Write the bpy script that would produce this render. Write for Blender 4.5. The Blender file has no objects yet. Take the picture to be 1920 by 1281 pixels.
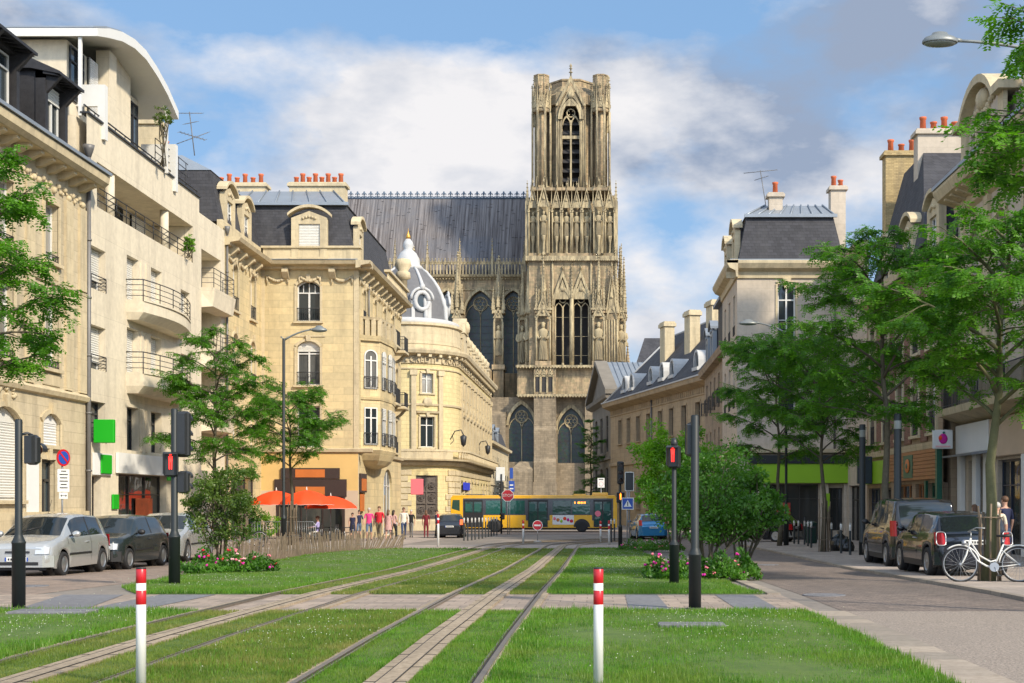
import bpy, math, random
import numpy as np
from mathutils import Matrix, Vector
random.seed(7)
PI = math.pi
SC = bpy.context.scene
COL = SC.collection
# camera geometry of the photograph: focal length in photo pixels, vanishing point of the street, eye height
FP, VX, VY, HC = 2500.0, 1125.0, 941.0, 1.45
GY = [-400, 14, 22, 34, 76, 107, 130, 3000]
GZ = [0, 0, -.08, -.3, -.7, -1.0, -1.0, -1.0]
def zg(y):
    return float(np.interp(y, GY, GZ))
def gp(px, py):
    Y = 30.
    for _ in range(30):
        Y = FP * (HC - zg(Y)) / (py - VY)
    return ((px - VX) * Y / FP, Y, zg(Y))
def at(px, py, Y):
    return ((px - VX) * Y / FP, Y, HC + (VY - py) * Y / FP)
def xa(px, Y): return (px - VX) * Y / FP
def za(py, Y): return HC + (VY - py) * Y / FP
def yx(px, X): return FP * X / (px - VX)
def R(d): return math.radians(d)

# ---------------------------------------------------------------- materials
MATS = {}
def nt_new(name):
    m = bpy.data.materials.new(name); m.use_nodes = True
    nt = m.node_tree; b = nt.nodes['Principled BSDF']
    MATS[name] = m
    return m, nt, b
def N(nt, t, **k):
    n = nt.nodes.new(t)
    for a, v in k.items():
        if a in ('op',): n.operation = v
        elif hasattr(n, a) and not a.startswith('i_'): setattr(n, a, v)
    return n
def L(nt, a, b): nt.links.new(a, b)
def mixc(nt, f, a, b, typ='MIX'):
    n = nt.nodes.new('ShaderNodeMix'); n.data_type = 'RGBA'; n.blend_type = typ
    for s, v in ((n.inputs[0], f), (n.inputs[6], a), (n.inputs[7], b)):
        if hasattr(v, 'is_linked') or isinstance(v, bpy.types.NodeSocket): L(nt, v, s)
        elif isinstance(v, (int, float)): s.default_value = v
        else: s.default_value = (*v, 1)
    return n.outputs[2]
def noise(nt, vec, scale, detail=4, rough=.6, out=0):
    n = nt.nodes.new('ShaderNodeTexNoise'); n.inputs['Scale'].default_value = scale
    n.inputs['Detail'].default_value = detail; n.inputs['Roughness'].default_value = rough
    if vec is not None: L(nt, vec, n.inputs['Vector'])
    return n.outputs[out]
def ramp(nt, f, stops):
    n = nt.nodes.new('ShaderNodeValToRGB'); L(nt, f, n.inputs[0])
    e = n.color_ramp.elements
    while len(e) < len(stops): e.new(.5)
    for i, (p, c) in enumerate(stops):
        e[i].position = p; e[i].color = (c, c, c, 1) if isinstance(c, (int, float)) else (*c, 1)
    return n.outputs[0]
def objco(nt, which='Object'):
    return nt.nodes.new('ShaderNodeTexCoord').outputs[which]
def mapping(nt, vec, sc=(1, 1, 1), rot=(0, 0, 0)):
    n = nt.nodes.new('ShaderNodeMapping'); L(nt, vec, n.inputs[0])
    n.inputs['Scale'].default_value = sc; n.inputs['Rotation'].default_value = rot
    return n.outputs[0]
def bump(nt, b, h, strength=.3, dist=.02):
    n = nt.nodes.new('ShaderNodeBump'); n.inputs['Strength'].default_value = strength
    n.inputs['Distance'].default_value = dist; L(nt, h, n.inputs['Height']); L(nt, n.outputs[0], b.inputs['Normal'])
def dk(c, k): return tuple(x * k for x in c)
def M(name, col, rough=.6, metal=0., var=.18, scale=5., bmp=0., emit=0., coat=0., spec=None):
    if name in MATS: return MATS[name]
    m, nt, b = nt_new(name)
    b.inputs['Roughness'].default_value = rough; b.inputs['Metallic'].default_value = metal
    if coat: b.inputs['Coat Weight'].default_value = coat; b.inputs['Coat Roughness'].default_value = .05
    if spec is not None: b.inputs['Specular IOR Level'].default_value = spec
    if emit:
        b.inputs['Emission Color'].default_value = (*col, 1); b.inputs['Emission Strength'].default_value = emit
    if var:
        co = objco(nt); f = noise(nt, co, scale, 5)
        c = mixc(nt, f, dk(col, 1 - var * 1.3), dk(col, 1 + var))
        L(nt, c, b.inputs['Base Color'])
        if bmp: bump(nt, b, noise(nt, co, scale * 6, 5), bmp)
    else: b.inputs['Base Color'].default_value = (*col, 1)
    return m
def walluv(nt):
    s = nt.nodes.new('ShaderNodeSeparateXYZ'); L(nt, objco(nt), s.inputs[0])
    a = N(nt, 'ShaderNodeMath', op='ADD'); L(nt, s.outputs[0], a.inputs[0]); L(nt, s.outputs[1], a.inputs[1])
    c = nt.nodes.new('ShaderNodeCombineXYZ'); L(nt, a.outputs[0], c.inputs[0]); L(nt, s.outputs[2], c.inputs[1])
    return c.outputs[0], s.outputs[2]
def stone(name, col, bw=1.0, bh=.42, joint=.55, mort=.012, dirt=.35, vary=.13, grime=(.10, .085, .065), bmp=.35, rough=.85, dsc=.35, tint=None, dth=(.47, .72)):
    if name in MATS: return MATS[name]
    m, nt, b = nt_new(name); b.inputs['Roughness'].default_value = rough
    uv, z = walluv(nt)
    br = nt.nodes.new('ShaderNodeTexBrick'); L(nt, uv, br.inputs['Vector'])
    br.inputs['Scale'].default_value = 1; br.inputs['Brick Width'].default_value = bw; br.inputs['Row Height'].default_value = bh
    br.inputs['Mortar Size'].default_value = mort; br.inputs['Mortar Smooth'].default_value = .3
    br.inputs['Color1'].default_value = (*dk(col, 1 - vary), 1); br.inputs['Color2'].default_value = (*dk(tint or col, 1 + vary), 1)
    br.inputs['Mortar'].default_value = (*dk(col, joint), 1)
    fine = noise(nt, objco(nt), 3.5, 6, .7)
    c = mixc(nt, ramp(nt, fine, [(.3, .78), (.7, 1.12)]), (0, 0, 0), br.outputs['Color'])
    c = mixc(nt, 1.0, br.outputs['Color'], ramp(nt, fine, [(.3, .8), (.72, 1.0)]), 'MULTIPLY')
    st = noise(nt, mapping(nt, objco(nt), (dsc * 3.2, dsc * 3.2, dsc * .5)), 1.0, 6, .65)
    f = ramp(nt, st, [(dth[0], 0.), (dth[1], dirt)])
    c = mixc(nt, f, c, grime)
    L(nt, c, b.inputs['Base Color'])
    h = mixc(nt, .5, br.outputs['Fac'], fine)
    inv = N(nt, 'ShaderNodeMath', op='MULTIPLY'); L(nt, br.outputs['Fac'], inv.inputs[0]); inv.inputs[1].default_value = -1.
    ad = N(nt, 'ShaderNodeMath', op='ADD'); L(nt, inv.outputs[0], ad.inputs[0]); L(nt, fine, ad.inputs[1])
    bump(nt, b, ad.outputs[0], bmp, .03)
    return m
def glass(name, col=(.02, .028, .032), rough=.06, curtain=0.):
    if name in MATS: return MATS[name]
    m, nt, b = nt_new(name); b.inputs['Roughness'].default_value = rough
    b.inputs['Specular IOR Level'].default_value = .7
    r = nt.nodes.new('ShaderNodeObjectInfo').outputs['Random']
    if curtain:
        co = mapping(nt, objco(nt), (14, 1, .4)); w = noise(nt, co, 1., 2)
        cc = mixc(nt, w, (.16, .155, .14), (.5, .48, .44))
        f = ramp(nt, r, [(.45, 0.), (.52, curtain)])
        L(nt, mixc(nt, f, col, cc), b.inputs['Base Color'])
    else: L(nt, mixc(nt, r, col, dk(col, 2.)), b.inputs['Base Color'])
    bump(nt, b, noise(nt, objco(nt), 1.3, 2), .12, .05)
    return m

# ---------------------------------------------------------------- mesh builder
class MB:
    def __init__(s, T=None):
        s.v = []; s.f = []; s.mi = []; s.sm = []; s.mats = []; s.T = T; s.cur = 0
    def use(s, m):
        if isinstance(m, str): m = MATS[m]
        if m not in s.mats: s.mats.append(m)
        s.cur = s.mats.index(m); return s
    def add(s, vs, fs, smooth=False):
        o = len(s.v)
        if s.T is not None: vs = [tuple(s.T @ Vector(v)) for v in vs]
        s.v += [tuple(v) for v in vs]
        for f in fs:
            s.f.append(tuple(i + o for i in f)); s.mi.append(s.cur); s.sm.append(smooth)
        return s
    def box(s, x0, y0, z0, x1, y1, z1):
        if x0 > x1: x0, x1 = x1, x0
        if y0 > y1: y0, y1 = y1, y0
        if z0 > z1: z0, z1 = z1, z0
        return s.add([(x0, y0, z0), (x1, y0, z0), (x1, y1, z0), (x0, y1, z0), (x0, y0, z1), (x1, y0, z1), (x1, y1, z1), (x0, y1, z1)],
              [(0, 3, 2, 1), (4, 5, 6, 7), (0, 1, 5, 4), (1, 2, 6, 5), (2, 3, 7, 6), (3, 0, 4, 7)])
    def bx(s, c, d):
        return s.box(c[0] - d[0] / 2, c[1] - d[1] / 2, c[2] - d[2] / 2, c[0] + d[0] / 2, c[1] + d[1] / 2, c[2] + d[2] / 2)
    def cbox(s, x0, y0, z0, x1, y1, z1, c=.01):      # box with chamfered vertical and top edges
        if x0 > x1: x0, x1 = x1, x0
        if y0 > y1: y0, y1 = y1, y0
        def ring(e, z):
            a, b, cc, d = x0 + e, y0 + e, x1 - e, y1 - e
            k = c
            return [(a + k, b, z), (cc - k, b, z), (cc, b + k, z), (cc, d - k, z), (cc - k, d, z), (a + k, d, z), (a, d - k, z), (a, b + k, z)]
        return s.loft([ring(c, z0), ring(0, z0 + c), ring(0, z1 - c), ring(c, z1)])
    def loft(s, rings, closed=True, caps=True, smooth=False):
        n = len(rings[0]); vs = [p for r in rings for p in r]; fs = []
        for i in range(len(rings) - 1):
            for j in range(n if closed else n - 1):
                a = i * n + j; b = i * n + (j + 1) % n
                fs.append((a, b, b + n, a + n))
        s.add(vs, fs, smooth)
        if caps:
            s.add(list(rings[0]), [tuple(range(n))[::-1]]); s.add(list(rings[-1]), [tuple(range(n))])
        return s
    def cyl(s, p0, p1, r0, r1=None, n=10, caps=True, smooth=True):
        r1 = r0 if r1 is None else r1
        a = Vector(p0); b = Vector(p1); d = (b - a)
        if d.length < 1e-6: return s
        q = d.to_track_quat('Z', 'Y')
        ra = []; rb = []
        for k in range(n):
            t = 2 * PI * k / n; o = q @ Vector((math.cos(t), math.sin(t), 0))
            ra.append(tuple(a + o * r0)); rb.append(tuple(b + o * r1))
        return s.loft([ra, rb], True, caps, smooth)
    def tube(s, pts, r, n=6, caps=True, smooth=True):
        rs = r if isinstance(r, (list, tuple)) else [r] * len(pts)
        P = [Vector(p) for p in pts]; rings = []
        up = None
        for i, p in enumerate(P):
            d = (P[min(i + 1, len(P) - 1)] - P[max(i - 1, 0)])
            if d.length < 1e-9: d = Vector((0, 0, 1))
            d.normalize()
            if up is None: up = d.orthogonal().normalized()
            up = (up - d * up.dot(d)); up = up.normalized() if up.length > 1e-6 else d.orthogonal().normalized()
            w = d.cross(up)
            rings.append([tuple(p + (up * math.cos(2 * PI * k / n) + w * math.sin(2 * PI * k / n)) * rs[i]) for k in range(n)])
        return s.loft(rings, True, caps, smooth)
    def lathe(s, cx, cy, prof, n=16, smooth=True, a0=0., sx=1., sy=1.):
        rings = [[(cx + r * sx * math.cos(a0 + 2 * PI * k / n), cy + r * sy * math.sin(a0 + 2 * PI * k / n), z) for k in range(n)] for r, z in prof]
        return s.loft(rings, True, True, smooth)
    def prism(s, poly, z0, z1):
        return s.loft([[(x, y, z0) for x, y in poly], [(x, y, z1) for x, y in poly]])
    def ext(s, poly, y0, y1):          # polygon in (x, z) extruded along y
        return s.loft([[(x, y0, z) for x, z in poly], [(x, y1, z) for x, z in poly]])
    def extx(s, poly, x0, x1):         # polygon in (y, z) extruded along x
        return s.loft([[(x0, y, z) for y, z in poly], [(x1, y, z) for y, z in poly]])
    def ball(s, c, r, n=10, m=6):
        r = (r, r, r) if isinstance(r, (int, float)) else r
        rings = [[(c[0] + r[0] * math.cos(2 * PI * k / n) * math.sin(t), c[1] + r[1] * math.sin(2 * PI * k / n) * math.sin(t), c[2] - r[2] * math.cos(t)) for k in range(n)]
                 for t in [PI * (i + .02) / (m + .04) for i in range(m + 1)]]
        return s.loft(rings, True, True, True)
    def mesh(s, name):
        me = bpy.data.meshes.new(name); me.from_pydata(s.v, [], s.f)
        for m in s.mats: me.materials.append(m)
        if s.f:
            me.polygons.foreach_set('material_index', s.mi); me.polygons.foreach_set('use_smooth', s.sm)
        me.update(); return me
    def build(s, name, parent=None, loc=None, fix=True):
        me = s.mesh(name)
        if fix:
            import bmesh
            bm = bmesh.new(); bm.from_mesh(me); bmesh.ops.remove_doubles(bm, verts=bm.verts, dist=1e-5)
            bmesh.ops.recalc_face_normals(bm, faces=bm.faces); bm.to_mesh(me); bm.free()
        return link(name, me, parent, loc)
def link(name, me, parent=None, loc=None, mat=None):
    o = bpy.data.objects.new(name, me); COL.objects.link(o)
    if parent is not None: o.parent = parent
    if loc is not None: o.location = loc
    if mat is not None: o.matrix_basis = mat
    return o
def tag(o, label, cat, group=None, kind=None):
    o['label'] = label; o['category'] = cat
    if group: o['group'] = group
    if kind: o['kind'] = kind
    return o
def thing(name, label, cat, loc=(0, 0, 0), rz=0, group=None):
    o = bpy.data.objects.new(name, None); COL.objects.link(o); o.location = loc; o.rotation_euler = (0, 0, rz)
    o.empty_display_size = .3
    return tag(o, label, cat, group)
def struct(o): o['kind'] = 'structure'; return o
CH = {}
def dup(root, loc, rz=0., label=None, group=None, scale=None):
    def cp(o, par):
        c = o.copy(); COL.objects.link(c)
        if par is not None: c.parent = par
        for k in [k for k in bpy.data.objects if k.parent == o]: cp(k, c)
        return c
    r = cp(root, None); r.location = loc; r.rotation_euler = (0, 0, rz)
    if scale: r.scale = (scale,) * 3
    if label: r['label'] = label
    if group: r['group'] = group
    return r
def frame(ox, oy, a, oz=0.): return Matrix.Translation((ox, oy, oz)) @ Matrix.Rotation(R(a), 4, 'Z')

# ---------------------------------------------------------------- facades
def head(u0, u1, zt, kind, rise, n=10):
    if kind == 's' or rise <= 0: return [(u0, zt), (u1, zt)]
    zs = zt - rise; w = u1 - u0; c = (u0 + u1) / 2; P = []
    if kind == 'r':
        for i in range(n + 1):
            t = PI - PI * i / n; P.append((c + w / 2 * math.cos(t), zs + rise * math.sin(t)))
    elif kind == 'g':                      # segmental
        hw = w / 2; r = (hw * hw + rise * rise) / (2 * rise); a = math.asin(min(1, hw / r))
        for i in range(n + 1):
            t = -a + 2 * a * i / n; P.append((c + r * math.sin(t), zs + rise - r + r * math.cos(t)))
    else:                                  # pointed
        k = rise / (.866 * w); h = max(3, n // 2)
        for i in range(h + 1):
            t = PI - PI / 3 * i / h; P.append((u1 + w * math.cos(t), zs + w * math.sin(t) * k))
        for i in range(1, h + 1):
            t = PI / 3 - PI / 3 * i / h; P.append((u0 + w * math.cos(t), zs + w * math.sin(t) * k))
    return P
def wall(mb, W, z0, z1, ops, rev=.25, u_start=0., solid=None):
    us = sorted({u_start, W, *[o[0] for o in ops], *[o[1] for o in ops]})
    zs = sorted({z0, z1, *[o[2] for o in ops], *[o[3] for o in ops]})
    us = [u for u in us if u_start - 1e-6 <= u <= W + 1e-6]; zs = [z for z in zs if z0 - 1e-6 <= z <= z1 + 1e-6]
    vs = []; fs = []
    def q(a, b, c, d):
        o = len(vs); vs.extend([a, b, c, d]); fs.append((o, o + 1, o + 2, o + 3))
    for i in range(len(us) - 1):
        for j in range(len(zs) - 1):
            a, b, c, d = us[i], us[i + 1], zs[j], zs[j + 1]
            cu, cz = (a + b) / 2, (c + d) / 2
            if any(o[0] < cu < o[1] and o[2] < cz < o[3] for o in ops): continue
            q((a, 0, c), (b, 0, c), (b, 0, d), (a, 0, d))
    for o in ops:
        u0, u1, a, b, kind, rise = o[:6]; hp = head(u0, u1, b, kind, rise); zsp = hp[0][1]
        q((u0, 0, a), (u0, rev, a), (u0, rev, zsp), (u0, 0, zsp)); q((u1, 0, a), (u1, 0, zsp), (u1, rev, zsp), (u1, rev, a))
        q((u0, 0, a), (u1, 0, a), (u1, rev, a), (u0, rev, a))
        for k in range(len(hp) - 1):
            (x0, p0), (x1, p1) = hp[k], hp[k + 1]
            q((x0, 0, p0), (x0, rev, p0), (x1, rev, p1), (x1, 0, p1))
            if len(hp) > 2: q((x0, 0, p0), (x1, 0, p1), (x1, 0, b), (x0, 0, b))
    mb.add(vs, fs)
WM = {}
def winmesh(w, h, kind, rise, style, fm, pm):
    key = (round(w, 2), round(h, 2), kind, round(rise, 2), style, fm, pm)
    if key in WM: return WM[key]
    a = MB().use(fm); hp = head(-w / 2, w / 2, h, kind, rise); out = [(-w / 2, 0)] + hp + [(w / 2, 0)]
    t = .07 if style != 'door' else .11; cx, cz = 0, h / 2
    inn = [(x * (1 - 2 * t / w), cz + (z - cz) * (1 - 2 * t / h)) for x, z in out]
    n = len(out)
    for i in range(n):
        j = (i + 1) % n
        o, p, q_, r_ = out[i], out[j], inn[j], inn[i]
        a.add([(o[0], 0, o[1]), (p[0], 0, p[1]), (q_[0], 0, q_[1]), (r_[0], 0, r_[1]), (q_[0], .05, q_[1]), (r_[0], .05, r_[1])], [(0, 1, 2, 3), (3, 2, 4, 5)])
    hw = w / 2 - t
    if style in ('case', 'tall', 'dark'):
        a.box(-.045, -.012, t, .045, .05, h - max(rise, 0) - t * .5 if rise else h - t)
        zt = h * .72
        a.box(-hw, -.008, zt - .035, hw, .05, zt + .035)
        if style == 'tall': a.box(-hw, 0, h * .36 - .02, hw, .04, h * .36 + .02)
    if style == 'multi':
        for k in (1, 2, 3): a.box(-w / 2 + w * k / 4 - .02, 0, h * .7, -w / 2 + w * k / 4 + .02, .05, h - rise * (.3 if k == 2 else .75) - .03)
        a.box(-hw, -.01, h * .69, hw, .05, h * .69 + .07); a.box(-.05, -.012, t, .05, .05, h * .69)
    if style == 'door':
        a.box(-.05, -.02, t, .05, .06, h * .8); a.box(-hw, -.02, h * .78, hw, .06, h * .78 + .09); a.box(-hw, .0, t, hw, .05, h * .3)
    if style == 'shop':
        for k in (1, 2): a.box(-w / 2 + w * k / 3 - .03, -.01, t, -w / 2 + w * k / 3 + .03, .05, h - t)
        a.box(-hw, -.008, h * .74, hw, .05, h * .74 + .05)
    me = a.mesh('window'); g = MB().use(pm)
    g.ext([(x * .985, .01 + z * .99) for x, z in out], .055, .075); pe = g.mesh('pane')
    WM[key] = (me, pe); return WM[key]
SHM = {}
def shutmesh(w, h, kind, rise, q, m):
    key = (round(w, 2), round(h, 2), kind, round(rise, 2), q, m)
    if key in SHM: return SHM[key]
    s = MB().use(m); hp = head(-w / 2 * .97, w / 2 * .97, h * .995, kind, rise); zb = h * (1 - q)
    if rise > 0 and kind != 's':
        s.ext([(x, z) for x, z in hp if z > zb], -.05, -.01) if hp[0][1] > zb else None
    zt = hp[0][1]; k = max(1, int((zt - zb) / .09)); dz = (zt - zb) / k
    for i in range(k):
        z = zb + i * dz
        s.add([(-w * .48, -.02, z), (w * .48, -.02, z), (w * .48, -.045, z + dz * .5), (-w * .48, -.045, z + dz * .5), (w * .48, -.02, z + dz * .94), (-w * .48, -.02, z + dz * .94)], [(0, 1, 2, 3), (3, 2, 4, 5)])
    s.box(-w * .48, -.05, zb - .03, w * .48, -.01, zb + .01)
    SHM[key] = s.mesh('shutter'); return SHM[key]
RLM = {}
def railmesh(w, h, d, style, m, bow=0.):
    key = (round(w, 2), h, d, style, m, bow)
    if key in RLM: return RLM[key]
    s = MB().use(m); P = []
    n = 8
    if bow:
        for i in range(n + 1):
            t = i / n; P.append((-w / 2 + w * t, -d - bow * math.sin(PI * t)))
        P = [(-w / 2, 0)] + P + [(w / 2, 0)]
    elif d > .05: P = [(-w / 2, 0), (-w / 2, -d), (w / 2, -d), (w / 2, 0)]
    else: P = [(-w / 2, -d), (w / 2, -d)]
    zs = [h, .08] if style == 'v' else [h, h * .75, h * .5, h * .25]
    for z in zs: s.tube([(x, y, z) for x, y in P], .022 if z == h else .013, 5)
    for i in range(len(P) - 1):
        a, b = Vector(P[i]), Vector(P[i + 1]); l = (b - a).length; k = max(1, int(l / (.11 if style == 'v' else .9)))
        for j in range(k + (i == len(P) - 2)):
            p = a.lerp(b, j / k); s.cyl((p.x, p.y, 0), (p.x, p.y, h), .010 if style == 'v' else .02, n=4, caps=False)
    if style == 'v' and w < 4:
        c = w / 2
        s.tube([(c * math.cos(t) * .3, -d, h * .5 + h * .3 * math.sin(t)) for t in [2 * PI * i / 10 for i in range(11)]], .014, 4)
    RLM[key] = s.mesh('railing'); return RLM[key]

class Bld:
    def __init__(s, name, label, X, Y, z=None, cat='building'):
        s.o = (X, Y, zg(Y) if z is None else z); s.root = thing(name, label, cat, s.o); s.I = Matrix.Translation([-c for c in s.o])
    def mb(s, Fm=None, m=None):
        b = MB(s.I @ Fm if Fm is not None else s.I)
        if m: b.use(m)
        return b
    def part(s, b, name, label=None):
        o = b.build(name, s.root)
        if label: o['label'] = label
        return o
    def win(s, Fm, u0, u1, zb, zt, kind='s', rise=0., style='case', fm='white_paint', pm='win_glass', inset=.16, shutter=0., sm='shutter_white', rail=0., rd=.02, rs='v', name='window'):
        w, h = u1 - u0, zt - zb; me, pe = winmesh(w, h, kind, rise, style, fm, pm)
        mat = s.I @ Fm @ Matrix.Translation(((u0 + u1) / 2, inset, zb))
        o = link(name, me, s.root, mat=mat); link('pane', pe, o)
        if shutter: link('shutter', shutmesh(w, h, kind, rise, shutter, sm), o)
        if rail: link('railing', railmesh(w, rail, inset + rd, rs, 'iron'), o)
        return o
def orow(centers, w, zb, zt, kind='s', rise=0.): return [(c - w / 2, c + w / 2, zb, zt, kind, rise) for c in centers]
def course(b, u0, u1, z, prof):           # string course / cornice: prof = [(out, dz)...] polygon in (y, z)
    b.extx([(-o, z + dz) for o, dz in prof], u0, u1)
# ---------------------------------------------------------------- camera, sky, sun
cam = bpy.data.cameras.new('camera'); co_ = bpy.data.objects.new('camera', cam); COL.objects.link(co_)
co_.location = (0, 0, HC); co_.rotation_euler = (PI / 2, 0, 0)
cam.sensor_width = 36; cam.lens = FP / 1920 * 36; cam.shift_x = -(VX - 960) / 1920; cam.shift_y = (VY - 640.5) / 1920
cam.clip_end = 6000; cam.clip_start = .1
SC.camera = co_
SUN_EL, SUN_AZ = 34., 48.      # azimuth: degrees to the right of straight behind the camera
sd = Vector((math.sin(R(SUN_AZ)) * math.cos(R(SUN_EL)), -math.cos(R(SUN_AZ)) * math.cos(R(SUN_EL)), math.sin(R(SUN_EL))))
sl = bpy.data.lights.new('sun', 'SUN'); sl.energy = 4.0; sl.angle = R(4); sl.color = (1., .88, .70)
so = bpy.data.objects.new('sun', sl); COL.objects.link(so); so.rotation_euler = sd.to_track_quat('Z', 'Y').to_euler(); so.location = (20, -20, 60)
w = bpy.data.worlds.new('World'); SC.world = w; w.use_nodes = True
nt = w.node_tree; bg = nt.nodes['Background']
sky = nt.nodes.new('ShaderNodeTexSky'); sky.sky_type = 'NISHITA'; sky.sun_disc = False
sky.sun_elevation = R(SUN_EL); sky.sun_rotation = math.atan2(sd.x, sd.y); sky.ozone_density = 2.0; sky.dust_density = .6
tc = nt.nodes.new('ShaderNodeTexCoord'); sp = nt.nodes.new('ShaderNodeSeparateXYZ'); L(nt, tc.outputs['Generated'], sp.inputs[0])
def mth(op, a, b=None, c=None):
    n = nt.nodes.new('ShaderNodeMath'); n.operation = op
    for i, v in enumerate((a, b, c)):
        if v is None: continue
        if isinstance(v, (int, float)): n.inputs[i].default_value = v
        else: L(nt, v, n.inputs[i])
    return n.outputs[0]
dz = mth('ADD', mth('MAXIMUM', sp.outputs[2], 0.), .16)
cmb = nt.nodes.new('ShaderNodeCombineXYZ')
L(nt, sp.outputs[0], cmb.inputs[0]); L(nt, sp.outputs[1], cmb.inputs[1]); L(nt, mth('MULTIPLY', sp.outputs[2], 1.9), cmb.inputs[2])
n1 = noise(nt, mapping(nt, cmb.outputs[0], (1, 1, 1), (.3, .0, .4)), 6.5, 8, .56)
n2 = noise(nt, mapping(nt, cmb.outputs[0], (1, .8, 1)), 2.6, 3, .5)
def blob(px, py, rx, ry):       # soft angular bank of cloud / clear sky around a compass direction
    d = Vector(((px - VX) / FP, 1, (VY - py) / FP)).normalized()
    gx = mth('DIVIDE', mth('SUBTRACT', sp.outputs[0], d.x), rx / FP); gz = mth('DIVIDE', mth('SUBTRACT', sp.outputs[2], d.z), ry / FP)
    r2 = mth('ADD', mth('MULTIPLY', gx, gx), mth('MULTIPLY', gz, gz))
    return mth('MULTIPLY', mth('POWER', 2.718, mth('MULTIPLY', r2, -1.)), mth('GREATER_THAN', sp.outputs[1], 0.))
cov = mth('ADD', n1, mth('MULTIPLY', mth('SUBTRACT', n2, .5), .5))
for (px, py, rx, ry, k) in [(700, 200, 420, 190, .15), (1560, 300, 420, 190, .09), (1300, 640, 300, 110, .12), (250, 40, 260, 70, .02),
                            (620, 10, 420, 50, -.20), (1150, 10, 300, 60, -.16), (420, 60, 120, 80, -.12), (1260, 420, 150, 130, -.03), (1150, 160, 120, 90, -.02), (330, 230, 90, 60, -.05), (1700, 60, 300, 120, .10)]:
    cov = mth('ADD', cov, mth('MULTIPLY', blob(px, py, rx, ry), k))
mask = ramp(nt, cov, [(.42, 0.), (.62, 1.)])
n3 = noise(nt, mapping(nt, cmb.outputs[0], (1.1, 1.6, 1.2)), 7.5, 7, .55)
dark = mth('MULTIPLY', blob(1600, 130, 330, 170), 1.)
shade = mth('ADD', mth('MULTIPLY', mth('SUBTRACT', n3, .5), 3.6), .34)
shade = mth('ADD', shade, mth('MULTIPLY', dark, .80))
cc = ramp(nt, shade, [(0., (6.6, 6.5, 6.6)), (.5, (4.9, 5.1, 5.6)), (1., (2.4, 2.95, 4.0))])
skc = mixc(nt, .62, sky.outputs[0], (2.1, 3.85, 6.4))
# added soft fill light: unseen sky behind the camera is scaled up brighter
bk_fill = mth('ADD', 1., mth('MULTIPLY', mth('MAXIMUM', mth('SUBTRACT', .25, sp.outputs[1]), 0.), 1.25))
fin = nt.nodes.new('ShaderNodeVectorMath'); fin.operation = 'SCALE'; L(nt, mixc(nt, mask, skc, cc), fin.inputs[0]); L(nt, bk_fill, fin.inputs['Scale'])
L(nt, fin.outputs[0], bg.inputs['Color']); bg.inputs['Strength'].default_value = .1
SC.view_settings.view_transform = 'Standard'; SC.view_settings.look = 'None'; SC.view_settings.exposure = .47; SC.view_settings.gamma = 1
SC.cycles.max_bounces = 6; SC.cycles.transparent_max_bounces = 8; SC.cycles.diffuse_bounces = 3; SC.cycles.glossy_bounces = 3
SC.cycles.caustics_reflective = False; SC.cycles.caustics_refractive = False
SC.cycles.use_denoising = True

# ---------------------------------------------------------------- shared materials
M('white_paint', (.64, .635, .60), .45, var=.06)
M('shutter_white', (.66, .65, .60), .55, var=.08, scale=2)
M('iron', (.03, .032, .036), .5, .2, var=.2)
M('zinc', (.27, .30, .33), .42, .35, var=.22, scale=.9, bmp=.08)
M('terracotta', (.55, .13, .05), .8, var=.25, scale=4)
M('black_paint', (.010, .015, .016), .55, 0, var=.25, scale=3)
M('dark_wood', (.035, .03, .026), .5, var=.3)
M('pipe_grey', (.16, .155, .15), .5, .2, var=.2)
M('asphalt_dark', (.05, .048, .046), .9)
M('concrete', (.36, .33, .29), .9, var=.15, scale=3, bmp=.3)
glass('win_glass', curtain=.8)
glass('win_dark')
glass('shop_glass', (.03, .032, .03), .05)
M('white_plaster', (.70, .70, .68), .7, var=.08, scale=1)
stone('stone_old', (.56, .47, .31), 1.1, .40, .72, .008, .48, .05, tint=(.58, .49, .33))
stone('stone_modern', (.70, .62, .47), 2.4, 1.55, .72, .006, .30, .03, grime=(.16, .13, .10), dsc=.30)
stone('stone_corner', (.62, .51, .295), 1.25, .42, .70, .009, .34, .09, tint=(.64, .51, .28))
stone('stone_ornate', (.70, .58, .30), .9, .36, .62, .012, .22, .05)
stone('stone_trim', (.60, .50, .32), 1.6, .6, .75, .006, .42, .05, grime=(.13, .11, .085), dsc=.6)
stone('stone_cream', (.55, .47, .37), 1.9, .62, .8, .007, .25, .05)
stone('stone_brown', (.36, .27, .18), .9, .36, .7, .01, .5, .12)
stone('stone_palace', (.42, .32, .20), 1.1, .42, .72, .01, .45, .08)
stone('brick_wall', (.20, .10, .065), .24, .075, 1.5, .010, .4, .25)
stone('brick_yellow', (.46, .34, .16), .24, .075, .7, .010, .5, .2)
stone('slate', (.045, .045, .052), .32, .17, .45, .008, .35, .22, grime=(.09, .088, .09), rough=.8, bmp=.5)
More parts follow.
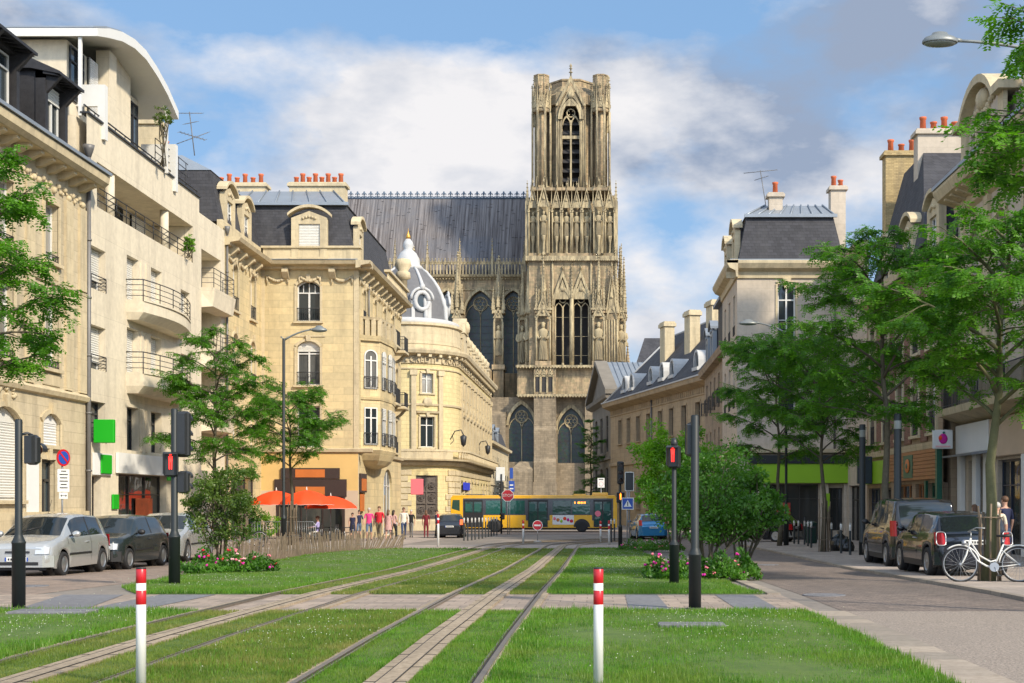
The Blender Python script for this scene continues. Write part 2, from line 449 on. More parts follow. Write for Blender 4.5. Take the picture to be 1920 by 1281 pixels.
# ---------------------------------------------------------------- ground sheets
def mat_ground(name, c1, c2, sc, bmp=.3, brick=None, dirt=(.06, .05, .045), rough=.92, patch=.5):
    m, nt, b = nt_new(name); b.inputs['Roughness'].default_value = rough; co = objco(nt)
    f = noise(nt, co, sc, 8, .7); c = mixc(nt, ramp(nt, f, [(.36, 0.), (.64, 1.)]), c1, c2)
    if brick:
        br = nt.nodes.new('ShaderNodeTexBrick'); L(nt, mapping(nt, co, rot=(0, 0, brick[2])), br.inputs['Vector'])
        br.inputs['Scale'].default_value = 1; br.inputs['Brick Width'].default_value = brick[0]; br.inputs['Row Height'].default_value = brick[1]
        br.inputs['Mortar Size'].default_value = .008; br.inputs['Color1'].default_value = (.72, .72, .72, 1); br.inputs['Color2'].default_value = (1.15, 1.1, 1.06, 1)
        br.inputs['Mortar'].default_value = (.45, .43, .42, 1)
        c = mixc(nt, .9, c, br.outputs['Color'], 'MULTIPLY')
    pt = noise(nt, mapping(nt, co, (1, .35, 1)), .55, 5, .6)
    c = mixc(nt, ramp(nt, pt, [(.45, 0.), (.75, patch)]), c, dirt)
    L(nt, c, b.inputs['Base Color']); bump(nt, b, noise(nt, co, sc * 2, 6, .7), bmp, .01)
    return m
mat_ground('m_ground', (.19, .165, .14), (.26, .225, .19), 6)
mat_ground('m_road_right', (.14, .112, .095), (.235, .19, .16), 9, .5, (.22, .14, .0), patch=.55)
mat_ground('m_road_near', (.135, .11, .09), (.39, .325, .265), 38, .7, patch=.45, dirt=(.19, .165, .14))
mat_ground('m_road_left', (.24, .18, .14), (.33, .26, .21), 8, .4, (.22, .14, .0), dirt=(.12, .09, .07))
mat_ground('m_path', (.28, .225, .18), (.38, .31, .25), 9, .3, (.40, .40, 0.), dirt=(.16, .13, .11))
mat_ground('m_pave', (.33, .28, .24), (.42, .36, .31), 7, .3, (.6, .6, 0.), dirt=(.2, .17, .15), patch=.35)
mat_ground('m_kerb', (.27, .23, .18), (.36, .31, .25), 9, .3, (.55, .92, PI / 2), dirt=(.2, .165, .135), patch=.5)
mat_ground('m_band', (.13, .13, .14), (.19, .19, .20), 10, .3, patch=.3)
mat_ground('m_strip', (.24, .185, .125), (.42, .335, .235), 14, .4, dirt=(.12, .095, .06), patch=.65)
mat_ground('m_soil', (.07, .05, .03), (.12, .085, .05), 14, .6)
mat_ground('m_lawn', (.05, .10, .012), (.09, .15, .02), 3, .8, dirt=(.12, .13, .03), patch=.4)
M('rail_steel', (.26, .22, .18), .38, .7, var=.3, scale=8)
M('rail_groove', (.03, .025, .02), .7, var=.3)
YS = [y for y in GY if y not in (-400, 3000)]
def sheet(name, x0, x1, y0, y1, dzz, m, lab=None, poly=None, sub=None):
    ys = sorted({y0, y1, *[y for y in YS if y0 < y < y1], *(sub or [])})
    fx0 = x0 if callable(x0) else (lambda y: x0); fx1 = x1 if callable(x1) else (lambda y: x1)
    if callable(x0) or callable(x1): ys = sorted({*ys, *np.linspace(y0, y1, 24).tolist()})
    b = MB().use(m)
    for a, c in zip(ys, ys[1:]):
        b.add([(fx0(a), a, zg(a) + dzz), (fx1(a), a, zg(a) + dzz), (fx1(c), c, zg(c) + dzz), (fx0(c), c, zg(c) + dzz)], [(0, 1, 2, 3)])
    return struct(b.build(name))
def slab(name, x0, x1, y0, y1, h, m):
    ys = sorted({y0, y1, *[y for y in YS if y0 < y < y1]}); b = MB().use(m)
    rings = [[(x0, y, zg(y) - .3), (x1, y, zg(y) - .3), (x1, y, zg(y) + h), (x0, y, zg(y) + h)] for y in ys]
    b.loft(rings); return struct(b.build(name))
sheet('ground', -900, 900, -60, 2800, 0., 'm_ground')
YA, YB, YE = 17.95, 21.9, 55.0           # paved crossing between the two lawns, far end of the lawn
XR, XL = 2.75, -9.0
sheet('road', XR + .55, 6.6, YA + .15, 120, .004, 'm_road_right')
sheet('road', XR + .55, 40, -20, YA + .15, .004, 'm_road_near')
sheet('road', -16.2, XL - .3, 12, 66, .004, 'm_road_left')
sheet('path', XL - 4.5, XR + .2, YA, YB, .006, 'm_path')
sheet('pavement', 6.6, 30, YA + .15, 140, .06, 'm_pave')
slab('kerb', 6.45, 6.6, YA + .15, 95, .063, 'm_kerb')
slab('pavement', -19.7, -16.2, 8, 80, .12, 'm_pave')
slab('kerb', XR, XR + .55, -4, YA, .02, 'm_kerb')
slab('kerb', XR, XR + .22, YB, YE, .03, 'm_kerb')
sheet('pavement', -14.2, -9.3, 54, 92, .008, 'm_pave')
# bands of darker paving on the crossing
for (a, b_, c, d) in [(1172, 1232, 1258, 1180), (1340, 1412, 1468, 1388), (118, 232, 150, 20), (300, 405, 250, 140)]:
    b = MB().use('m_band'); y1, y0 = YB - .12, YA + .1
    def X_(px, y): return (px - VX) * y / FP
    b.add([(X_(d, y0), y0, zg(y0) + .012), (X_(c, y0), y0, zg(y0) + .012), (X_(b_, y1), y1, zg(y1) + .012), (X_(a, y1), y1, zg(y1) + .012)], [(0, 1, 2, 3)])
    struct(b.build('paving_band'))
# lawns: a mown bed a little above the paving
def bed(name, x0, x1, y0, y1, h=.05, hump=.04, m='m_lawn'):
    fx0 = x0 if callable(x0) else (lambda y: x0); fx1 = x1 if callable(x1) else (lambda y: x1)
    ny, nx = max(6, int((y1 - y0) / .8)), 14; vs = []; fs = []
    for i in range(ny + 1):
        y = y0 + (y1 - y0) * i / ny
        for j in range(nx + 1):
            t = j / nx; e = min(1, 6 * min(t, 1 - t) + .0) * min(1, 8 * min(i, ny - i) / ny)
            vs.append((fx0(y) + (fx1(y) - fx0(y)) * t, y, zg(y) + .008 + h * min(1, e * 2) + hump * e * .3 * math.sin(y * 1.3 + t * 9)))
    for i in range(ny):
        for j in range(nx):
            a = i * (nx + 1) + j; fs.append((a, a + 1, a + nx + 2, a + nx + 1))
    b = MB().use(m); b.add(vs, fs, True); return struct(b.build(name))
T1, T2 = -1.68, -4.62
lf = lambda y: np.interp(y, [21.9, 24, 29, 36, 46, 55], [-7.6, -8.6, -9.3, -9.6, -10.1, -10.3])
rf = lambda y: np.interp(y, [21.9, 23, 30, 40, 55], [2.72, 2.5, 2.5, 1.9, 1.3])
bed('lawn', XL - .3, T2 - .86, 2, YA); bed('lawn', T2 + .86, T1 - .86, 2, YA, .03, .01); bed('lawn', T1 + .86, XR, 2, YA)
bed('lawn', lf, T2 - .86, YB, YE); bed('lawn', T2 + .86, T1 - .86, YB, YE, .03, .01); bed('lawn', T1 + .86, rf, YB, YE)
for t in (T1, T2):
    for (a, b_) in ((2, YA), (YB, YE)):
        bed('lawn', t - .60, t - .2, a, b_, .022, .006); bed('lawn', t + .2, t + .60, a, b_, .022, .006)
# tram tracks: straight over the lawn, then swinging right into the cross street
def tpath(cx, off, y1=200, R0=26., ys=60.):
    P = [(cx + off, y) for y in (0, 14, YA, YB, 34, 46, ys)]
    r = R0 - (cx - T1); c = cx + r
    for i in range(1, 19):
        a = R(90) * i / 18; P.append((c - (r - off) * math.cos(a), ys + (r - off) * math.sin(a)))
    P.append((60, ys + r - off)); return P
def ribbon(b, P, w, dzz, h=0.):
    rings = []
    for i, (x, y) in enumerate(P):
        a = Vector(P[max(0, i - 1)]); c = Vector(P[min(len(P) - 1, i + 1)]); d = (c - a).normalized(); n = Vector((d.y, -d.x))
        z = zg(y) + dzz
        rings.append([(x - n.x * w / 2, y - n.y * w / 2, z - .04), (x - n.x * w / 2, y - n.y * w / 2, z), (x + n.x * w / 2, y + n.y * w / 2, z), (x + n.x * w / 2, y + n.y * w / 2, z - .04)])
    b.loft(rings)
for t, lab in ((T1, 'right-hand grooved tram track with pale power strip, nearest the camera'), (T2, 'second tram track, crossing the lawn nearer the parked silver cars')):
    tr = thing('tram_track', lab, 'tram track', (0, 0, 0), group='tram tracks in the lawn')
    for o in (-.7175, .7175):
        b = MB().use('rail_steel'); ribbon(b, tpath(t, o), .05, .040); ribbon(b, tpath(t, o + (.065 if o < 0 else -.065)), .02, .037)
        b.use('rail_groove'); ribbon(b, tpath(t, o + (.04 if o < 0 else -.04)), .03, .024); b.build('rail', tr)
        b = MB().use('m_strip'); ribbon(b, tpath(t, o + (-.068 if o < 0 else .068)), .085, .031); b.build('concrete_edge', tr)
    b = MB().use('m_strip'); ribbon(b, tpath(t, 0), .34, .040); ribbon(b, tpath(t, 0), .13, .046)
    b.use('rail_groove'); ribbon(b, tpath(t, -.07), .010, .047); ribbon(b, tpath(t, .07), .010, .047)
    for k in range(60):
        y = 3 + k * .93; b.box(t - .17, y, zg(y) + .0405, t + .17, y + .012, zg(y) + .0435)
    b.build('power_strip', tr)
# cross street pavement beyond the lawn
sheet('road', -40, 40, 95, 112, .01, 'm_road_left')
sheet('pavement', XL + .1, 3.2, YE + .1, 62, .012, 'm_pave')
# service covers in the grass
for px, py, w_, d_ in [(1297, 1183, .75, .35), (100, 1157, 1.0, .5)]:
    x, y, z = gp(px, py); b = MB().use('m_band'); b.cbox(x - w_ / 2, y - d_ / 2, z, x + w_ / 2, y + d_ / 2, z + .088, .01)
    tag(b.build('service_cover'), 'worn service cover set in the grass ' + ('right of the red and white post' if px > 500 else 'beside the dark pole at the left'), 'cover')

for px, py, r_ in ((1545, 1117, .35), (1700, 1240, .32), (1440, 1060, .3), (60, 1100, .3)):
    x, y, z = gp(px, py); b = MB().use('m_band'); b.lathe(0, 0, [(r_, 0), (r_, .012), (r_ * .92, .014), (r_ * .9, .009), (.02, .01)], 24)
    for k in range(-3, 4): b.box(-r_ * .7, k * .08 - .015, .008, r_ * .7, k * .08 + .015, .015)
    o = b.build('manhole_cover'); o.location = (x, y, z + .004); tag(o, {1545: 'round manhole cover in the road beside the right flower bed', 1700: 'round manhole cover in the pale road at the lower right', 1440: 'round manhole cover farther up the right-hand road', 60: 'round manhole cover in the road in front of the nearest silver car'}[px], 'manhole cover')
# grass blades, clover
def leafmat(name, c1, c2, trans=.35, sc=3., dry=None):
    m, nt, b = nt_new(name); nt.nodes.remove(b); out = nt.nodes['Material Output']
    co = objco(nt); f = noise(nt, co, sc, 4); f = ramp(nt, f, [(.33, 0.), (.67, 1.)])
    c = mixc(nt, f, c1, c2)
    if dry: c = mixc(nt, ramp(nt, noise(nt, co, .75, 7, .7), [(.47, 0.), (.62, .85)]), c, dry); c = mixc(nt, ramp(nt, noise(nt, co, 45., 1), [(.45, 0.), (.7, .6)]), c, (.24, .25, .07))
    d = nt.nodes.new('ShaderNodeBsdfDiffuse'); t = nt.nodes.new('ShaderNodeBsdfTranslucent'); mx = nt.nodes.new('ShaderNodeMixShader')
    L(nt, c, d.inputs[0]); L(nt, mixc(nt, 1., c, (1.5, 1.7, .6), 'MULTIPLY'), t.inputs[0]); mx.inputs[0].default_value = trans
    g = nt.nodes.new('ShaderNodeBsdfGlossy'); g.inputs['Roughness'].default_value = .45; g.inputs[0].default_value = (.5, .5, .5, 1)
    m2 = nt.nodes.new('ShaderNodeMixShader'); m2.inputs[0].default_value = .05
    L(nt, d.outputs[0], mx.inputs[1]); L(nt, t.outputs[0], mx.inputs[2]); L(nt, mx.outputs[0], m2.inputs[1]); L(nt, g.outputs[0], m2.inputs[2])
    L(nt, m2.outputs[0], out.inputs[0]); return m
leafmat('grass_lush', (.042, .14, .008), (.12, .30, .018), .4, 2.4, (.14, .23, .03))
leafmat('grass_dry', (.06, .125, .014), (.18, .25, .035), .4, 2.0, (.25, .235, .07))
def npmesh(name, V, Fq, mats, mi=None, smooth=False, parent=None):
    me = bpy.data.meshes.new(name); V = np.asarray(V, np.float32).reshape(-1, 3); Fq = np.asarray(Fq, np.int32); k = Fq.shape[1]
    me.vertices.add(len(V)); me.vertices.foreach_set('co', V.ravel()); me.loops.add(Fq.size); me.loops.foreach_set('vertex_index', Fq.ravel())
    me.polygons.add(len(Fq)); me.polygons.foreach_set('loop_start', np.arange(0, Fq.size, k, dtype=np.int32)); me.polygons.foreach_set('loop_total', np.full(len(Fq), k, np.int32))
    for m in mats: me.materials.append(MATS[m] if isinstance(m, str) else m)
    if mi is not None: me.polygons.foreach_set('material_index', np.asarray(mi, np.int32))
    me.update(calc_edges=True); return link(name, me, parent)
rng = np.random.default_rng(5)
def blades(x0, x1, y0, y1, n, h, wd, m, name='grass', zoff=.04):
    fx0 = x0 if callable(x0) else (lambda y: np.full_like(y, x0)); fx1 = x1 if callable(x1) else (lambda y: np.full_like(y, x1))
    t = rng.random(n); y = 1 / (1 / y0 + (1 / y1 - 1 / y0) * t); a, b_ = fx0(y), fx1(y)
    x = a + (b_ - a) * rng.random(n); z = np.interp(y, GY, GZ) + zoff
    px = VX + FP * x / y; k = (px > -120) & (px < 2040); x, y, z = x[k], y[k], z[k]; n = len(x)
    cl = .6 + .8 * (np.sin(x * 2.1 + y) * np.sin(y * 1.7 - x) * .5 + .5)
    hh = h * (.5 + rng.random(n)) * cl; th = rng.random(n) * 2 * PI; le = (rng.random(n) - .2) * .7 * hh; la = rng.random(n) * 2 * PI
    w_ = wd * (.7 + .6 * rng.random(n)) * (y / 14) ** .5
    dx, dy = np.cos(th) * w_ / 2, np.sin(th) * w_ / 2
    V = np.stack([np.stack([x - dx, y - dy, z - .02], 1), np.stack([x + dx, y + dy, z - .02], 1), np.stack([x + le * np.cos(la), y + le * np.sin(la), z + hh], 1)], 1)
    F_ = np.arange(3 * n).reshape(n, 3)
    o = npmesh(name, V, F_, [m]); return o
def gr(*a, lab, **k):
    o = blades(*a, **k); tag(o, lab, 'grass', kind='stuff'); return o
gr(T1 + .775, XR + .02, 9.0, YA + .02, 90000, .038, .011, 'grass_lush', lab='bright green lawn right of the tracks in front')
gr(XL, T2 - .775, 9.0, YA + .02, 80000, .038, .011, 'grass_lush', lab='bright green lawn left of the tracks in front')
gr(T2 + .775, T1 - .775, 9.0, YA, 60000, .026, .011, 'grass_dry', lab='short yellowish grass between the two tracks in front')
for t in (T1, T2):
    for s in (-1, 1):
        xa_, xb_ = sorted((t + s * .18, t + s * .665)); gr(xa_, xb_, 9.0, YA, 17000, .025, .010, 'grass_dry' if t == T2 else 'grass_lush', lab='short grass between rail and power strip in front', zoff=.03)
        gr(xa_, xb_, YB, YE, 9000, .03, .009, 'grass_dry', lab='short grass between rail and power strip beyond the crossing', zoff=.03)
gr(rf.__call__ and (lambda y: np.full_like(y, T1 + .8)), lambda y: rf(y) + .02, YB, YE, 60000, .045, .010, 'grass_lush', lab='lawn right of the tracks beyond the paved crossing')
gr(lambda y: lf(y) - .02, lambda y: np.full_like(y, T2 - .8), YB, YE, 60000, .045, .010, 'grass_lush', lab='lawn left of the tracks beyond the paved crossing')
gr(T2 + .8, T1 - .8, YB, YE, 36000, .035, .010, 'grass_dry', lab='short grass between the two tracks beyond the crossing')
gr(T1 + .8, XR + .07, 9.0, YA + .04, 8000, .06, .013, 'grass_lush', lab='taller tufts in the right lawn in front')
gr(XL, T2 - .8, 9.0, YA + .04, 7000, .06, .013, 'grass_lush', lab='taller tufts in the left lawn in front')
gr(T2 + .78, T1 - .78, 9.0, YA + .02, 4500, .042, .012, 'grass_lush', lab='taller tufts between the two tracks in front')
M('clover_white', (.46, .50, .36), .8, var=.1)
def clover(regs):
    V = []; Fq = []
    for (x0, x1, y0, y1, n) in regs:
        for _ in range(n):
            x = random.gauss((x0 + x1) / 2, (x1 - x0) / 3.2); y = random.gauss((y0 + y1) / 2, (y1 - y0) / 3.2); z = zg(y) + .07 + random.random() * .035; r = .0065 * (.6 + .6 * random.random()) * (y / 14) ** .35
            o = len(V); V += [(x - r, y, z), (x, y - r, z), (x + r, y, z), (x, y + r, z), (x, y, z + r), (x, y, z - r)]
            Fq += [(o, o + 1, o + 4), (o + 1, o + 2, o + 4), (o + 2, o + 3, o + 4), (o + 3, o, o + 4), (o + 1, o, o + 5), (o + 2, o + 1, o + 5), (o + 3, o + 2, o + 5), (o, o + 3, o + 5)]
    return npmesh('clover_flowers', V, Fq, ['clover_white'])
tag(clover([(.6, 2.2, 14, 17.4, 150), (-.6, 2.4, 10, 17, 160), (-8.2, -6.0, 13, 17, 320), (-8.5, -5.7, 10, 17.5, 150), (-9, -5.8, 23, 30, 200), (-.6, 1.8, 30, 52, 600), (-.5, 2.2, 24, 38, 150), (-3.9, -2.4, 24, 52, 350), (-9.6, -6, 36, 53, 450), (-3.8, -2.5, 12, 17, 100)]), 'white clover heads scattered over the lawns', 'clover', kind='stuff')
# ================================================================ buildings on the left of the square
def box_body(b, x0, y0, z0, x1, y1, z1): b.box(x0, y0, z0, x1, y1, z1)
def modillions(b, u0, u1, z, step=.9, w=.3, out=.55, h=.38):
    n = max(1, int((u1 - u0) / step))
    for i in range(n):
        u = u0 + (i + .5) * (u1 - u0) / n
        b.extx([(0, z - h), (-out * .35, z - h * .9), (-out, z - h * .35), (-out, z), (0, z)], u - w / 2, u + w / 2)
def swags(b, u0, u1, z, step=1.8, s=1.):
    n = max(1, int((u1 - u0) / step)); w = (u1 - u0) / n
    for i in range(n):
        a = u0 + i * w + w * .18; c = u0 + (i + 1) * w - w * .18
        P = [(a + (c - a) * t, -.05, z - .28 * s * math.sin(PI * t)) for t in [k / 8 for k in range(9)]]
        b.tube(P, [.04 * s + .07 * s * math.sin(PI * k / 8) for k in range(9)], 6)
        for k in range(5): b.ball((a + (c - a) * (k + .5) / 5, -.09, z - .28 * s * math.sin(PI * (k + .5) / 5)), .085 * s, 6, 4)
        for q in (a, c): b.tube([(q, -.05, z + .05), (q, -.07, z - .2 * s), (q, -.04, z - .5 * s)], [.05, .07 * s, .02], 5)
def surround(b, o, t=.14, out=.06, key=True, sill=True):
    u0, u1, a, z, kind, rise = o; hp = head(u0, u1, z, kind, rise)
    for q, s in ((u0, -1), (u1, 1)): b.box(q, -out, a, q + s * t, .02, hp[0][1])
    c = (u0 + u1) / 2; W = u1 - u0
    for k in range(len(hp) - 1):
        (x0, p0), (x1, p1) = hp[k], hp[k + 1]; e = 1 + 2 * t / W
        X0, X1 = c + (x0 - c) * e, c + (x1 - c) * e
        b.loft([[(x0, -out, p0), (x1, -out, p1), (X1, -out, p1 + t), (X0, -out, p0 + t)], [(x0, .02, p0), (x1, .02, p1), (X1, .02, p1 + t), (X0, .02, p0 + t)]])
    if key: b.ext([(c - .09, z - .02), (c + .09, z - .02), (c + .15, z + t + .22), (c - .15, z + t + .22)], -out - .08, .0)
    if sill: b.box(u0 - t - .05, -.16, a - .12, u1 + t + .05, .02, a)
def chimney(B, x, y, z0, z1, wx, wy, pots, m='stone_trim', along='x', tall=(1, .6)):
    ox, oy, oz = B.o; b = B.mb(None, m)
    b.box(x - wx / 2, y - wy / 2, z0, x + wx / 2, y + wy / 2, z1 - .25); b.box(x - wx / 2 - .12, y - wy / 2 - .12, z1 - .25, x + wx / 2 + .12, y + wy / 2 + .12, z1 - .08)
    b.box(x - wx / 2 - .05, y - wy / 2 - .05, z1 - .08, x + wx / 2 + .05, y + wy / 2 + .05, z1)
    c = B.part(b, 'chimney')
    for i in range(pots):
        t = (i + .5) / pots - .5; h = .62 if (i % 2 == 1) == (pots > 4) else .40
        px_, py_ = (x + t * wx * .92, y) if along == 'x' else (x, y + t * wy * .92)
        k = B.mb(None, 'terracotta'); k.lathe(px_, py_, [(.15, z1 - .03), (.13, z1 + h * .8), (.16, z1 + h * .84), (.17, z1 + h), (.12, z1 + h), (.11, z1 + h * .6)], 10)
        k.build('chimney_pot', c)
def drainpipe(B, Fm, u, z0, z1, r=.06, m='pipe_grey', out=.1):
    b = B.mb(Fm, m); b.cyl((u, -out, z0), (u, -out, z1), r, n=8)
    z = z0 + 1
    while z < z1: b.cyl((u, -out, z), (u, -out, z + .07), r * 1.35, n=8); z += 2.2
    b.lathe(u, -out, [(r, z1 - .02), (r * 2.2, z1 + .3), (r * 2.6, z1 + .45)], 8); return B.part(b, 'drainpipe')

# ---- old stone house with black dormers, far left
B = Bld('stone_house', 'old pale stone house with black slate dormers, leftmost in the photo', -19.6, 42.)
F1 = frame(-19.6, 33.5, 90); W1 = 17.3; zc = 13.6; g = -.6
cols = [14.1, 10.4, 6.7, 3.0]
ops = []; spec = []
for i, c in enumerate(cols):
    r2 = (c - .62, c + .62, 10.0, 12.1, 's', 0); r1 = (c - .65, c + .65, 6.2, 8.75, 's', 0)
    ops += [r2, r1]; spec += [(r2, 'case', 0), (r1, 'case', 0)]
    if i == 0:
        d = (c - .95, c + .3, g, 2.95, 's', 0); t = (c - .8, c + .8, 3.45, 4.6, 'g', .35); ops += [d, t]; spec += [(d, 'door', 0), (t, 'blank', 1)]
    else:
        t = (c - 1.25, c + 1.25, 1.5, 4.6, 'g', .5); ops.append(t); spec.append((t, 'case', .96))
b = B.mb(F1, 'stone_old'); wall(b, W1, g - .3, zc, ops, .32)
b.box(0, .33, g - .3, W1, 10, zc); B.part(b, 'wall')
b = B.mb(F1, 'stone_trim')
course(b, 0, W1, 5.2, [(0, 0), (.14, .05), (.2, .2), (.06, .3), (0, .34)]); course(b, 0, W1, 9.2, [(0, 0), (.08, .03), (.1, .14), (0, .18)])
for u in [0.3, 4.85, 8.55, 12.25, 15.6, 16.9]:
    b.box(u - .32, -.09, 5.55, u + .32, .02, 9.2); b.box(u - .32, -.09, 9.4, u + .32, .02, 12.5)
b.box(0, -.16, g, W1, .02, 1.1)
for o, st, _ in spec: surround(b, o, .16 if o[3] < 5 else .11, .07, key=o[3] < 5, sill=o[2] > 1)
for c in cols:      # carved panels between the storeys
    b.box(c - .6, -.05, 9.35, c + .6, .02, 9.75)
    for k in range(7): b.box(c - .5 + k * .15, -.09, 9.4, c - .42 + k * .15, -.05, 9.72)
    b.box(c - .75, -.04, 5.6, c + .75, .02, 6.0)
for c in cols[1:]:
    random.seed(int(c * 10))
    for k in range(26): b.ball((c + random.uniform(-.9, .9), -.02, 5.05 + random.uniform(-.25, 0.9) * .4), random.uniform(.05, .11), 6, 4)
modillions(b, .1, W1 - .1, 13.45, .95, .26, .6, .36)
for k in range(90):
    u = .2 + (W1 - .4) * k / 90; b.ball((u, -.03, 12.72 + .12 * math.sin(k * 1.9)), .09 + .04 * math.sin(k * 2.7), 6, 4)
course(b, -.05, W1 + .1, 13.4, [(0, 0), (.7, .02), (.86, .16), (.9, .42), (0, .46)]); B.part(b, 'cornice')
b = B.mb(F1, 'zinc'); b.extx([(-.98, 13.86), (-.98, 13.98), (.2, 14.15), (.2, 13.86)], -.05, W1 + .12); B.part(b, 'gutter')
b = B.mb(F1, 'slate'); b.extx([(.25, 13.9), (1.5, 16.6), (5, 17.8), (8.5, 16.6), (9.9, 13.9)], 0, W1); B.part(b, 'roof')
M('black_slate', (.022, .021, .023), .6, var=.6, scale=6, bmp=.4)
for u, w_ in [(14.0, 1.25), (9.7, 1.8), (4.5, 1.8)]:
    b = B.mb(F1, 'black_slate'); hh = 16.65
    for q in (u - w_ / 2 - .35, u + w_ / 2 + .13): b.box(q, -.25, 14.1, q + .22, .1, hh - .1)
    b.box(u - w_ / 2 - .3, .1, 14.1, u + w_ / 2 + .3, 2.6, hh - .1)
    b.box(u - w_ / 2 - .35, -.25, hh - .4, u + w_ / 2 + .35, .1, hh - .1)
    b.extx([(-.8, hh - .3), (-.8, hh - .2), (0.2, hh + .25), (3, hh + .5), (3, hh - .1), (0.2, hh - .1)], u - w_ / 2 - .5, u + w_ / 2 + .5)
    for k in range(7): b.extx([(-.76, hh - .36), (-.2, hh - .1), (-.2, hh - .28)], u - w_ / 2 - .45 + k * (w_ + .8) / 6, u - w_ / 2 - .38 + k * (w_ + .8) / 6)
    for q in (u - w_ / 2 - .3, u + w_ / 2 + .12): b.extx([(-.8, hh - .3), (-.25, hh - .25), (-.25, hh - .9)], q, q + .16)
    B.part(b, 'dormer'); B.win(F1, u - w_ / 2, u + w_ / 2, 14.4, hh - .45, style='plain' if False else 'dark', inset=-.05, pm='win_dark', shutter=.3 if w_ < 1.5 else 0)
M('door_dark', (.03, .03, .032), .35, var=.3)
for o, st, sh in spec:
    if st == 'door': B.win(F1, *o[:4], style='door', fm='door_dark', pm='win_dark', name='door')
    elif st == 'blank': B.win(F1, *o, style='plain', shutter=1., sm='white_plaster')
    else: B.win(F1, *o, style=st, inset=.22, shutter=sh, rail=0 if o[2] < 2 or o[3] < 5 else .28)
b = B.mb(F1, 'white_plaster'); b.box(12.0, -.1, 1.0, 12.85, -.02, 2.95); B.part(b, 'wall_panel')
drainpipe(B, F1, W1 + .05, g, 14.6, .09)

# ---- modern apartment block with bowed balconies
B = Bld('apartment_block', 'modern cream apartment block with bowed balconies and curved white penthouse roof', -19.6, 60.)
Y0 = 50.9; F2 = frame(-19.6, Y0, 90); W2 = 65.2 - Y0; g = -.75
U = lambda px, X=19.6: FP * X / (VX - px) - Y0
ops = []; spec = []
def add(o, st, sh=0, **k): ops.append(o); spec.append((o, st, sh, k))
for (zb, zt, q) in [(9.7, 11.35, .72), (6.6, 8.3, .8), (3.75, 5.35, 0)]:
    add((U(172) - .1, U(198), zb, zt, 's', 0), 'dark' if not q else 'plain', q, rail=.55)
for (zb, zt, q) in [(9.45, 11.7, .97), (6.45, 8.7, .93), (3.6, 5.4, 0)]:
    add((U(238), U(260), zb, zt, 's', 0), 'dark', q); add((U(283), U(303), zb, zt, 's', 0), 'dark', q)
    add((U(339), U(356), zb + .15, zt - .3, 's', 0), 'plain', .95 if q else .4, rail=.6)
add((U(203) - 1.2, U(362), 12.95, 14.7, 's', 0), 'none')
add((U(172), U(190), g, 2.45, 's', 0), 'shop'); add((U(222), U(312), g, 2.6, 's', 0), 'shop')
b = B.mb(F2, 'stone_modern'); wall(b, W2, g - .3, 16.3, ops, .42)
z0 = 15.9
b.box(0, .43, g - .3, W2, 3.2, 12.9); b.box(0, 1.9, 12.9, W2, 3.2, 16.2); b.box(0, .43, 14.72, W2, 1.9, 16.2); b.box(0, 3.2, g, W2, 12, 16.2)
b.box(U(203) - 1.4, .43, 12.95, U(203) - 1.2, 1.9, 14.7); b.box(U(362), .43, 12.95, U(362) + .3, 1.9, 14.7)
for (za_, zb_) in [(9.45, 11.7), (6.45, 8.7), (3.6, 5.4)]:
    for q in (.2, .62): u = U(260) + (U(283) - U(260)) * q; b.box(u - .12, -.06, za_, u + .14, .3, zb_)
B.part(b, 'wall')
for o, st, sh, k in spec:
    if st == 'none': continue
    if st == 'shop': B.win(F2, *o, style='shop', fm='dark_wood', pm='shop_glass', inset=.3, name='shop_window'); continue
    B.win(F2, *o, style=st, fm='iron' if st == 'dark' else 'white_paint', pm='win_dark', shutter=sh, inset=.30, rail=k.get('rail', 0), rs='h')
b = B.mb(F2, 'stone_modern')
B.part(b, 'x') if False else None
for q in (217, 318): b = B.mb(F2, 'stone_modern'); b.cyl((U(q), .25, 12.95), (U(q), .25, 14.7), .2, n=12); B.part(b, 'loggia_column')
for k in range(4):
    u = U(203) - .9 + k * 2.9; B.win(F2, u, u + 1.9, 12.95, 14.6, style='dark', fm='iron', pm='win_dark', inset=1.84, shutter=(.9, .6, 0, 1)[k])
b = B.mb(F2, 'iron')
for z in (13.25, 13.5, 13.75): b.cyl((U(203) - 1.2, .04, z), (U(362), .04, z), .022, n=5)
for k in range(12): u = U(203) - 1.2 + k * (U(362) - U(203) + 1.2) / 11; b.cyl((u, .04, 12.95), (u, .04, 13.76), .02, n=5)
B.part(b, 'loggia_railing')
for zb, zt in ((9.0, 9.75), (5.95, 6.75)):      # bowed balconies
    ua, ub = U(237), U(335); n = 10
    top = [(ua - .05, 0)] + [(ua + (ub - ua) * t, -.55 - .55 * math.sin(PI * min(1, t * .9 + .1))) for t in [i / n for i in range(n + 1)]] + [(ub + .1, 0)]
    bot = [(ua + .1 + (x - ua) * .96, y * .62) for x, y in top]
    b = B.mb(F2, 'stone_modern'); b.loft([[(x, y, zb - .0) for x, y in bot], [(x, y, zb + .3) for x, y in top], [(x, y, zt) for x, y in top]])
    b.loft([[(x, y * 1.06, zt) for x, y in top], [(x, y * 1.06, zt + .07) for x, y in top]]); bo = B.part(b, 'balcony')
    r = B.mb(F2, 'iron')
    for z in (.9, .68, .46, .24): r.tube([(x, y * .97, zt + z) for x, y in top], .024 if z == .9 else .016, 5)
    for x, y in top[1:-1:2]: r.cyl((x, y * .97, zt), (x, y * .97, zt + .9), .022, n=5)
    r.build('railing', bo)
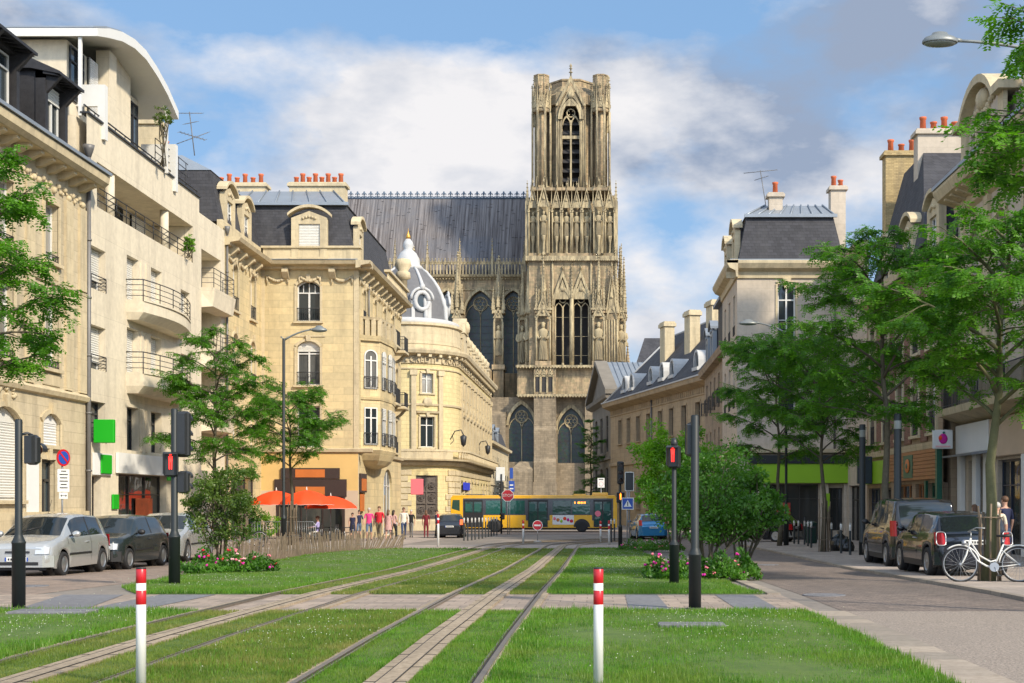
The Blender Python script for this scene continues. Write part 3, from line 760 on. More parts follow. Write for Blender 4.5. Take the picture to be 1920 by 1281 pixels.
# shop signs stay blank, parapet rail, wall lamps
b = B.mb(F2, 'white_plaster'); b.box(U(216), -.14, 2.62, U(314), -.02, 3.45); b.box(U(172), -.1, 2.5, U(206), -.02, 3.35); B.part(b, 'sign_board')
b = B.mb(F2, 'iron'); b.cyl((0, .1, 16.62), (W2, .1, 16.62), .03, n=6)
for k in range(14): b.cyl((k * W2 / 13, .1, 16.2), (k * W2 / 13, .1, 16.62), .02, n=5)
b.box(-.02, -.1, 16.3, W2, .25, 16.36); B.part(b, 'parapet_rail')
# corner strip with recessed balconies, towards the next house
F2b = frame(-19.6, 65.2, 90); b = B.mb(F2b, 'stone_modern'); Wb = 69.6 - 65.2
ops2 = [(.35, Wb - .7, 12.0, 13.9, 's', 0), (.35, Wb - .7, 9.0, 11.2, 's', 0), (.35, Wb - .7, 5.9, 8.1, 's', 0), (.35, Wb - .7, 3.0, 5.1, 's', 0)]
wall(b, Wb, g - .3, 15.6, ops2, 1.3); b.box(0, 1.31, g, Wb, 11, 15.6)
B.part(b, 'wall')
for z in (12.0, 9.0, 5.9):
    b = B.mb(F2b, 'stone_modern'); b.loft([[(.3, .2, z - 1.0), (Wb - .2, .2, z - 1.0), (Wb - .2, -.5, z - .9), (.6, -.5, z - .9)], [(.3, .2, z), (Wb - .1, .2, z), (Wb - .1, -.62, z), (.5, -.62, z)]])
    bo = B.part(b, 'balcony'); me = railmesh(3.6, .95, .6, 'h', 'iron'); o = link('railing', me, bo, mat=B.I @ F2b @ Matrix.Translation((2.2, 0, z)))
    B.win(F2b, .7, 1.9, z, z + 1.9, style='plain', inset=1.25, shutter=.95)
# terrace level: set-back penthouse with curved white roof
b = B.mb(F2, 'stone_modern')
P0 = .3
b.box(.6, 1.0, 16.2, 8.6, 8, 19.3); b.box(3.6, .45, 16.2, 4.4, 1.0, 19.9); b.box(4.4, .75, 16.2, 6.9, 1.1, 20.2)
b.box(-2.6, .8, 14.2, -.2, 6, 16.9); B.part(b, 'penthouse_wall')
b = B.mb(F2, 'white_paint'); arc = [(-.1, 19.5), (1.2, 19.95), (2.6, 20.3), (4.0, 20.5), (5.4, 20.5), (6.8, 20.25), (8.2, 19.85), (9.7, 19.2)]
und = [(x, z - .38 + .08 * (i == 0)) for i, (x, z) in enumerate(arc)]
b.loft([[(x, y, z) for x, z in arc + und[::-1]] for y in (-.45, 7.)]); B.part(b, 'penthouse_roof')
b = B.mb(F2, 'zinc'); b.loft([[(x * 1.005, y, z) for x, z in [(x, z + .02) for x, z in arc] + [(x, z + .09) for x, z in arc[::-1]]] for y in (-.3, 7.1)]); B.part(b, 'roof_covering')
for u0 in (U(190), U(325) - .1):
    b = B.mb(F2, 'white_paint'); b.box(u0, .15, 17.0, u0 + .16, 1.45, 17.85); b.box(u0, -.14, 15.7, u0 + .32, .15, 17.85); B.part(b, 'terrace_frame')
b = B.mb(F2, 'white_paint')
for u, v in ((-.0, .2), (8.9, -.2)): b = B.mb(F2, 'white_paint'); b.box(u, v, 16.2, u + .12, v + .12, 19.3 if u < 1 else 19.25); B.part(b, 'roof_post')
B.win(F2, 2.6, 3.5, 17.1, 19.3, style='plain', inset=.9, shutter=1., sm='white_plaster'); B.win(F2, 7.0, 8.3, 17., 19.0, style='dark', fm='iron', pm='win_dark', inset=.9)
B.win(F2, .8, 2.2, 17.1, 19.2, style='dark', fm='iron', pm='win_dark', inset=.93)
b = B.mb(F2, 'iron')
for z in (17.0, 17.3, 17.6): b.cyl((8.3, .15, z), (13, .15, z), .02, n=5)
for k in range(5): b.cyl((8.3 + k * 1.1, .15, 16.2), (8.3 + k * 1.1, .15, 17.6), .02, n=5)
B.part(b, 'terrace_railing')
chimney(B, -22.0, 63.6, 16, 19.6, 2.2, .8, 4)
b = B.mb(F2, 'stone_modern'); b.extx([(1.5, 16.), (1.5, 18.2), (3.2, 19.3), (7, 19.3), (7, 16)], 12.4, 14.3); b.box(12.2, 1.2, 16.2, 14.4, 7, 17.9); B.part(b, 'gable_wall')
chimney(B, -22.4, 66.8, 17.5, 19.1, 1.9, .7, 4)
# square coloured shop signs on this block and beyond
M('sign_green', (.0, .34, .003), .6, var=0); M('sign_pink', (.85, .16, .20), .6, var=0); M('sign_blue', (.02, .04, .55), .6, var=0); M('sign_lime', (.24, .46, .01), .5, var=.1, scale=1)
def signbox(Fm, u0, u1, z0, z1, out0, out1, m, name, label, cat='sign'):
    b = MB(Fm); b.use(m); b.cbox(u0, -out1, z0, u1, -out0, z1, .02); b.use('iron')
    for z in (z0 + .12, z1 - .12): b.box((u0 + u1) / 2 - .03, -out0 + .005, z - .02, (u0 + u1) / 2 + .03, .01 - min(0, 0), z + .02)
    return tag(b.build(name), label, cat)
signbox(F2, U(170), U(174), 3.72, 4.62, .1, .88, 'sign_green', 'hanging_sign', 'large square green sign hanging off the cream apartment block')
signbox(F2, U(183), U(203), 2.55, 3.3, .11, .16, 'sign_green', 'shop_sign', 'upright green sign below the large square green sign')
signbox(F2, U(306), U(320), 2.4, 3.3, .15, .2, 'sign_green', 'shop_sign', 'green sign at the right end of the white shop fascia')
signbox(F2, U(208), U(219), 1.15, 1.75, .02, .1, 'sign_green', 'shop_sign', 'smallest green sign, on the pillar beside the shop window')
M('poster_orange', (.65, .12, .03), .6, var=.5, scale=2)
b = MB(F2); b.use('poster_orange'); b.box(U(266), .26, -.1, U(297), .275, 1.6); tag(b.build('window_poster'), 'orange poster inside the shop window behind the parked cars', 'poster')

# ---- corner house: wing, front, and long side with bay
B = Bld('corner_house', 'golden stone corner house with slate mansard roof above the cafe', -17, 80.)
g = zg(77) - .05; zc = 15.1
FW = frame(-19.6, 69.6, 90); FF = frame(-19.6, 77.2, 0); FS = frame(-14., 77.2, 90)
wW = orow([2.0, 5.6], 1.1, 11.7, 14.2, 'r', .5) + orow([2.0, 5.6], 1.1, 7.9, 10.5, 'r', .5) + orow([2.0, 5.6], 1.1, 4.5, 6.6, 's', 0)
wF = [(2.05, 3.4, 11.9, 14.25, 'g', .3), (2.05, 3.4, 8.2, 10.75, 'g', .35), (2.05, 3.4, 4.6, 7.0, 's', 0)]
Us = lambda px: FP * 14. / (VX - px) - 77.2
wS = []
for zb, zt in ((12.0, 14.0), ):
    wS += orow([1.9, 5.8, 9.4, 12.8], 1.0, zb, zt, 'r', .4)
wS += orow([10.8, 14.4], 1.0, 8.2, 10.6, 'r', .4) + orow([10.8, 14.4], 1.0, 4.8, 7.0, 's', 0)
shopF = [(1.0, 4.75, g, 3.15, 's', 0)]; shopS = [(.35, 1.6, g, 3.0, 's', 0), (9.0, 12.6, g, 3.6, 'r', 1.3)]
for Fm, W_, op in ((FW, 7.6, wW + [(1.2, 6.3, g, 2.8, 's', 0)]), (FF, 5.6, wF + shopF), (FS, 16.6, wS + shopS)):
    b = B.mb(Fm, 'stone_corner'); wall(b, W_, g - .3, zc, op, .3); B.part(b, 'wall')
b = B.mb(None, 'stone_corner'); b.box(-30, 69.6, g, -19.95, 93.8, zc); b.box(-19.95, 77.55, g, -14.35, 93.8, zc); B.part(b, 'rear_wall')
for Fm, op in ((FW, wW), (FF, wF), (FS, wS)):
    for o in op:
        i = o[2]
        B.win(Fm, *o, style='multi' if (Fm is FF and i > 11) else 'case', inset=.2, shutter=(.22 if 8 < i < 9 else 0) if Fm is FF else (.98 if (Fm is FW and 7 < i < 9) else 0), rail=.0 if i < 5 and Fm is not FS else .75, rd=.05)
M('shop_brown', (.045, .03, .026), .4, var=.2); M('shop_orange', (.52, .15, .03), .5, var=.2, scale=1); M('render_ochre', (.62, .42, .16), .85, var=.1, scale=1, bmp=.1); M('marble_beige', (.52, .40, .29), .5, var=.15, scale=1)
B.win(FW, 1.2, 6.3, g, 2.8, style='shop', fm='shop_brown', pm='shop_glass', name='shop_window')
B.win(FF, 1.0, 4.75, g, 3.15, style='shop', fm='shop_brown', pm='shop_glass', inset=.25, name='shop_window'); B.win(FS, .35, 1.6, g, 3.0, style='door', fm='shop_brown', pm='shop_glass', name='shop_door')
B.win(FS, 9.0, 12.6, g, 3.6, 'r', 1.3, style='shop', fm='white_paint', pm='shop_glass', name='shop_window')
b = B.mb(FF, 'render_ochre'); b.box(0, -.05, 2.1, 5.6, .0, 4.25); b.build('x') if False else None
b.use('marble_beige'); b.box(0, -.09, g, .95, .0, 2.1); b.box(4.8, -.09, g, 5.6, .0, 2.1); B.part(b, 'shop_surround')
b = B.mb(FF, 'shop_brown'); b.box(.78, -.16, 1.75, 4.95, -.02, 2.75); b.box(1.15, -.17, 2.78, 4.55, -.02, 3.4); b.box(.9, -.13, g, 1.05, -.02, 1.75); b.box(4.7, -.13, g, 4.85, -.02, 1.75)
b.use('shop_orange'); b.box(2.0, -.2, 1.85, 3.7, -.15, 2.32); b.box(2.0, -.2, 2.86, 3.7, -.15, 3.32); b.use('white_paint'); b.box(1.1, -.18, 1.6, 3.0, -.04, 1.68); B.part(b, 'shop_fascia')
b = B.mb(FS, 'shop_brown'); b.box(.1, -.12, 2.0, 2.2, -.02, 3.1); b.use('shop_orange'); b.box(.5, -.16, 2.1, 1.9, -.11, 2.8); b.box(.45, -.1, .9, 1.5, -.02, 1.9); B.part(b, 'side_fascia')
prof = [(0, -.05), (.25, .0), (.3, .12), (.75, .2), (.85, .38), (0, .42)]
for Fm, a, W_ in ((FW, 0, 6.75), (FF, 0, 6.45), (FS, -.85, 16.6)):
    b = B.mb(Fm, 'stone_trim')
    for z, p in ((14.9, prof), (4.28, [(0, 0), (.18, .05), (.22, .22), (0, .28)])): course(b, a if z > 10 else 0, W_, z, p)
    lim = W_ - .3
    if Fm is FF: W_2 = 5.6
    else: W_2 = W_
    modillions(b, .1, W_2 - .1, 14.9, 1.86 if Fm is FF else 1.5, .36 if Fm is FF else .26, .5, .6 if Fm is FF else .45)
    swags(b, .0, W_2, 14.5, 1.86)
    for o in {FW: wW, FF: wF, FS: wS}[Fm] if False else (wW if Fm is FW else wF if Fm is FF else wS): surround(b, o, .13, .06, key=o[5] > 0)
    B.part(b, 'cornice')
b = B.mb(FF, 'stone_trim'); b.box(5.35, -.04, g, 5.64, .0, 14.9); b.box(0, -.04, 4.6, .18, .0, 14.9)
for z in (11.0, 7.3): b.box(1.75, -.05, z, 3.7, 0, z + .08)
b.use('stone_trim'); b.box(.0, .32, 15.1, 5.6, .7, 16.25); b.box(-.1, .2, 16.2, 5.7, .8, 16.32); B.part(b, 'attic')
b = B.mb(None, 'stone_trim'); b.box(-20, 69.6, 15.1, -19.7, 77.5, 16.2); b.box(-14.7, 77.5, 15.1, -14.35, 93.8, 16.1); B.part(b, 'parapet')
# oriel bay on the long side
b = B.mb(FS, 'stone_corner')
ob = [(.9, 0), (1.6, -1.0), (4.6, -1.25), (7.2, -1.0), (8.0, 0)]
ringz = lambda z, k=1.: [(4.4 + (x - 4.4) * k, y * k, z) for x, y in ob]
b.loft([ringz(3.45, .35), ringz(3.65, .68), ringz(3.9, .86), ringz(4.2, .97), ringz(4.5, 1.06), ringz(4.55, 1.)]); b.loft([ringz(4.55), ringz(10.9)], caps=False); b.loft([ringz(10.9, 1.06), ringz(11.2, 1.1)]); b.loft([ringz(7.45, 1.03), ringz(7.6, 1.05)])
B.part(b, 'bay')
for i in range(4):
    p, q = Vector(ob[i]), Vector(ob[i + 1]); d = q - p; l = d.length
    if l < .9: continue
    n = 1 if l < 2 else 2
    for k in range(n):
        c = p + d * ((k + .5) / n); Fo = FS @ Matrix.Translation((c.x, c.y, 0)) @ Matrix.Rotation(math.atan2(d.y, d.x), 4, 'Z')
        for zb, zt, kd, rs in ((8.1, 10.4, 'r', .35), (4.8, 7.0, 's', 0)):
            B.win(Fo, -.42, .42, zb, zt, kd, rs, style='case', inset=-.06, shutter=.3 if i % 2 else 0, rail=.7, rd=.15)
b = B.mb(FS, 'stone_trim')
for i in range(len(ob) - 1):
    for t in (0, .34, .67): p = Vector(ob[i]).lerp(Vector(ob[i + 1]), t) * 1; b.box(p.x * 1 - .16, p.y - .12, 11.2, p.x + .16, p.y + .12, 12.2)
b.loft([ringz(12.15, 1.04), ringz(12.3, 1.07)], caps=True); B.part(b, 'balcony_parapet')
for u, z in ((10.8, 11.9), (14.4, 11.9), (10.8, 8.1), (14.4, 8.1)):
    b = B.mb(FS, 'stone_trim'); b.cbox(u - .9, -.75, z - .35, u + .9, 0, z - .15, .04); b.extx([(0, z - .9), (-.3, z - .7), (-.6, z - .35), (0, z - .35)], u - .7, u - .5); b.extx([(0, z - .9), (-.3, z - .7), (-.6, z - .35), (0, z - .35)], u + .5, u + .7)
    bo = B.part(b, 'balcony'); link('railing', railmesh(1.7, .95, .68, 'v', 'iron'), bo, mat=B.I @ FS @ Matrix.Translation((u, 0, z - .15)))
b = B.mb(FS, 'stone_trim')          # roof balustrade at the far end of the side
b.box(8, -.6, 15.3, 16.6, -.2, 15.5); b.box(8, -.6, 16.15, 16.6, -.2, 16.3)
for k in range(22): b.lathe(8.2 + k * .39, -.4, [(.06, 15.5), (.11, 15.7), (.05, 15.95), (.09, 16.15)], 8)
b.lathe(16.2, -.2, [(.3, 15.3), (.3, 17.0), (.55, 17.1), (.5, 17.5), (.35, 17.6), (.6, 18.0), (.5, 18.4), (.1, 18.5)], 12); B.part(b, 'balustrade')
# roofs
b = B.mb(None, 'slate')
def hipped(b, x0, y0, x1, y1, z0, z1, ix, iy): b.loft([[(x0, y0, z0), (x1, y0, z0), (x1, y1, z0), (x0, y1, z0)], [(x0 + ix, y0 + iy, z1), (x1 - ix, y0 + iy, z1), (x1 - ix, y1 - iy, z1), (x0 + ix, y1 - iy, z1)]])
hipped(b, -26, 77.75, -14.4, 93.6, 16.2, 18.9, .55, .55); hipped(b, -28, 69.8, -19.9, 90, 16.15, 18.85, .55, .15); B.part(b, 'roof')
b = B.mb(None, 'zinc'); b.loft([[(-27.4, 78.2, 18.9), (-14.85, 78.2, 18.9), (-14.85, 93, 18.9), (-27.4, 93, 18.9)], [(-26, 81., 20.3), (-16.2, 81., 20.3), (-16.2, 91, 20.3), (-26, 91, 20.3)]])
for k in range(13):
    t = k / 12; b.cyl((-27.4 + 12.5 * t, 78.2, 18.95), (-26 + 9.8 * t, 81., 20.35), .045, n=5)
b.box(-27.5, 78.0, 18.82, -14.75, 78.3, 19.0); b.loft([[(-27.5, 69.9, 18.85), (-20.4, 69.9, 18.85), (-20.4, 78.2, 18.85), (-27.5, 78.2, 18.85)], [(-26, 70.2, 19.7), (-22, 70.2, 19.7), (-22, 78.2, 19.7), (-26, 78.2, 19.7)]]); 
b.box(-19.9, 77.4, 15.52, -14.1, 78., 15.56); B.part(b, 'zinc_roof')
def dormer(B, Fm, u, z0, w, h, m='stone_trim', dep=2.2, wm='case', y0=0.28, sh=0, pm='win_glass'):
    b = B.mb(Fm, m); hw = w / 2; z1 = z0 + h
    b.box(u - hw - .42, y0, z0, u - hw, y0 + .3, z1); b.box(u + hw, y0, z0, u + hw + .42, y0 + .3, z1)
    b.ext([(u - hw - .42, z1), (u + hw + .42, z1), (u + hw + .42, z1 + .35), (u, z1 + .75), (u - hw - .42, z1 + .35)], y0, y0 + .3)
    hp = head(u - hw - .62, u + hw + .62, z1 + .95, 'g', .5); b.loft([[(x, y0 - .16, z) for x, z in hp] + [(x, y0 - .16, z + .16) for x, z in hp[::-1]], [(x, y0 + .4, z) for x, z in hp] + [(x, y0 + .4, z + .16) for x, z in hp[::-1]]])
    for k in range(5): b.ball((u - .35 + k * .175, y0 - .02, z1 + .32 + .1 * math.sin(PI * k / 4)), .09, 6, 4)
    b.box(u - hw - .5, y0 - .1, z0 - .1, u + hw + .5, y0 + .3, z0 + .02)
    b.use('slate'); b.ext([(u - hw - .36, z0), (u + hw + .36, z0), (u + hw + .36, z1 + .3), (u, z1 + .75), (u - hw - .36, z1 + .3)], y0 + .32, y0 + dep)
    B.part(b, 'dormer'); return B.win(Fm, u - hw, u + hw, z0, z1, style=wm, inset=y0 + .12, shutter=sh, pm=pm)
M('curtain', (.62, .60, .54), .9, var=.12, scale=9)
dormer(B, FF, 2.7, 15.65, 1.25, 1.95, sh=.98)
dormer(B, FW, 2.1, 15.55, 1.1, 2.0, wm='dark', pm='win_dark'); dormer(B, FW, 5.5, 15.55, 1.1, 2.0, wm='dark', pm='win_dark'); dormer(B, FS, 2.0, 15.55, .9, 1.7, y0=.2)
chimney(B, -17.3, 82.0, 19.5, 21.0, 3.4, .9, 8); chimney(B, -22.2, 82.5, 19.3, 21.1, 3.2, .9, 6); chimney(B, -24.6, 78.5, 19, 20.7, .8, .8, 2)
drainpipe(B, FW, .15, g, 15.4, .06); drainpipe(B, FS, 3.0, 11, 15.2, .06)
signbox(frame(-14, 93.4, 0), .75, 1.62, 1.95, 3.05, -.03, .05, 'sign_pink', 'hanging_sign', 'square pink sign hanging at the end of the corner house')

# ---- ornate bank building with rounded corner and dome
B = Bld('domed_building', 'ornate yellow stone building with rounded corner and zinc dome', -15, 122.)
g = -1.0; CX, CY, RR = -16.9, 117.5, 4.5; La = 13.1; Lb = RR * PI / 2; Wt = La + Lb + 33.5
def warp(p):
    u, y, z = p
    if u <= La: return (-30 + u, 113 + y, z)
    if u <= La + Lb:
        t = (u - La) / RR; r = RR - y; return (CX + r * math.sin(t), CY - r * math.cos(t), z)
    return (CX + RR - y, CY + (u - La - Lb), z)
class WMB(MB):
    def add(s, vs, fs, smooth=False): return super().add([warp(v) for v in vs], fs, smooth)
def wmb(m): b = WMB(B.I); b.use(m); return b
def wfr(u):
    if u <= La: return frame(-30 + u, 113, 0)
    if u <= La + Lb: t = (u - La) / RR; return frame(CX + RR * math.sin(t), CY - RR * math.cos(t), math.degrees(t))
    return frame(CX + RR, CY + (u - La - Lb), 90)
cuts = [La + Lb * k / 12 for k in range(13)]
ud = La + RR * .51
colsO = [10.2, La + RR * .51] + [La + Lb + 2.3 + k * 3.25 for k in range(10)]
ops = []
for i, c in enumerate(colsO):
    ops += [(c - .62, c + .62, 6.1, 8.7, 's', 0), (c - .5, c + .5, 10.7, 12.4, 's', 0)]
    ops.append((c - 1.0, c + 1.0, g, 3.7, 's', 0) if i == 1 else (c - .7, c + .7, .6, 3.4, 'g', .3))
b = wmb('stone_ornate')
def wallc(b, W, z0, z1, ops, rev):
    ops2 = list(ops)
    us0 = wall.__defaults__
    # extra cuts are added as zero-height openings on the curve
    wall(b, W, z0, z1, ops2 + [(c, c, z0, z0, 's', 0) for c in cuts], rev)
wallc(b, Wt, g - .3, 14.2, ops, .3); B.part(b, 'wall')
b = B.mb(None, 'stone_ornate'); b.prism([(-30, 113.4), (-17, 113.4), (-14.4, 114.6), (-13.2, 117), (-12.8, 118), (-12.8, 151), (-30, 151)], g, 14.1); B.part(b, 'rear_wall')
M('bronze_door', (.12, .10, .085), .45, .3, var=.5, scale=9)
for i, c in enumerate(colsO):
    Fc = wfr(c)
    B.win(Fc, -.62, .62, 6.1, 8.7, style='case', inset=.2); B.win(Fc, -.5, .5, 10.7, 12.4, style='case', inset=.2)
    if i != 1: B.win(Fc, -.7, .7, .6, 3.4, 'g', .3, style='dark', fm='iron', pm='win_dark')
Fd = wfr(ud); me, pe = winmesh(2., 4.7, 's', 0, 'door', 'bronze_door', 'bronze_door'); o = link('door', me, B.root, mat=B.I @ Fd @ Matrix.Translation((0, .2, g))); link('door_panel', pe, o)
b = B.mb(Fd, 'bronze_door')
for sx in (-.48, .48):
    for z in (0., 1.1, 2.2, 3.2):
        b.tube([(sx + .3 * math.cos(t), .12, g + .65 + z + .3 * math.sin(t)) for t in [2 * PI * k / 12 for k in range(13)]], .03, 5)
        b.tube([(sx + .12 * math.cos(t), .1, g + .65 + z + .12 * math.sin(t)) for t in [2 * PI * k / 8 for k in range(9)]], .03, 5)
        b.box(sx - .4, .1, g + .08 + z, sx + .4, .16, g + .14 + z)
        for q in (0, PI / 4, PI / 2, 3 * PI / 4): b.cyl((sx - .3 * math.cos(q), .12, g + .65 + z - .3 * math.sin(q)), (sx + .3 * math.cos(q), .12, g + .65 + z + .3 * math.sin(q)), .014, n=4)
k2 = b.build('door_grille', o, fix=False); k2.matrix_basis = (B.I @ Fd @ Matrix.Translation((0, .2, g))).inverted()
b = wmb('stone_trim')
def wcourse(b, z, prof, u0=0, u1=Wt):
    us = sorted({u0, u1, *[c for c in cuts if u0 < c < u1]})
    b.loft([[(u, -o, z + dz_) for o, dz_ in prof] for u in us])
wcourse(b, 4.5, [(0, 0), (.3, .05), (.45, .25), (.45, .4), (0, .42)]); wcourse(b, 9.6, [(0, 0), (.12, .04), (.15, .2), (0, .24)])
wcourse(b, 13.2, [(0, 0), (.12, .02), (.15, .6), (.3, .7), (.75, .85), (.85, 1.1), (.85, 1.25), (0, 1.35)]); wcourse(b, 12.7, [(0, 0), (.1, .03), (.1, .12), (0, .15)]); wcourse(b, g, [(0, 0), (.2, 0), (.2, .8), (.1, .95), (0, .95)])
n = 60
for k in range(n): u = .5 + k * (Wt - 1) / n; b.box(u - .12, -.62, 13.75, u + .12, 0, 14.03)
for k in range(120):
  u = .3 + k * (Wt - .6) / 120
  if not La + .6 < u < La + Lb - .3: b.ball((u, -.14, 13.45 + .06 * math.sin(k * 2.1)), .12 + .05 * math.sin(k * 1.3), 5, 4)
for z in [g + 1.1 + .52 * k for k in range(9)]:      # rusticated blocks of the ground floor
    for k in range(int(Wt / 1.15)):
        u = k * 1.15 + (.3 if int(z * 10) % 2 else 0)
        if all(not (o_[0] - 1.2 < u < o_[1] + .1 and o_[2] < z + .4 and z < o_[3] + .2) for o_ in ops) and z < 4.1: b.box(u, -.09, z, u + 1.08, 0, z + .44)
for i, c in enumerate(colsO):
    for q in (c - 1.2, c + 1.2): b.box(q - .2, -.22, 5.0, q + .2, 0, 12.6); b.box(q - .3, -.3, 12.2, q + .3, 0, 12.65); b.box(q - .27, -.27, 4.95, q + .27, 0, 5.4)
    for o_ in ops[3 * i:3 * i + 2]: surround(b, o_, .16, .1)
    b.ball((c, -.1, 9.95), (.42, .1, .4), 10, 6); b.extx([(0, 8.9), (-.25, 9.0), (-.32, 9.18), (0, 9.2)], c - .95, c + .95)
    b.box(c - .6, -.16, 5.5, c + .6, 0, 6.0)
B.part(b, 'cornice')
b = wmb('stone_trim'); uA, uB = ud - 2.6, Wt
us = sorted({uA, uB, *[c for c in cuts if uA < c < uB]})
b.loft([[(u, -o_, z) for o_, z in ((0, 4.95), (.95, 4.95), (1., 5.1), (0, 5.1))] for u in us])
for k in range(int((uB - uA) / .42)):
    u = uA + .2 + k * .42
    if u > ud + 2.3: b.lathe(u, -.85, [(.07, 5.1), (.12, 5.3), (.05, 5.55), (.09, 5.75)], 6)
b.loft([[(u, -o_, z) for o_, z in ((.72, 5.72), (.98, 5.72), (.98, 5.9), (.72, 5.9))] for u in us]); us2 = [u for u in us if u < ud + 2.3]
b.loft([[(u, -o_, z) for o_, z in ((.8, 5.1), (.93, 5.1), (.93, 5.8), (.8, 5.8))] for u in us2])
B.part(b, 'balcony')
b = wmb('stone_trim'); wcourse(b, 14.5, [(-.4, 0), (.05, 0), (.05, 1.9), (.25, 2.0), (.25, 2.2), (-.4, 2.2)], 8, La + Lb + .5); wcourse(b, 14.9, [(0, 0), (.1, 0), (.1, .12), (.0, .12)], 8, La + Lb + .4)
for u0 in [La + Lb + 1 + k * 3.25 for k in range(10)]:
    b.box(u0 - .35, -.1, 14.5, u0 + .35, .5, 16.0); b.box(u0 - .45, -.2, 15.95, u0 + .45, .6, 16.15); b.lathe(u0, .2, [(.2, 16.1), (.32, 16.5), (.36, 16.8), (.12, 17.0), (.02, 17.25)], 8)
    for k in range(6): b.lathe(u0 + .6 + k * .4, .2, [(.07, 14.6), (.13, 14.85), (.06, 15.2), (.1, 15.6)], 6)
    b.box(u0 + .3, .05, 15.6, u0 + 2.95, .35, 15.8)
for uu in (La + Lb + 3.6,): 
    b.box(uu - 1.5, -.2, 14.5, uu + 1.5, .9, 16.6); b.ext([(uu - 1.6, 16.6), (uu + 1.6, 16.6), (uu + 1.2, 17.4), (uu, 18.1), (uu - 1.2, 17.4)], -.3, .9); b.ball((uu, -.3, 17.2), (.5, .3, .6), 8, 6)
B.part(b, 'attic')
b = B.mb(None, 'zinc'); hipped(b, -29, 121, -13.6, 150.5, 14.4, 17.6, 3, 3); B.part(b, 'roof')
M('dome_slate', (.13, .13, .135), .75, 0, var=.25, scale=2); M('lead_pale', (.46, .46, .45), .7, 0, var=.18, scale=2); M('gilding', (.55, .30, .06), .4, .6, var=.1)
b = B.mb(None, 'dome_slate'); prof = [(3.7, 16.7), (3.42, 17.0), (3.38, 17.6), (3.3, 18.5), (3.0, 19.5), (2.68, 20.2), (2.3, 20.8), (1.65, 21.6), (1.1, 22.0)]
b.lathe(CX, CY, prof, 32)
b.use('lead_pale'); b.lathe(CX, CY, [(4.45, 16.6), (4.5, 17.0), (4.2, 17.15), (4.0, 17.2)], 32); b.lathe(CX, CY, [(1.25, 21.8), (1.3, 22.1), (1.05, 22.3), (1.0, 22.8), (.75, 23.3), (.35, 23.7), (.5, 24.0), (.4, 24.3), (.2, 24.6)], 16)
for k in range(8):
    t = 2 * PI * (k + .5) / 8 + .2
    b.tube([(CX + (r + .05) * math.cos(t), CY + (r + .05) * math.sin(t), z) for r, z in prof[1:]], [.24, .22, .21, .2, .18, .15, .13, .11], 6)
b.use('gilding'); b.lathe(CX, CY, [(.18, 24.6), (.22, 24.8), (.05, 25.2), (.01, 25.6)], 8); B.part(b, 'dome')
for t in (R(-62), R(20)):
    Fo = Matrix.Translation((CX + 3.2 * math.cos(t), CY + 3.2 * math.sin(t), 0)) @ Matrix.Rotation(t + PI / 2, 4, 'Z')
    b = B.mb(Fo, 'lead_pale'); b.tube([(.62 * math.cos(a), -.25, 18.7 + .75 * math.sin(a)) for a in [2 * PI * k / 16 for k in range(17)]], .2, 8)
    b.box(-.9, -.15, 17.1, -.6, .6, 18.7); b.box(.6, -.15, 17.1, .9, .6, 18.7); b.tube([(1.0 * math.cos(a), -.3, 18.8 + 1.0 * math.sin(a)) for a in [PI * k / 10 for k in range(11)]], .13, 6); b.ball((0, -.4, 19.9), (.25, .15, .3), 8, 6)
    b.ext([(.75 * math.cos(a), 18.7 + .85 * math.sin(a)) for a in [2 * PI * k / 16 for k in range(16)]], -.1, .9)
    o = B.part(b, 'oculus'); b = B.mb(Fo, 'win_dark'); b.ext([(.48 * math.cos(a), 18.7 + .6 * math.sin(a)) for a in [2 * PI * k / 16 for k in range(16)]], -.14, -.1); b.build('pane', o)
Fq = frame(-12.4, 117.5, 90)
signbox(Fq, FP * 12.4 / (VX - 865) - 117.5, FP * 12.4 / (VX - 877) - 117.5, 2.5, 3.2, .15, .22, 'sign_blue', 'wall_sign', 'small plain blue sign on the domed yellow building')
def text_mesh(s_, size, ext=.04):
    cu = bpy.data.curves.new('t', 'FONT'); cu.body = s_; cu.size = size; cu.align_x = 'CENTER'; cu.extrude = ext; cu.resolution_u = 2
    o = bpy.data.objects.new('t', cu); COL.objects.link(o); me = bpy.data.meshes.new_from_object(o.evaluated_get(bpy.context.evaluated_depsgraph_get())); bpy.data.objects.remove(o)
    return [tuple(v.co) for v in me.vertices], [tuple(p.vertices) for p in me.polygons]
b = MB(); b.use('stone_trim'); word = 'CREDIT LYONNAIS'; uu = La + 1.0
for ch in word:
    if ch != ' ':
        vs, fs = text_mesh(ch, .66); b.T = B.I @ wfr(uu) @ Matrix.Translation((0, -.2, 13.3)) @ Matrix.Rotation(PI / 2, 4, 'X'); b.add(vs, fs)
    uu += .30 if ch == 'I' else .40
b.T = None; b.build('carved_lettering', B.root, fix=False)
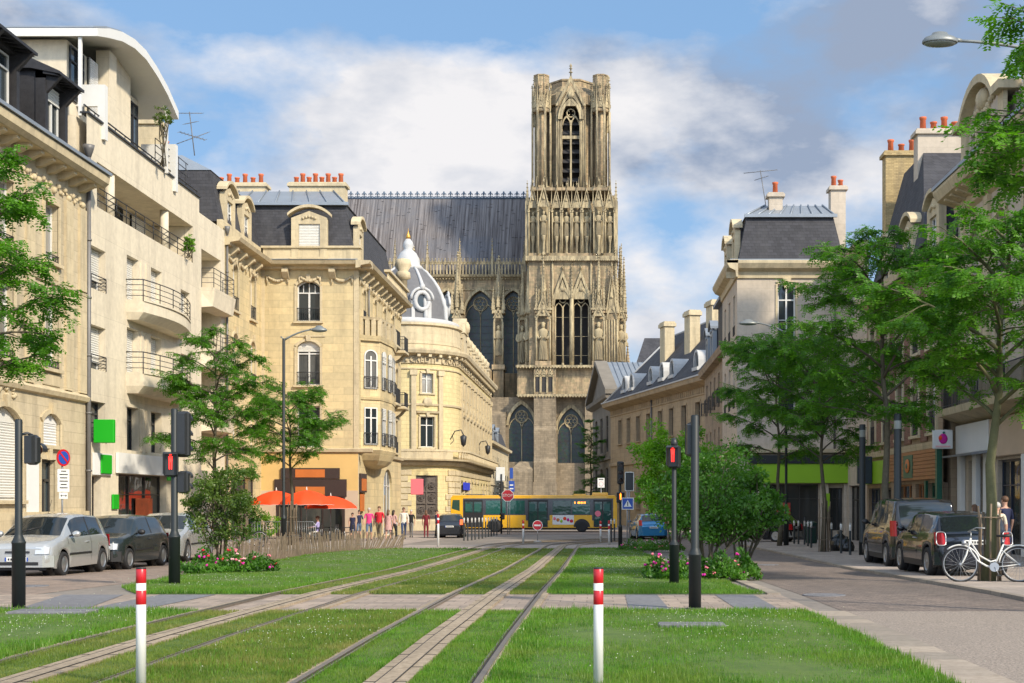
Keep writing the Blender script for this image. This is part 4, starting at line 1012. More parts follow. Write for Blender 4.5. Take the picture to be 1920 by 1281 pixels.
# small mansard house beyond
B = Bld('small_house', 'small grey-roofed house squeezed between the yellow building and the cathedral', -12.6, 165.)
Fm = frame(-12.6, 151.2, 90); c_ = [2.5 + 4 * k for k in range(8)]
op = orow(c_, 1.2, 4.2, 6.8) + orow(c_, 1.4, -.6, 2.6)
b = B.mb(Fm, 'stone_trim'); wall(b, 32, -1.3, 8.2, op, .25); b.box(0, .26, -1.2, 32, 9, 8.1); course(b, -.2, 32, 8.0, [(0, 0), (.5, .1), (.55, .4), (0, .45)]); course(b, 0, 32, 3.3, [(0, 0), (.15, .1), (.15, .3), (0, .3)]); B.part(b, 'wall')
for o in op: B.win(Fm, *o, style='case' if o[2] > 0 else 'dark', pm='win_dark', rail=.7 if o[2] > 0 else 0)
b = B.mb(Fm, 'slate'); b.extx([(.1, 8.4), (.9, 10.6), (3.5, 11.2), (8, 8.4)], 0, 32); B.part(b, 'roof')
for u in (3, 10, 17): dormer(B, Fm, u, 8.4, 1., 1.3, m='zinc', dep=1.2)
# ================================================================ right-hand side of the street
# ---- white stone house with big attic pavilion, far right
B = Bld('stone_house', 'pale stone house with tall pedimented attic, rightmost in the photo', 13, 44.)
FR = frame(13.9, 51.2, -90); W_ = 19.; g = -.6; UR = lambda px: 51.2 - FP * 13 / (px - VX)
cR = [2.0, 5.1, 8.2, 11.3, 14.4, 17.4]
ops = orow(cR, 1.15, 5.3, 8.0) + orow(cR, 1.15, 9.3, 11.6, 'g', .2)
gf = [(.9, 2.0, g, 3.0, 's', 0), (2.5, 3.4, g, 3.1, 's', 0), (4.6, 7.6, g, 2.9, 's', 0), (8.6, 12.4, g, 2.9, 's', 0), (13.2, 17.6, g, 2.9, 's', 0)]
b = B.mb(FR, 'stone_cream'); wall(b, W_, g - .3, 12.9, ops + gf, .3); b.box(0, .31, g, W_, 10, 12.8); B.part(b, 'wall')
for i, o in enumerate(ops): B.win(FR, *o, style='case', inset=.22, rail=.9 if o[2] < 6 else .35)
M('shop_navy', (.02, .03, .055), .4, var=.2); M('shop_green', (.01, .10, .06), .4, var=.2); M('shop_wood', (.34, .14, .05), .5, var=.25, scale=2)
B.win(FR, *gf[0], style='plain', shutter=.99, name='shop_shutter'); B.win(FR, *gf[1], style='door', fm='dark_wood', pm='win_dark', name='door')
for o in gf[2:]: B.win(FR, *o, style='shop', fm='shop_navy', pm='shop_glass', name='shop_window')
b = B.mb(FR, 'white_plaster')
for u in (.15, 2.2, 3.6, 7.9, 12.7, 18.2): b.cbox(u - .12, -.2, g, u + .35, -.0, 3.3, .02)
b.cbox(0.1, -.28, 3.25, 4.3, 0., 4.35, .03); b.use('marble_beige'); b.cbox(4.3, -.22, 3.0, 8.3, 0, 4.35, .03); b.cbox(8.3, -.24, 3.0, 18.8, 0, 4.35, .03); b.use('zinc'); b.extx([(0, 3.2), (-.8, 3.12), (-.82, 3.18), (0, 3.3)], .2, 4.2); B.part(b, 'shop_fascia')
b = B.mb(FR, 'stone_trim')
course(b, 0, W_, 4.4, [(0, 0), (.3, .1), (.9, .3), (.95, .55), (0, .58)]); course(b, 0, W_, 8.7, [(0, 0), (.12, .05), (.14, .2), (0, .24)])
course(b, -.3, W_, 12.4, [(0, 0), (.2, .1), (.25, .4), (.9, .6), (1.05, .9), (1.05, 1.0), (0, 1.05)]); modillions(b, .1, W_ - .1, 13.0, .8, .24, .8, .3)
for o in ops: surround(b, o, .17, .08, sill=o[2] > 6)
for u in (0.3, 3.55, 9.75, 15.9): b.box(u - .3, -.14, 5.0, u + .3, 0, 12.4)
B.part(b, 'cornice')
link('balcony_railing', railmesh(W_ - .4, .95, .85, 'v', 'iron'), B.root, mat=B.I @ FR @ Matrix.Translation((W_ / 2, 0, 4.98)))
b = B.mb(FR, 'slate'); b.extx([(.3, 13.4), (1.4, 16.6), (4.5, 17.6), (8, 16.6), (9.6, 13.4)], 0, W_); B.part(b, 'roof')
b = B.mb(FR, 'zinc'); b.extx([(-1.1, 13.42), (-1.1, 13.54), (.25, 13.6), (.25, 13.42)], -.3, W_); B.part(b, 'gutter')
b = B.mb(FR, 'stone_cream'); um = 3.0      # attic pavilion with curved pediment
wallops = orow([um - 1.35, um, um + 1.35], .85, 13.8, 15.1)
sub = MB(B.I @ FR); sub.use('stone_cream'); wall(sub, um + 2.6, 13.45, 15.5, wallops, .3, u_start=um - 2.6); sub.box(um - 2.6, .31, 13.45, um + 2.6, 4, 15.5); 
hp = head(um - 2.1, um + 2.1, 16.5, 'g', 1.0)
sub.ext([(um - 2.1, 15.5)] + hp + [(um + 2.1, 15.5)], .02, 3.5); sub.use('stone_trim')
path = [(um - 3.0, 15.5)] + hp + [(um + 3.0, 15.5)]
sub.loft([[(x, -.4, z) for x, z in path] + [(x, -.4, z + .3) for x, z in path[::-1]], [(x, .4, z) for x, z in path] + [(x, .4, z + .3) for x, z in path[::-1]]])
for q in (-2.6, -.68, .68, 2.1): sub.box(um + q, -.15, 13.6, um + q + .5 * (abs(q) > 1) + .12, 0, 15.5)
sub.ball((um, -.05, 16.0), (.55, .25, .4), 10, 6)
for k in range(9): sub.ball((um - 1.2 + .3 * k, -.03, 15.65 + .12 * math.sin(k)), .13, 6, 4)
B.part(sub, 'attic')
for o in wallops: B.win(FR, *o, style='dark', pm='win_dark', fm='white_paint')
dormer(B, FR, 7.4, 13.6, 1.1, 2.1); dormer(B, FR, 10.6, 13.6, 1.2, 2.3); dormer(B, FR, 13.8, 13.6, 1.2, 2.3)
chimney(B, 15.5, 42.0, 15, 18.9, .9, 3.2, 6, along='y'); chimney(B, 15.5, 34.5, 15, 18.9, .9, 3.2, 6, along='y')
drainpipe(B, FR, .12, 4.5, 13.4, .06)

# ---- brick house
B = Bld('brick_house', 'brown brick house above the shop with wooden plank fascia', 13.2, 57.)
FB = frame(13.2, 66., -90); Wb = 14.7; g = -.7; UB = lambda px: 66. - FP * 13.2 / (px - VX)
cB = [1.7, 4.6, 7.5, 10.4, 13.2]
ops = orow(cB, 1.2, 4.2, 6.6) + orow(cB, 1.2, 7.6, 9.8)
gf = [(.5, 3.2, g, 2.1, 's', 0), (3.9, 5.6, g, 2.1, 's', 0), (6.3, 9.6, g, 2.2, 's', 0), (10.2, 12.0, g, 2.2, 's', 0), (12.4, 14.3, g, 2.2, 's', 0)]
b = B.mb(FB, 'stone_brown'); wall(b, Wb, g - .3, 11, ops + gf, .3); b.box(0, .31, g, Wb, 9, 11); B.part(b, 'wall')
b = B.mb(FB, 'brick_wall')
for i in range(len(cB) - 1): b.box(cB[i] + .85, -.05, 3.9, cB[i + 1] - .85, 0, 10.4)
B.part(b, 'brick_panels')
for o in ops: B.win(FB, *o, style='case', rail=.85, shutter=.0, pm='win_dark')
for i, o in enumerate(gf): B.win(FB, *o, style='door' if i in (1, 4) else 'shop', fm=('shop_navy', 'dark_wood', 'shop_wood', 'shop_wood', 'shop_green')[i], pm='shop_glass', name='shop_window')
b = B.mb(FB, 'stone_trim')
course(b, 0, Wb, 3.5, [(0, 0), (.2, .05), (.25, .3), (0, .35)]); course(b, 0, Wb, 10.8, [(0, 0), (.5, .2), (.55, .5), (0, .5)])
for o in ops: surround(b, o, .18, .09)
B.part(b, 'cornice')
b = B.mb(FB, 'shop_wood')
for k in range(8): b.box(5.9, -.2 - .012 * (k % 2), 2.35 + k * .15, 14.3, -.04, 2.35 + k * .15 + .135)
b.use('shop_green'); b.box(14.35, -.22, g, 14.62, -.02, 3.5); b.box(9.0, -.235, 2.45, 10.6, -.2, 3.4); b.box(12.2, -.12, g, 12.4, -.02, 2.3); b.use('shop_orange'); b.ball((9.8, -.26, 2.95), (.45, .03, .3), 10, 6)
b.use('shop_green'); b.ball((9.8, -.285, 2.95), (.16, .03, .12), 8, 5); B.part(b, 'shop_fascia')
b = B.mb(FB, 'sign_lime'); b.box(.3, -.3, 2.3, 5.5, -.04, 3.35); b.use('shop_navy'); b.cbox(2.6, -1.0, 2.3, 2.9, -.31, 3.6, .03); B.part(b, 'lime_fascia')
b = B.mb(FB, 'slate'); b.extx([(.2, 11.2), (1.9, 14.9), (5, 15.5), (8.5, 11.2)], 0, Wb); B.part(b, 'roof')
dormer(B, FB, 3.1, 11.3, 1.1, 1.7); dormer(B, FB, 7.6, 11.3, 1.1, 1.7); dormer(B, FB, 12., 11.3, 1.1, 1.7)
chimney(B, 15.4, 60.6, 15, 18.3, 2.1, .8, 4, m='stone_cream')
b = B.mb(None, 'slate'); b.loft([[(13.5, 55.5, 12.2), (20, 55.5, 12.2), (20, 66, 12.2), (13.5, 66, 12.2)], [(14.6, 60.2, 17.2), (19, 60.2, 17.2), (19, 64, 17.2), (14.6, 64, 17.2)]]); B.part(b, 'hipped_roof'); chimney(B, 14.8, 65.5, 11, 18.6, 1.7, .8, 3, m='brick_yellow')
b = B.mb(None, 'stone_cream'); b.loft([[(14.2, 66.2, 11), (17, 66.2, 11), (17, 66.8, 11), (14.2, 66.8, 11)], [(15.4, 66.2, 16.4), (17, 66.2, 17), (17, 66.8, 17), (15.4, 66.8, 16.4)]]); B.part(b, 'gable_wall')

# ---- cream building with lime shop front
B = Bld('cream_building', 'cream rendered building with slate mansard above the lime green shop', 10, 74.)
FC = frame(7.4, 72, 0); FCs = frame(7.4, 80.6, -90); FCr = frame(13.3, 72, -90); g = -.7
of = [(2.2, 3.15, 10.2, 13.2, 's', 0), (2.2, 3.15, 6.3, 9.0, 's', 0), (1.4, 4.4, g, 2.4, 's', 0), (4.9, 5.7, g + .6, 2.2, 's', 0)]
os_ = orow([1.8, 4.4, 7.0], 1.0, 10.6, 12.8) + orow([1.8, 4.4, 7.0], 1.0, 6.6, 9.0) + orow([2.2, 5.8], 1.8, g, 2.4)
or_ = orow([1.6, 4.2], 1.1, 10.4, 12.8) + orow([1.6, 4.2], 1.1, 6.4, 8.9) + [(.8, 4.8, g, 2.3, 's', 0)]
for Fm, W_, op in ((FC, 5.9, of), (FCs, 8.6, os_), (FCr, 6., or_)):
    b = B.mb(Fm, 'stone_cream'); wall(b, W_, g - .3, 14.0, op, .25); B.part(b, 'wall')
    for i, o in enumerate(op):
        sh = o[2] < 3
        B.win(Fm, *o, style='shop' if sh else 'tall', fm='dark_wood' if sh else 'white_paint', pm='shop_glass' if sh else 'win_dark', name='shop_window' if sh else 'window', rail=0 if sh else .5)
b = B.mb(None, 'stone_cream'); b.box(7.66, 72.26, g, 13.04, 80.6, 14.0); B.part(b, 'rear_wall')
for Fm, a, W_ in ((FC, -.6, 6.5), (FCs, 0, 9.2), (FCr, -.6, 6)):
    b = B.mb(Fm, 'stone_trim'); course(b, a, W_, 13.5, [(0, 0), (.1, .02), (.14, .35), (.45, .5), (.6, .75), (.6, .9), (0, .95)]); course(b, 0, W_ - .6, 4.0, [(0, 0), (.25, .1), (.25, .3), (0, .3)])
    for k in range(int(W_)): b.box(k + .02, -.008, 9.75 - 3.5 * (k % 2), k + .9, 0, 9.79 - 3.5 * (k % 2))
    B.part(b, 'cornice')
b = B.mb(FC, 'stone_trim'); b.ext([(2.45, 13.5), (2.9, 13.5), (2.8, 12.95), (2.55, 12.95)], -.2, 0); surround(b, of[0], .12, .05, False); surround(b, of[1], .12, .05, False); B.part(b, 'window_surround')
b = B.mb(None, 'slate'); hipped(b, 7.5, 72.1, 13.2, 80.5, 14.5, 17.0, .5, .55); B.part(b, 'roof')
b = B.mb(None, 'zinc'); b.loft([[(7.9, 72.5, 17.), (12.8, 72.5, 17.), (12.8, 80, 17.), (7.9, 80, 17.)], [(9.3, 75, 18.1), (12.5, 75, 18.1), (12.5, 79, 18.1), (9.3, 79, 18.1)]])
for k in range(9): b.cyl((7.9 + 4.9 * k / 8, 72.5, 17.04), (9.3 + 3.2 * k / 8, 75, 18.14), .05, n=5)
b.box(7.85, 72.42, 16.92, 12.9, 72.55, 17.1); b.box(7.0, 71.6, 14.42, 13.6, 72.2, 14.5); B.part(b, 'zinc_roof')
for u in (2., 6.6): dormer(B, FCs, u, 14.5, .9, 1.5, y0=.0, dep=1.)
chimney(B, 9.75, 74.2, 17, 18.6, .75, .6, 1, m='stone_cream'); chimney(B, 13.6, 76.5, 14, 19.5, .85, .8, 2, m='stone_cream')
b = B.mb(FC, 'sign_lime'); b.cbox(1.0, -.5, 2.45, 6.3, -.02, 3.5, .02); b.use('black_paint'); b.box(.6, -.56, 3.5, 6.35, -.02, 3.95); B.part(b, 'shop_fascia')
b = B.mb(FC, 'stone_cream'); b.cbox(4.45, -.3, g, 4.9, -.02, 2.45, .02); b.cbox(5.72, -.3, g, 5.95, -.02, 2.45, .02); b.use('sign_lime'); b.box(4.6, -.33, .9, 4.95, -.3, 1.9); B.part(b, 'shop_pillar')
drainpipe(B, FC, 5.25, 4, 14.3, .06)
M('poster_red', (.35, .03, .02), .5, var=.4, scale=3)
b = MB(FC); b.use('poster_red'); b.box(2.1, .1, g + .3, 2.9, .12, 1.4); tag(b.build('window_poster'), 'red poster behind the glass below the lime shop sign', 'poster')

# ---- dark-roofed house with iron balconies, beyond the cream building
B = Bld('balcony_house', 'narrow house with iron balconies and dark roof behind the cream building', 7.7, 88.)
FD = frame(7.7, 98, -90); g = -.9; c_ = [2, 5.2, 8.4, 11.6, 14.8]
op = orow(c_, 1.1, 3.8, 6.3) + orow(c_, 1.1, 7.6, 9.8)
b = B.mb(FD, 'stone_brown'); wall(b, 17.4, g - .2, 10.8, op, .25); b.box(0, .26, g, 17.4, 6, 10.8); course(b, 0, 17.4, 10.4, [(0, 0), (.4, .1), (.5, .5), (0, .55)]); course(b, 0, 17.4, 3.1, [(0, 0), (.2, .1), (.2, .3), (0, .3)]); B.part(b, 'wall')
for o in op: B.win(FD, *o, style='case', rail=.9, rd=.4, pm='win_dark')
b = B.mb(FD, 'slate'); b.extx([(.0, 10.9), (.7, 13.6), (3, 14.4), (6, 10.9)], 0, 17.4); b.use('zinc'); b.box(13, -.5, 13.7, 17.4, .8, 13.9); b.use('black_slate'); b.box(13.4, -.2, 11, 17.3, .6, 13.7); B.part(b, 'roof')
for u in (3., 7.): dormer(B, FD, u, 11, 1., 1.7, y0=-.1, m='zinc', dep=1.2)

# ---- long palace wing with tall chimneys, set at an angle
P1 = Vector((1.15, 144)); P2 = Vector((9.6, 109.5)); dv = P2 - P1; Wp = dv.length; ang = math.degrees(math.atan2(dv.y, dv.x))
B = Bld('palace_wing', 'long low stone wing with steep slate roof and four tall chimneys', 5, 127.)
FPp = frame(P1.x, P1.y, ang); g = -1.
def upx(px):
    k = (px - VX) / FP; t = (k * P1.y - P1.x) / (dv.x - k * dv.y); return t * Wp
cw = [upx(p) for p in (1163, 1179, 1197, 1216, 1238, 1259, 1283, 1309)]
op = orow(cw, 1.35, 7.5, 10.0) + orow(cw, 1.35, .8, 3.6)
b = B.mb(FPp, 'stone_palace'); wall(b, Wp, g - .2, 11.6, op, .35); b.box(0, .36, g, Wp, 11, 11.5); B.part(b, 'wall')
for o in op: B.win(FPp, *o, style='dark', fm='dark_wood', pm='win_dark', inset=.28)
b = B.mb(FPp, 'stone_palace'); course(b, -.1, Wp, 11.2, [(0, 0), (.9, .35), (1.0, .75), (0, .8)]); course(b, 0, Wp, 10.5, [(0, 0), (.1, .05), (.1, .15), (0, .18)]); course(b, 0, Wp, 5.2, [(0, 0), (.15, .05), (.15, .3), (0, .35)])
for o in op: surround(b, o, .16, .06, False)
for k in range(60): b.box(k * Wp / 60, -.06, 10.65, k * Wp / 60 + .12, 0, 11.25)
B.part(b, 'cornice')
b = B.mb(FPp, 'slate'); b.loft([[(0, -.8, 12.0), (Wp, -.8, 12.0), (Wp, 11.6, 12.0), (0, 11.6, 12.0)], [(4.5, 5.4, 18.8), (Wp, 5.4, 18.8), (Wp, 5.5, 18.8), (4.5, 5.5, 18.8)]]); B.part(b, 'roof')
b = B.mb(FPp, 'lead_pale'); b.box(-.1, -1.08, 11.95, Wp, -.8, 12.07); b.cyl((0, -.8, 12.05), (4.5, 5.4, 18.85), .12, n=6); b.cyl((4.5, 5.45, 18.85), (Wp, 5.45, 18.85), .12, n=6); B.part(b, 'flashing')
for i, px in enumerate((1198, 1243, 1283, 1324)):
    u = upx(px + (4 - i)); b = B.mb(FPp, 'stone_trim'); b.box(u - .85, 2.2, 13.5, u + .85, 3.2, 19.1); b.box(u - 1.0, 2.05, 18.8, u + 1.0, 3.35, 19.15); b.box(u - .9, 2.15, 19.15, u + .9, 3.25, 19.3)
    b.use('lead_pale'); b.box(u - .9, 2.12, 13.6, u + .9, 2.19, 14.6); B.part(b, 'chimney')
for px in (1172, 1186, 1222, 1243, 1262, 1308):
    u = upx(px); b = B.mb(FPp, 'lead_pale'); hp = [(u + .55 * math.cos(t), 13.55 + .75 * math.sin(t)) for t in [PI * k / 10 for k in range(11)]]
    b.loft([[(x, y, z) for x, z in hp + [(u - .7, 13.0), (u - .7, 13.6)] + [(u + .72 * math.cos(t), 13.6 + .9 * math.sin(t)) for t in [PI - PI * k / 8 for k in range(9)]] + [(u + .7, 13.)]] for y in (-.15, 1.9)])
    b.box(u - .75, -.3, 12.7, u + .75, 1.2, 13.0); b.use('win_dark'); b.ext([(u + .5 * math.cos(t), 13.6 + .6 * math.sin(t)) for t in [2 * PI * k / 12 for k in range(12)]], .05, .15); B.part(b, 'dormer')
drainpipe(B, FPp, upx(1223), g, 11.4, .08)
b = B.mb(None, 'slate'); b.loft([[(3, 160, 14), (16, 160, 14), (16, 170, 14), (3, 170, 14)], [(5.5, 165, 21.7), (14, 165, 21.7), (14, 165.2, 21.7), (5.5, 165.2, 21.7)]]); B.part(b, 'rear_roof')

# ---- pedimented building next to the cathedral
B = Bld('pedimented_building', 'grey stone building with triangular pediment between palace wing and cathedral', 0, 152.)
Q1 = Vector((-.9, 163)); Q2 = Vector((1.25, 144.2)); dq = Q2 - Q1; Wq = dq.length; FQ = frame(Q1.x, Q1.y, math.degrees(math.atan2(dq.y, dq.x)))
M('stone_grey_', (.20, .175, .14), .9, var=.3, scale=.7, bmp=.3)
cq = [4, 9.4, 14.8]; op = orow(cq, 2.2, 7.0, 11.0) + orow(cq, 2.2, 1.5, 5.2)
b = B.mb(FQ, 'stone_grey_'); wall(b, Wq, g - .2, 12.6, op, .4); b.box(0, .41, g, Wq, 9, 12.5)
course(b, -.8, Wq + .6, 12.4, [(0, 0), (.7, .3), (.8, .7), (0, .75)]); course(b, 0, Wq, 6.0, [(0, 0), (.2, .1), (.2, .35), (0, .4)])
b.ext([(-.8, 13.15), (Wq + .6, 13.15), (Wq / 2, 17.2)], -.1, .5); b.loft([[(-1.0, y, 13.1), (Wq / 2, y, 17.2), (Wq + .8, y, 13.1), (Wq + .8, y, 13.6), (Wq / 2, y, 17.7), (-1.0, y, 13.6)] for y in (-.8, .6)])
B.part(b, 'wall')
for o in op: B.win(FQ, *o, style='dark', fm='dark_wood', pm='win_dark')
b = B.mb(FQ, 'zinc'); b.loft([[(-.8, y, 13.4), (Wq / 2, y, 17.55), (Wq + .6, y, 13.4)] for y in (.3, 9.)])
for k in range(14):
    y = .6 + k * .6; b.cyl((Wq / 2, y, 17.6), (Wq + .6, y, 13.45), .05, n=4)
B.part(b, 'roof')
# aerials
def aerial(name, label, base, h, lean, arms):
    b = MB().use('pipe_grey'); x, y, z = base; tx = x + lean; b.cyl((x, y, z), (tx, y, z + h), .025, n=5)
    for (t, l, a, tilt) in arms:
        cx_, cz_ = x + lean * t, z + h * t; dx_, dz_ = l / 2 * math.cos(a), l / 2 * math.sin(a)
        b.cyl((cx_ - dx_, y, cz_ - dz_), (cx_ + dx_, y, cz_ + dz_), .018, n=4)
        for k in range(8): q = -1 + 2 * k / 7; b.cyl((cx_ + dx_ * q, y - .3, cz_ + dz_ * q - tilt), (cx_ + dx_ * q, y + .3, cz_ + dz_ * q + tilt), .01, n=4)
    return tag(b.build(name), label, 'aerial')
x, y, z = at(1437, 392, 76); aerial('roof_aerial', 'rooftop aerial above the cream building with lime shop', (x, y, z), 2.2, -.35, [(.97, 1.9, .1, .1), (.8, .8, .3, .05)])
x, y, z = at(365, 292, 64); aerial('roof_aerial', 'spiky rooftop aerial behind the modern apartment block', (x, y, z), 2.1, -.25, [(.97, 1.2, .0, .1), (.4, 1.6, .35, .12), (.45, 1.3, -.3, .12), (.75, .6, .2, .1)])
# ================================================================ cathedral
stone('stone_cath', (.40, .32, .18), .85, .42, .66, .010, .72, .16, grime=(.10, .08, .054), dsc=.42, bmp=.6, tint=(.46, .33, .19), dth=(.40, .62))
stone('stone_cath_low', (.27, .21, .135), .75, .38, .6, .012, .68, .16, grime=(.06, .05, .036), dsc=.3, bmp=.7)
stone('stone_carved', (.50, .405, .235), 3.0, 1.2, .8, .004, .74, .06, grime=(.105, .085, .056), dsc=.75, bmp=.7, dth=(.40, .60))
M('cath_dark', (.030, .028, .027), .8, var=.3)
def leadwin():
    m, nt, b = nt_new('leaded_glass'); b.inputs['Roughness'].default_value = .35
    v = nt.nodes.new('ShaderNodeTexVoronoi'); v.inputs['Scale'].default_value = 3.; L(nt, objco(nt), v.inputs['Vector'])
    c = mixc(nt, noise(nt, objco(nt), .5, 3), (.012, .016, .014), (.05, .07, .055)); c = mixc(nt, .6, c, v.outputs['Color'], 'MULTIPLY')
    L(nt, c, b.inputs['Base Color'])
leadwin()
m, nt_, b_ = nt_new('lead_roof'); b_.inputs['Roughness'].default_value = .85; b_.inputs['Metallic'].default_value = 0; b_.inputs['Specular IOR Level'].default_value = .2
co = objco(nt_); f1 = noise(nt_, mapping(nt_, co, (2.4, .07, .07)), 1., 6, .65); f2 = noise(nt_, mapping(nt_, co, (.09, .12, .12)), 1., 4)
c = mixc(nt_, ramp(nt_, f1, [(.36, 0.), (.66, 1.)]), (.065, .056, .055), (.25, .23, .222)); c = mixc(nt_, ramp(nt_, f2, [(.45, 0.), (.65, .7)]), c, (.13, .135, .15))
L(nt_, c, b_.inputs['Base Color']); del m, b_
CT = Bld('cathedral', 'huge weathered gothic cathedral with one tall square tower and lead roof', -5.4, 250., z=-1.)
YT = 244.; KX = YT / FP
def cx(px): return xa(px, YT)
def cz(py): return za(py, YT)
def statue_mesh(h):
    b = MB().use('stone_carved'); w = h * .118; random.seed(3)
    b.lathe(0, 0, [(w * 1.1, 0), (w * 1.05, h * .04), (w * .95, h * .2), (w * .9, h * .42), (w * .85, h * .52), (w * 1.02, h * .66), (w * 1.15, h * .76), (w * .95, h * .815), (w * .42, h * .84), (w * .36, h * .87)], 10, sy=.75)
    b.ball((0, -w * .1, h * .92), (w * .46, w * .5, h * .072), 8, 6); b.lathe(0, 0, [(w * .5, h * .945), (w * .56, h * .99), (w * .4, h * 1.0), (w * .2, h * 1.02)], 8)
    for s in (-1, 1): b.tube([(s * w * 1.05, 0, h * .77), (s * w * 1.3, -w * .2, h * .64), (s * w * .9, -w * .9, h * .56), (s * w * .25, -w * 1.0, h * .6)], [w * .32, w * .3, w * .22, w * .18], 6)
    for k in range(7):
        t = R(200 + k * 23); b.tube([(w * 1.0 * math.cos(t), w * .8 * math.sin(t), 0), (w * .85 * math.cos(t + .2), w * .68 * math.sin(t + .2), h * .3), (w * .8 * math.cos(t + .5), w * .62 * math.sin(t + .5), h * .55)], [w * .16, w * .13, w * .05], 5)
    return b.mesh('statue')
STM = statue_mesh(1.)
def statue(x, y, z, h, rz=0.): 
    o = link('statue', STM, CT.root, mat=CT.I @ Matrix.Translation((x, y, z)) @ Matrix.Rotation(rz, 4, 'Z') @ Matrix.Scale(h, 4)); return o
def crockets(b, p, q, n, r=.13):
    p, q = Vector(p), Vector(q)
    for k in range(n): c = p.lerp(q, (k + .5) / n); b.ball(c, (r, r, r * .8), 5, 4)
def spire(b, x, y, z0, z1, w, n=8, cr=True):
    b.lathe(x, y, [(w, z0), (w * 1.12, z0 + w * .25), (w * .92, z0 + w * .3), (w * .10, z1 - w * .9), (w * .28, z1 - w * .75), (w * .06, z1 - w * .4), (w * .2, z1 - w * .25), (.02, z1)], n, smooth=False, a0=PI / n)
    if cr:
        for k in range(0, n, 2 if n > 4 else 1):
            t = 2 * PI * k / n + PI / n; crockets(b, (x + w * .95 * math.cos(t), y + w * .95 * math.sin(t), z0 + w * .3), (x + w * .12 * math.cos(t), y + w * .12 * math.sin(t), z1 - w), max(5, int((z1 - z0) / .7)), .12)
def gablet(b, x, y, z0, z1, w, t=.16, fin=True, frame_w=None):      # open crocketed gable facing -y
    fw = frame_w or w * .13
    for s in (-1, 1):
        b.loft([[(x + s * w / 2, y - t, z0), (x, y - t, z1), (x, y - t, z1 - fw * 2.2), (x + s * (w / 2 - fw), y - t, z0)], [(x + s * w / 2, y, z0), (x, y, z1), (x, y, z1 - fw * 2.2), (x + s * (w / 2 - fw), y, z0)]])
        crockets(b, (x + s * w / 2, y - t / 2, z0), (x, y - t / 2, z1), max(4, int((z1 - z0) / .55)), .09 + .02 * w / 3)
    b.ball((x, y - t / 2, z0 + (z1 - z0) * .35), (w * .12, t, w * .12), 8, 5)
    b.ext([(x - w * .34, z0), (x + w * .34, z0), (x, z0 + (z1 - z0) * .68)], y - t * .5, y - t * .1)
    if fin: b.lathe(x, y - t / 2, [(.07, z1 - .1), (.08, z1 + .35), (.26, z1 + .42), (.07, z1 + .55), (.2, z1 + .75), (.05, z1 + .85), (.02, z1 + 1.2)], 6)
def arch(b, x, y, zs, w, rise, t=.25, th=.3, n=12, kind='p'):       # moulding ring above an opening
    hp = head(x - w / 2, x + w / 2, zs + rise, kind, rise, n); e = 1 + 2 * t / w
    HP = [(x + (u - x) * e, zs + (z - zs) * e) for u, z in hp]
    for i in range(len(hp) - 1):
        b.loft([[(hp[i][0], yy, hp[i][1]), (hp[i + 1][0], yy, hp[i + 1][1]), (HP[i + 1][0], yy, HP[i + 1][1]), (HP[i][0], yy, HP[i][1])] for yy in (y - th, y + .05)])
def tracery(name, x0, x1, z0, z1, rise, y, circle=True, lights=2, parent=None, glass_='leaded_glass', th=.16):
    w = x1 - x0; c = (x0 + x1) / 2; zs = z1 - rise; b = CT.mb(None, 'stone_carved'); lw = w / lights
    for k in range(1, lights): b.box(x0 + k * lw - th / 2, y, z0, x0 + k * lw + th / 2, y + .25, zs + .1)
    for k in range(lights): arch(b, x0 + (k + .5) * lw, y + .2, zs - lw * .25, lw * .92, lw * .8, .12, .2, 8)
    if circle:
        r = w * .24; zc = zs + rise * .42
        b.tube([(c + r * math.cos(t), y + .1, zc + r * math.sin(t)) for t in [2 * PI * k / 20 for k in range(21)]], .13, 6)
        for k in range(6):
            t = 2 * PI * k / 6; b.tube([(c + r * .55 * math.cos(t) + r * .28 * math.cos(s), y + .12, zc + r * .55 * math.sin(t) + r * .28 * math.sin(s)) for s in [2 * PI * j / 8 for j in range(9)]], .06, 5)
    o = CT.part(b, name); g_ = CT.mb(None, glass_); hp = head(x0, x1, z1, 'p', rise); g_.ext([(x0, z0)] + hp + [(x1, z0)], y + .3, y + .34)
    if glass_ == 'leaded_glass':
        g_.use('cath_dark'); k = z0
        while k < zs: g_.box(x0, y + .26, k, x1, y + .3, k + .06); k += 1.3
    g_.build('pane', o); return o
# --- lower storey wall, with its two big windows and the great buttress
CZ = {k: cz(k) for k in (966, 920, 865, 760, 745, 738, 690, 585, 545, 490, 480, 345, 150, 135)}
Fl = frame(cx(880), YT + 1.2, 0); X = lambda px: cx(px) - cx(880)
lw = [(X(953), X(1001), cz(866), cz(757), 'p', 3.9), (X(1045), X(1096), cz(868), cz(764), 'p', 4.2)]
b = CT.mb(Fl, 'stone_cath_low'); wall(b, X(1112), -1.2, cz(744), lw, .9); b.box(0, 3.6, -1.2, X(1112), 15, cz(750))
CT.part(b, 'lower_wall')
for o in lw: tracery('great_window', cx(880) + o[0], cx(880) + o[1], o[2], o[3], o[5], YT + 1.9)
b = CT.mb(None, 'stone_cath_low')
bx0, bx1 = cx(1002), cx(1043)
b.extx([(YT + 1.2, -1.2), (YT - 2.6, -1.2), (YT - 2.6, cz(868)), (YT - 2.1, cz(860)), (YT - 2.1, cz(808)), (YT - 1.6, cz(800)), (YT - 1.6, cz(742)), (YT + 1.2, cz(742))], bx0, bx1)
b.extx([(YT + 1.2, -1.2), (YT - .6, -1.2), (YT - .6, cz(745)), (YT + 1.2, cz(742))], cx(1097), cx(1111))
b.extx([(YT + 1.2, -1.2), (YT - .6, -1.2), (YT - .6, cz(780)), (YT + 1.2, cz(770))], cx(920), cx(948))
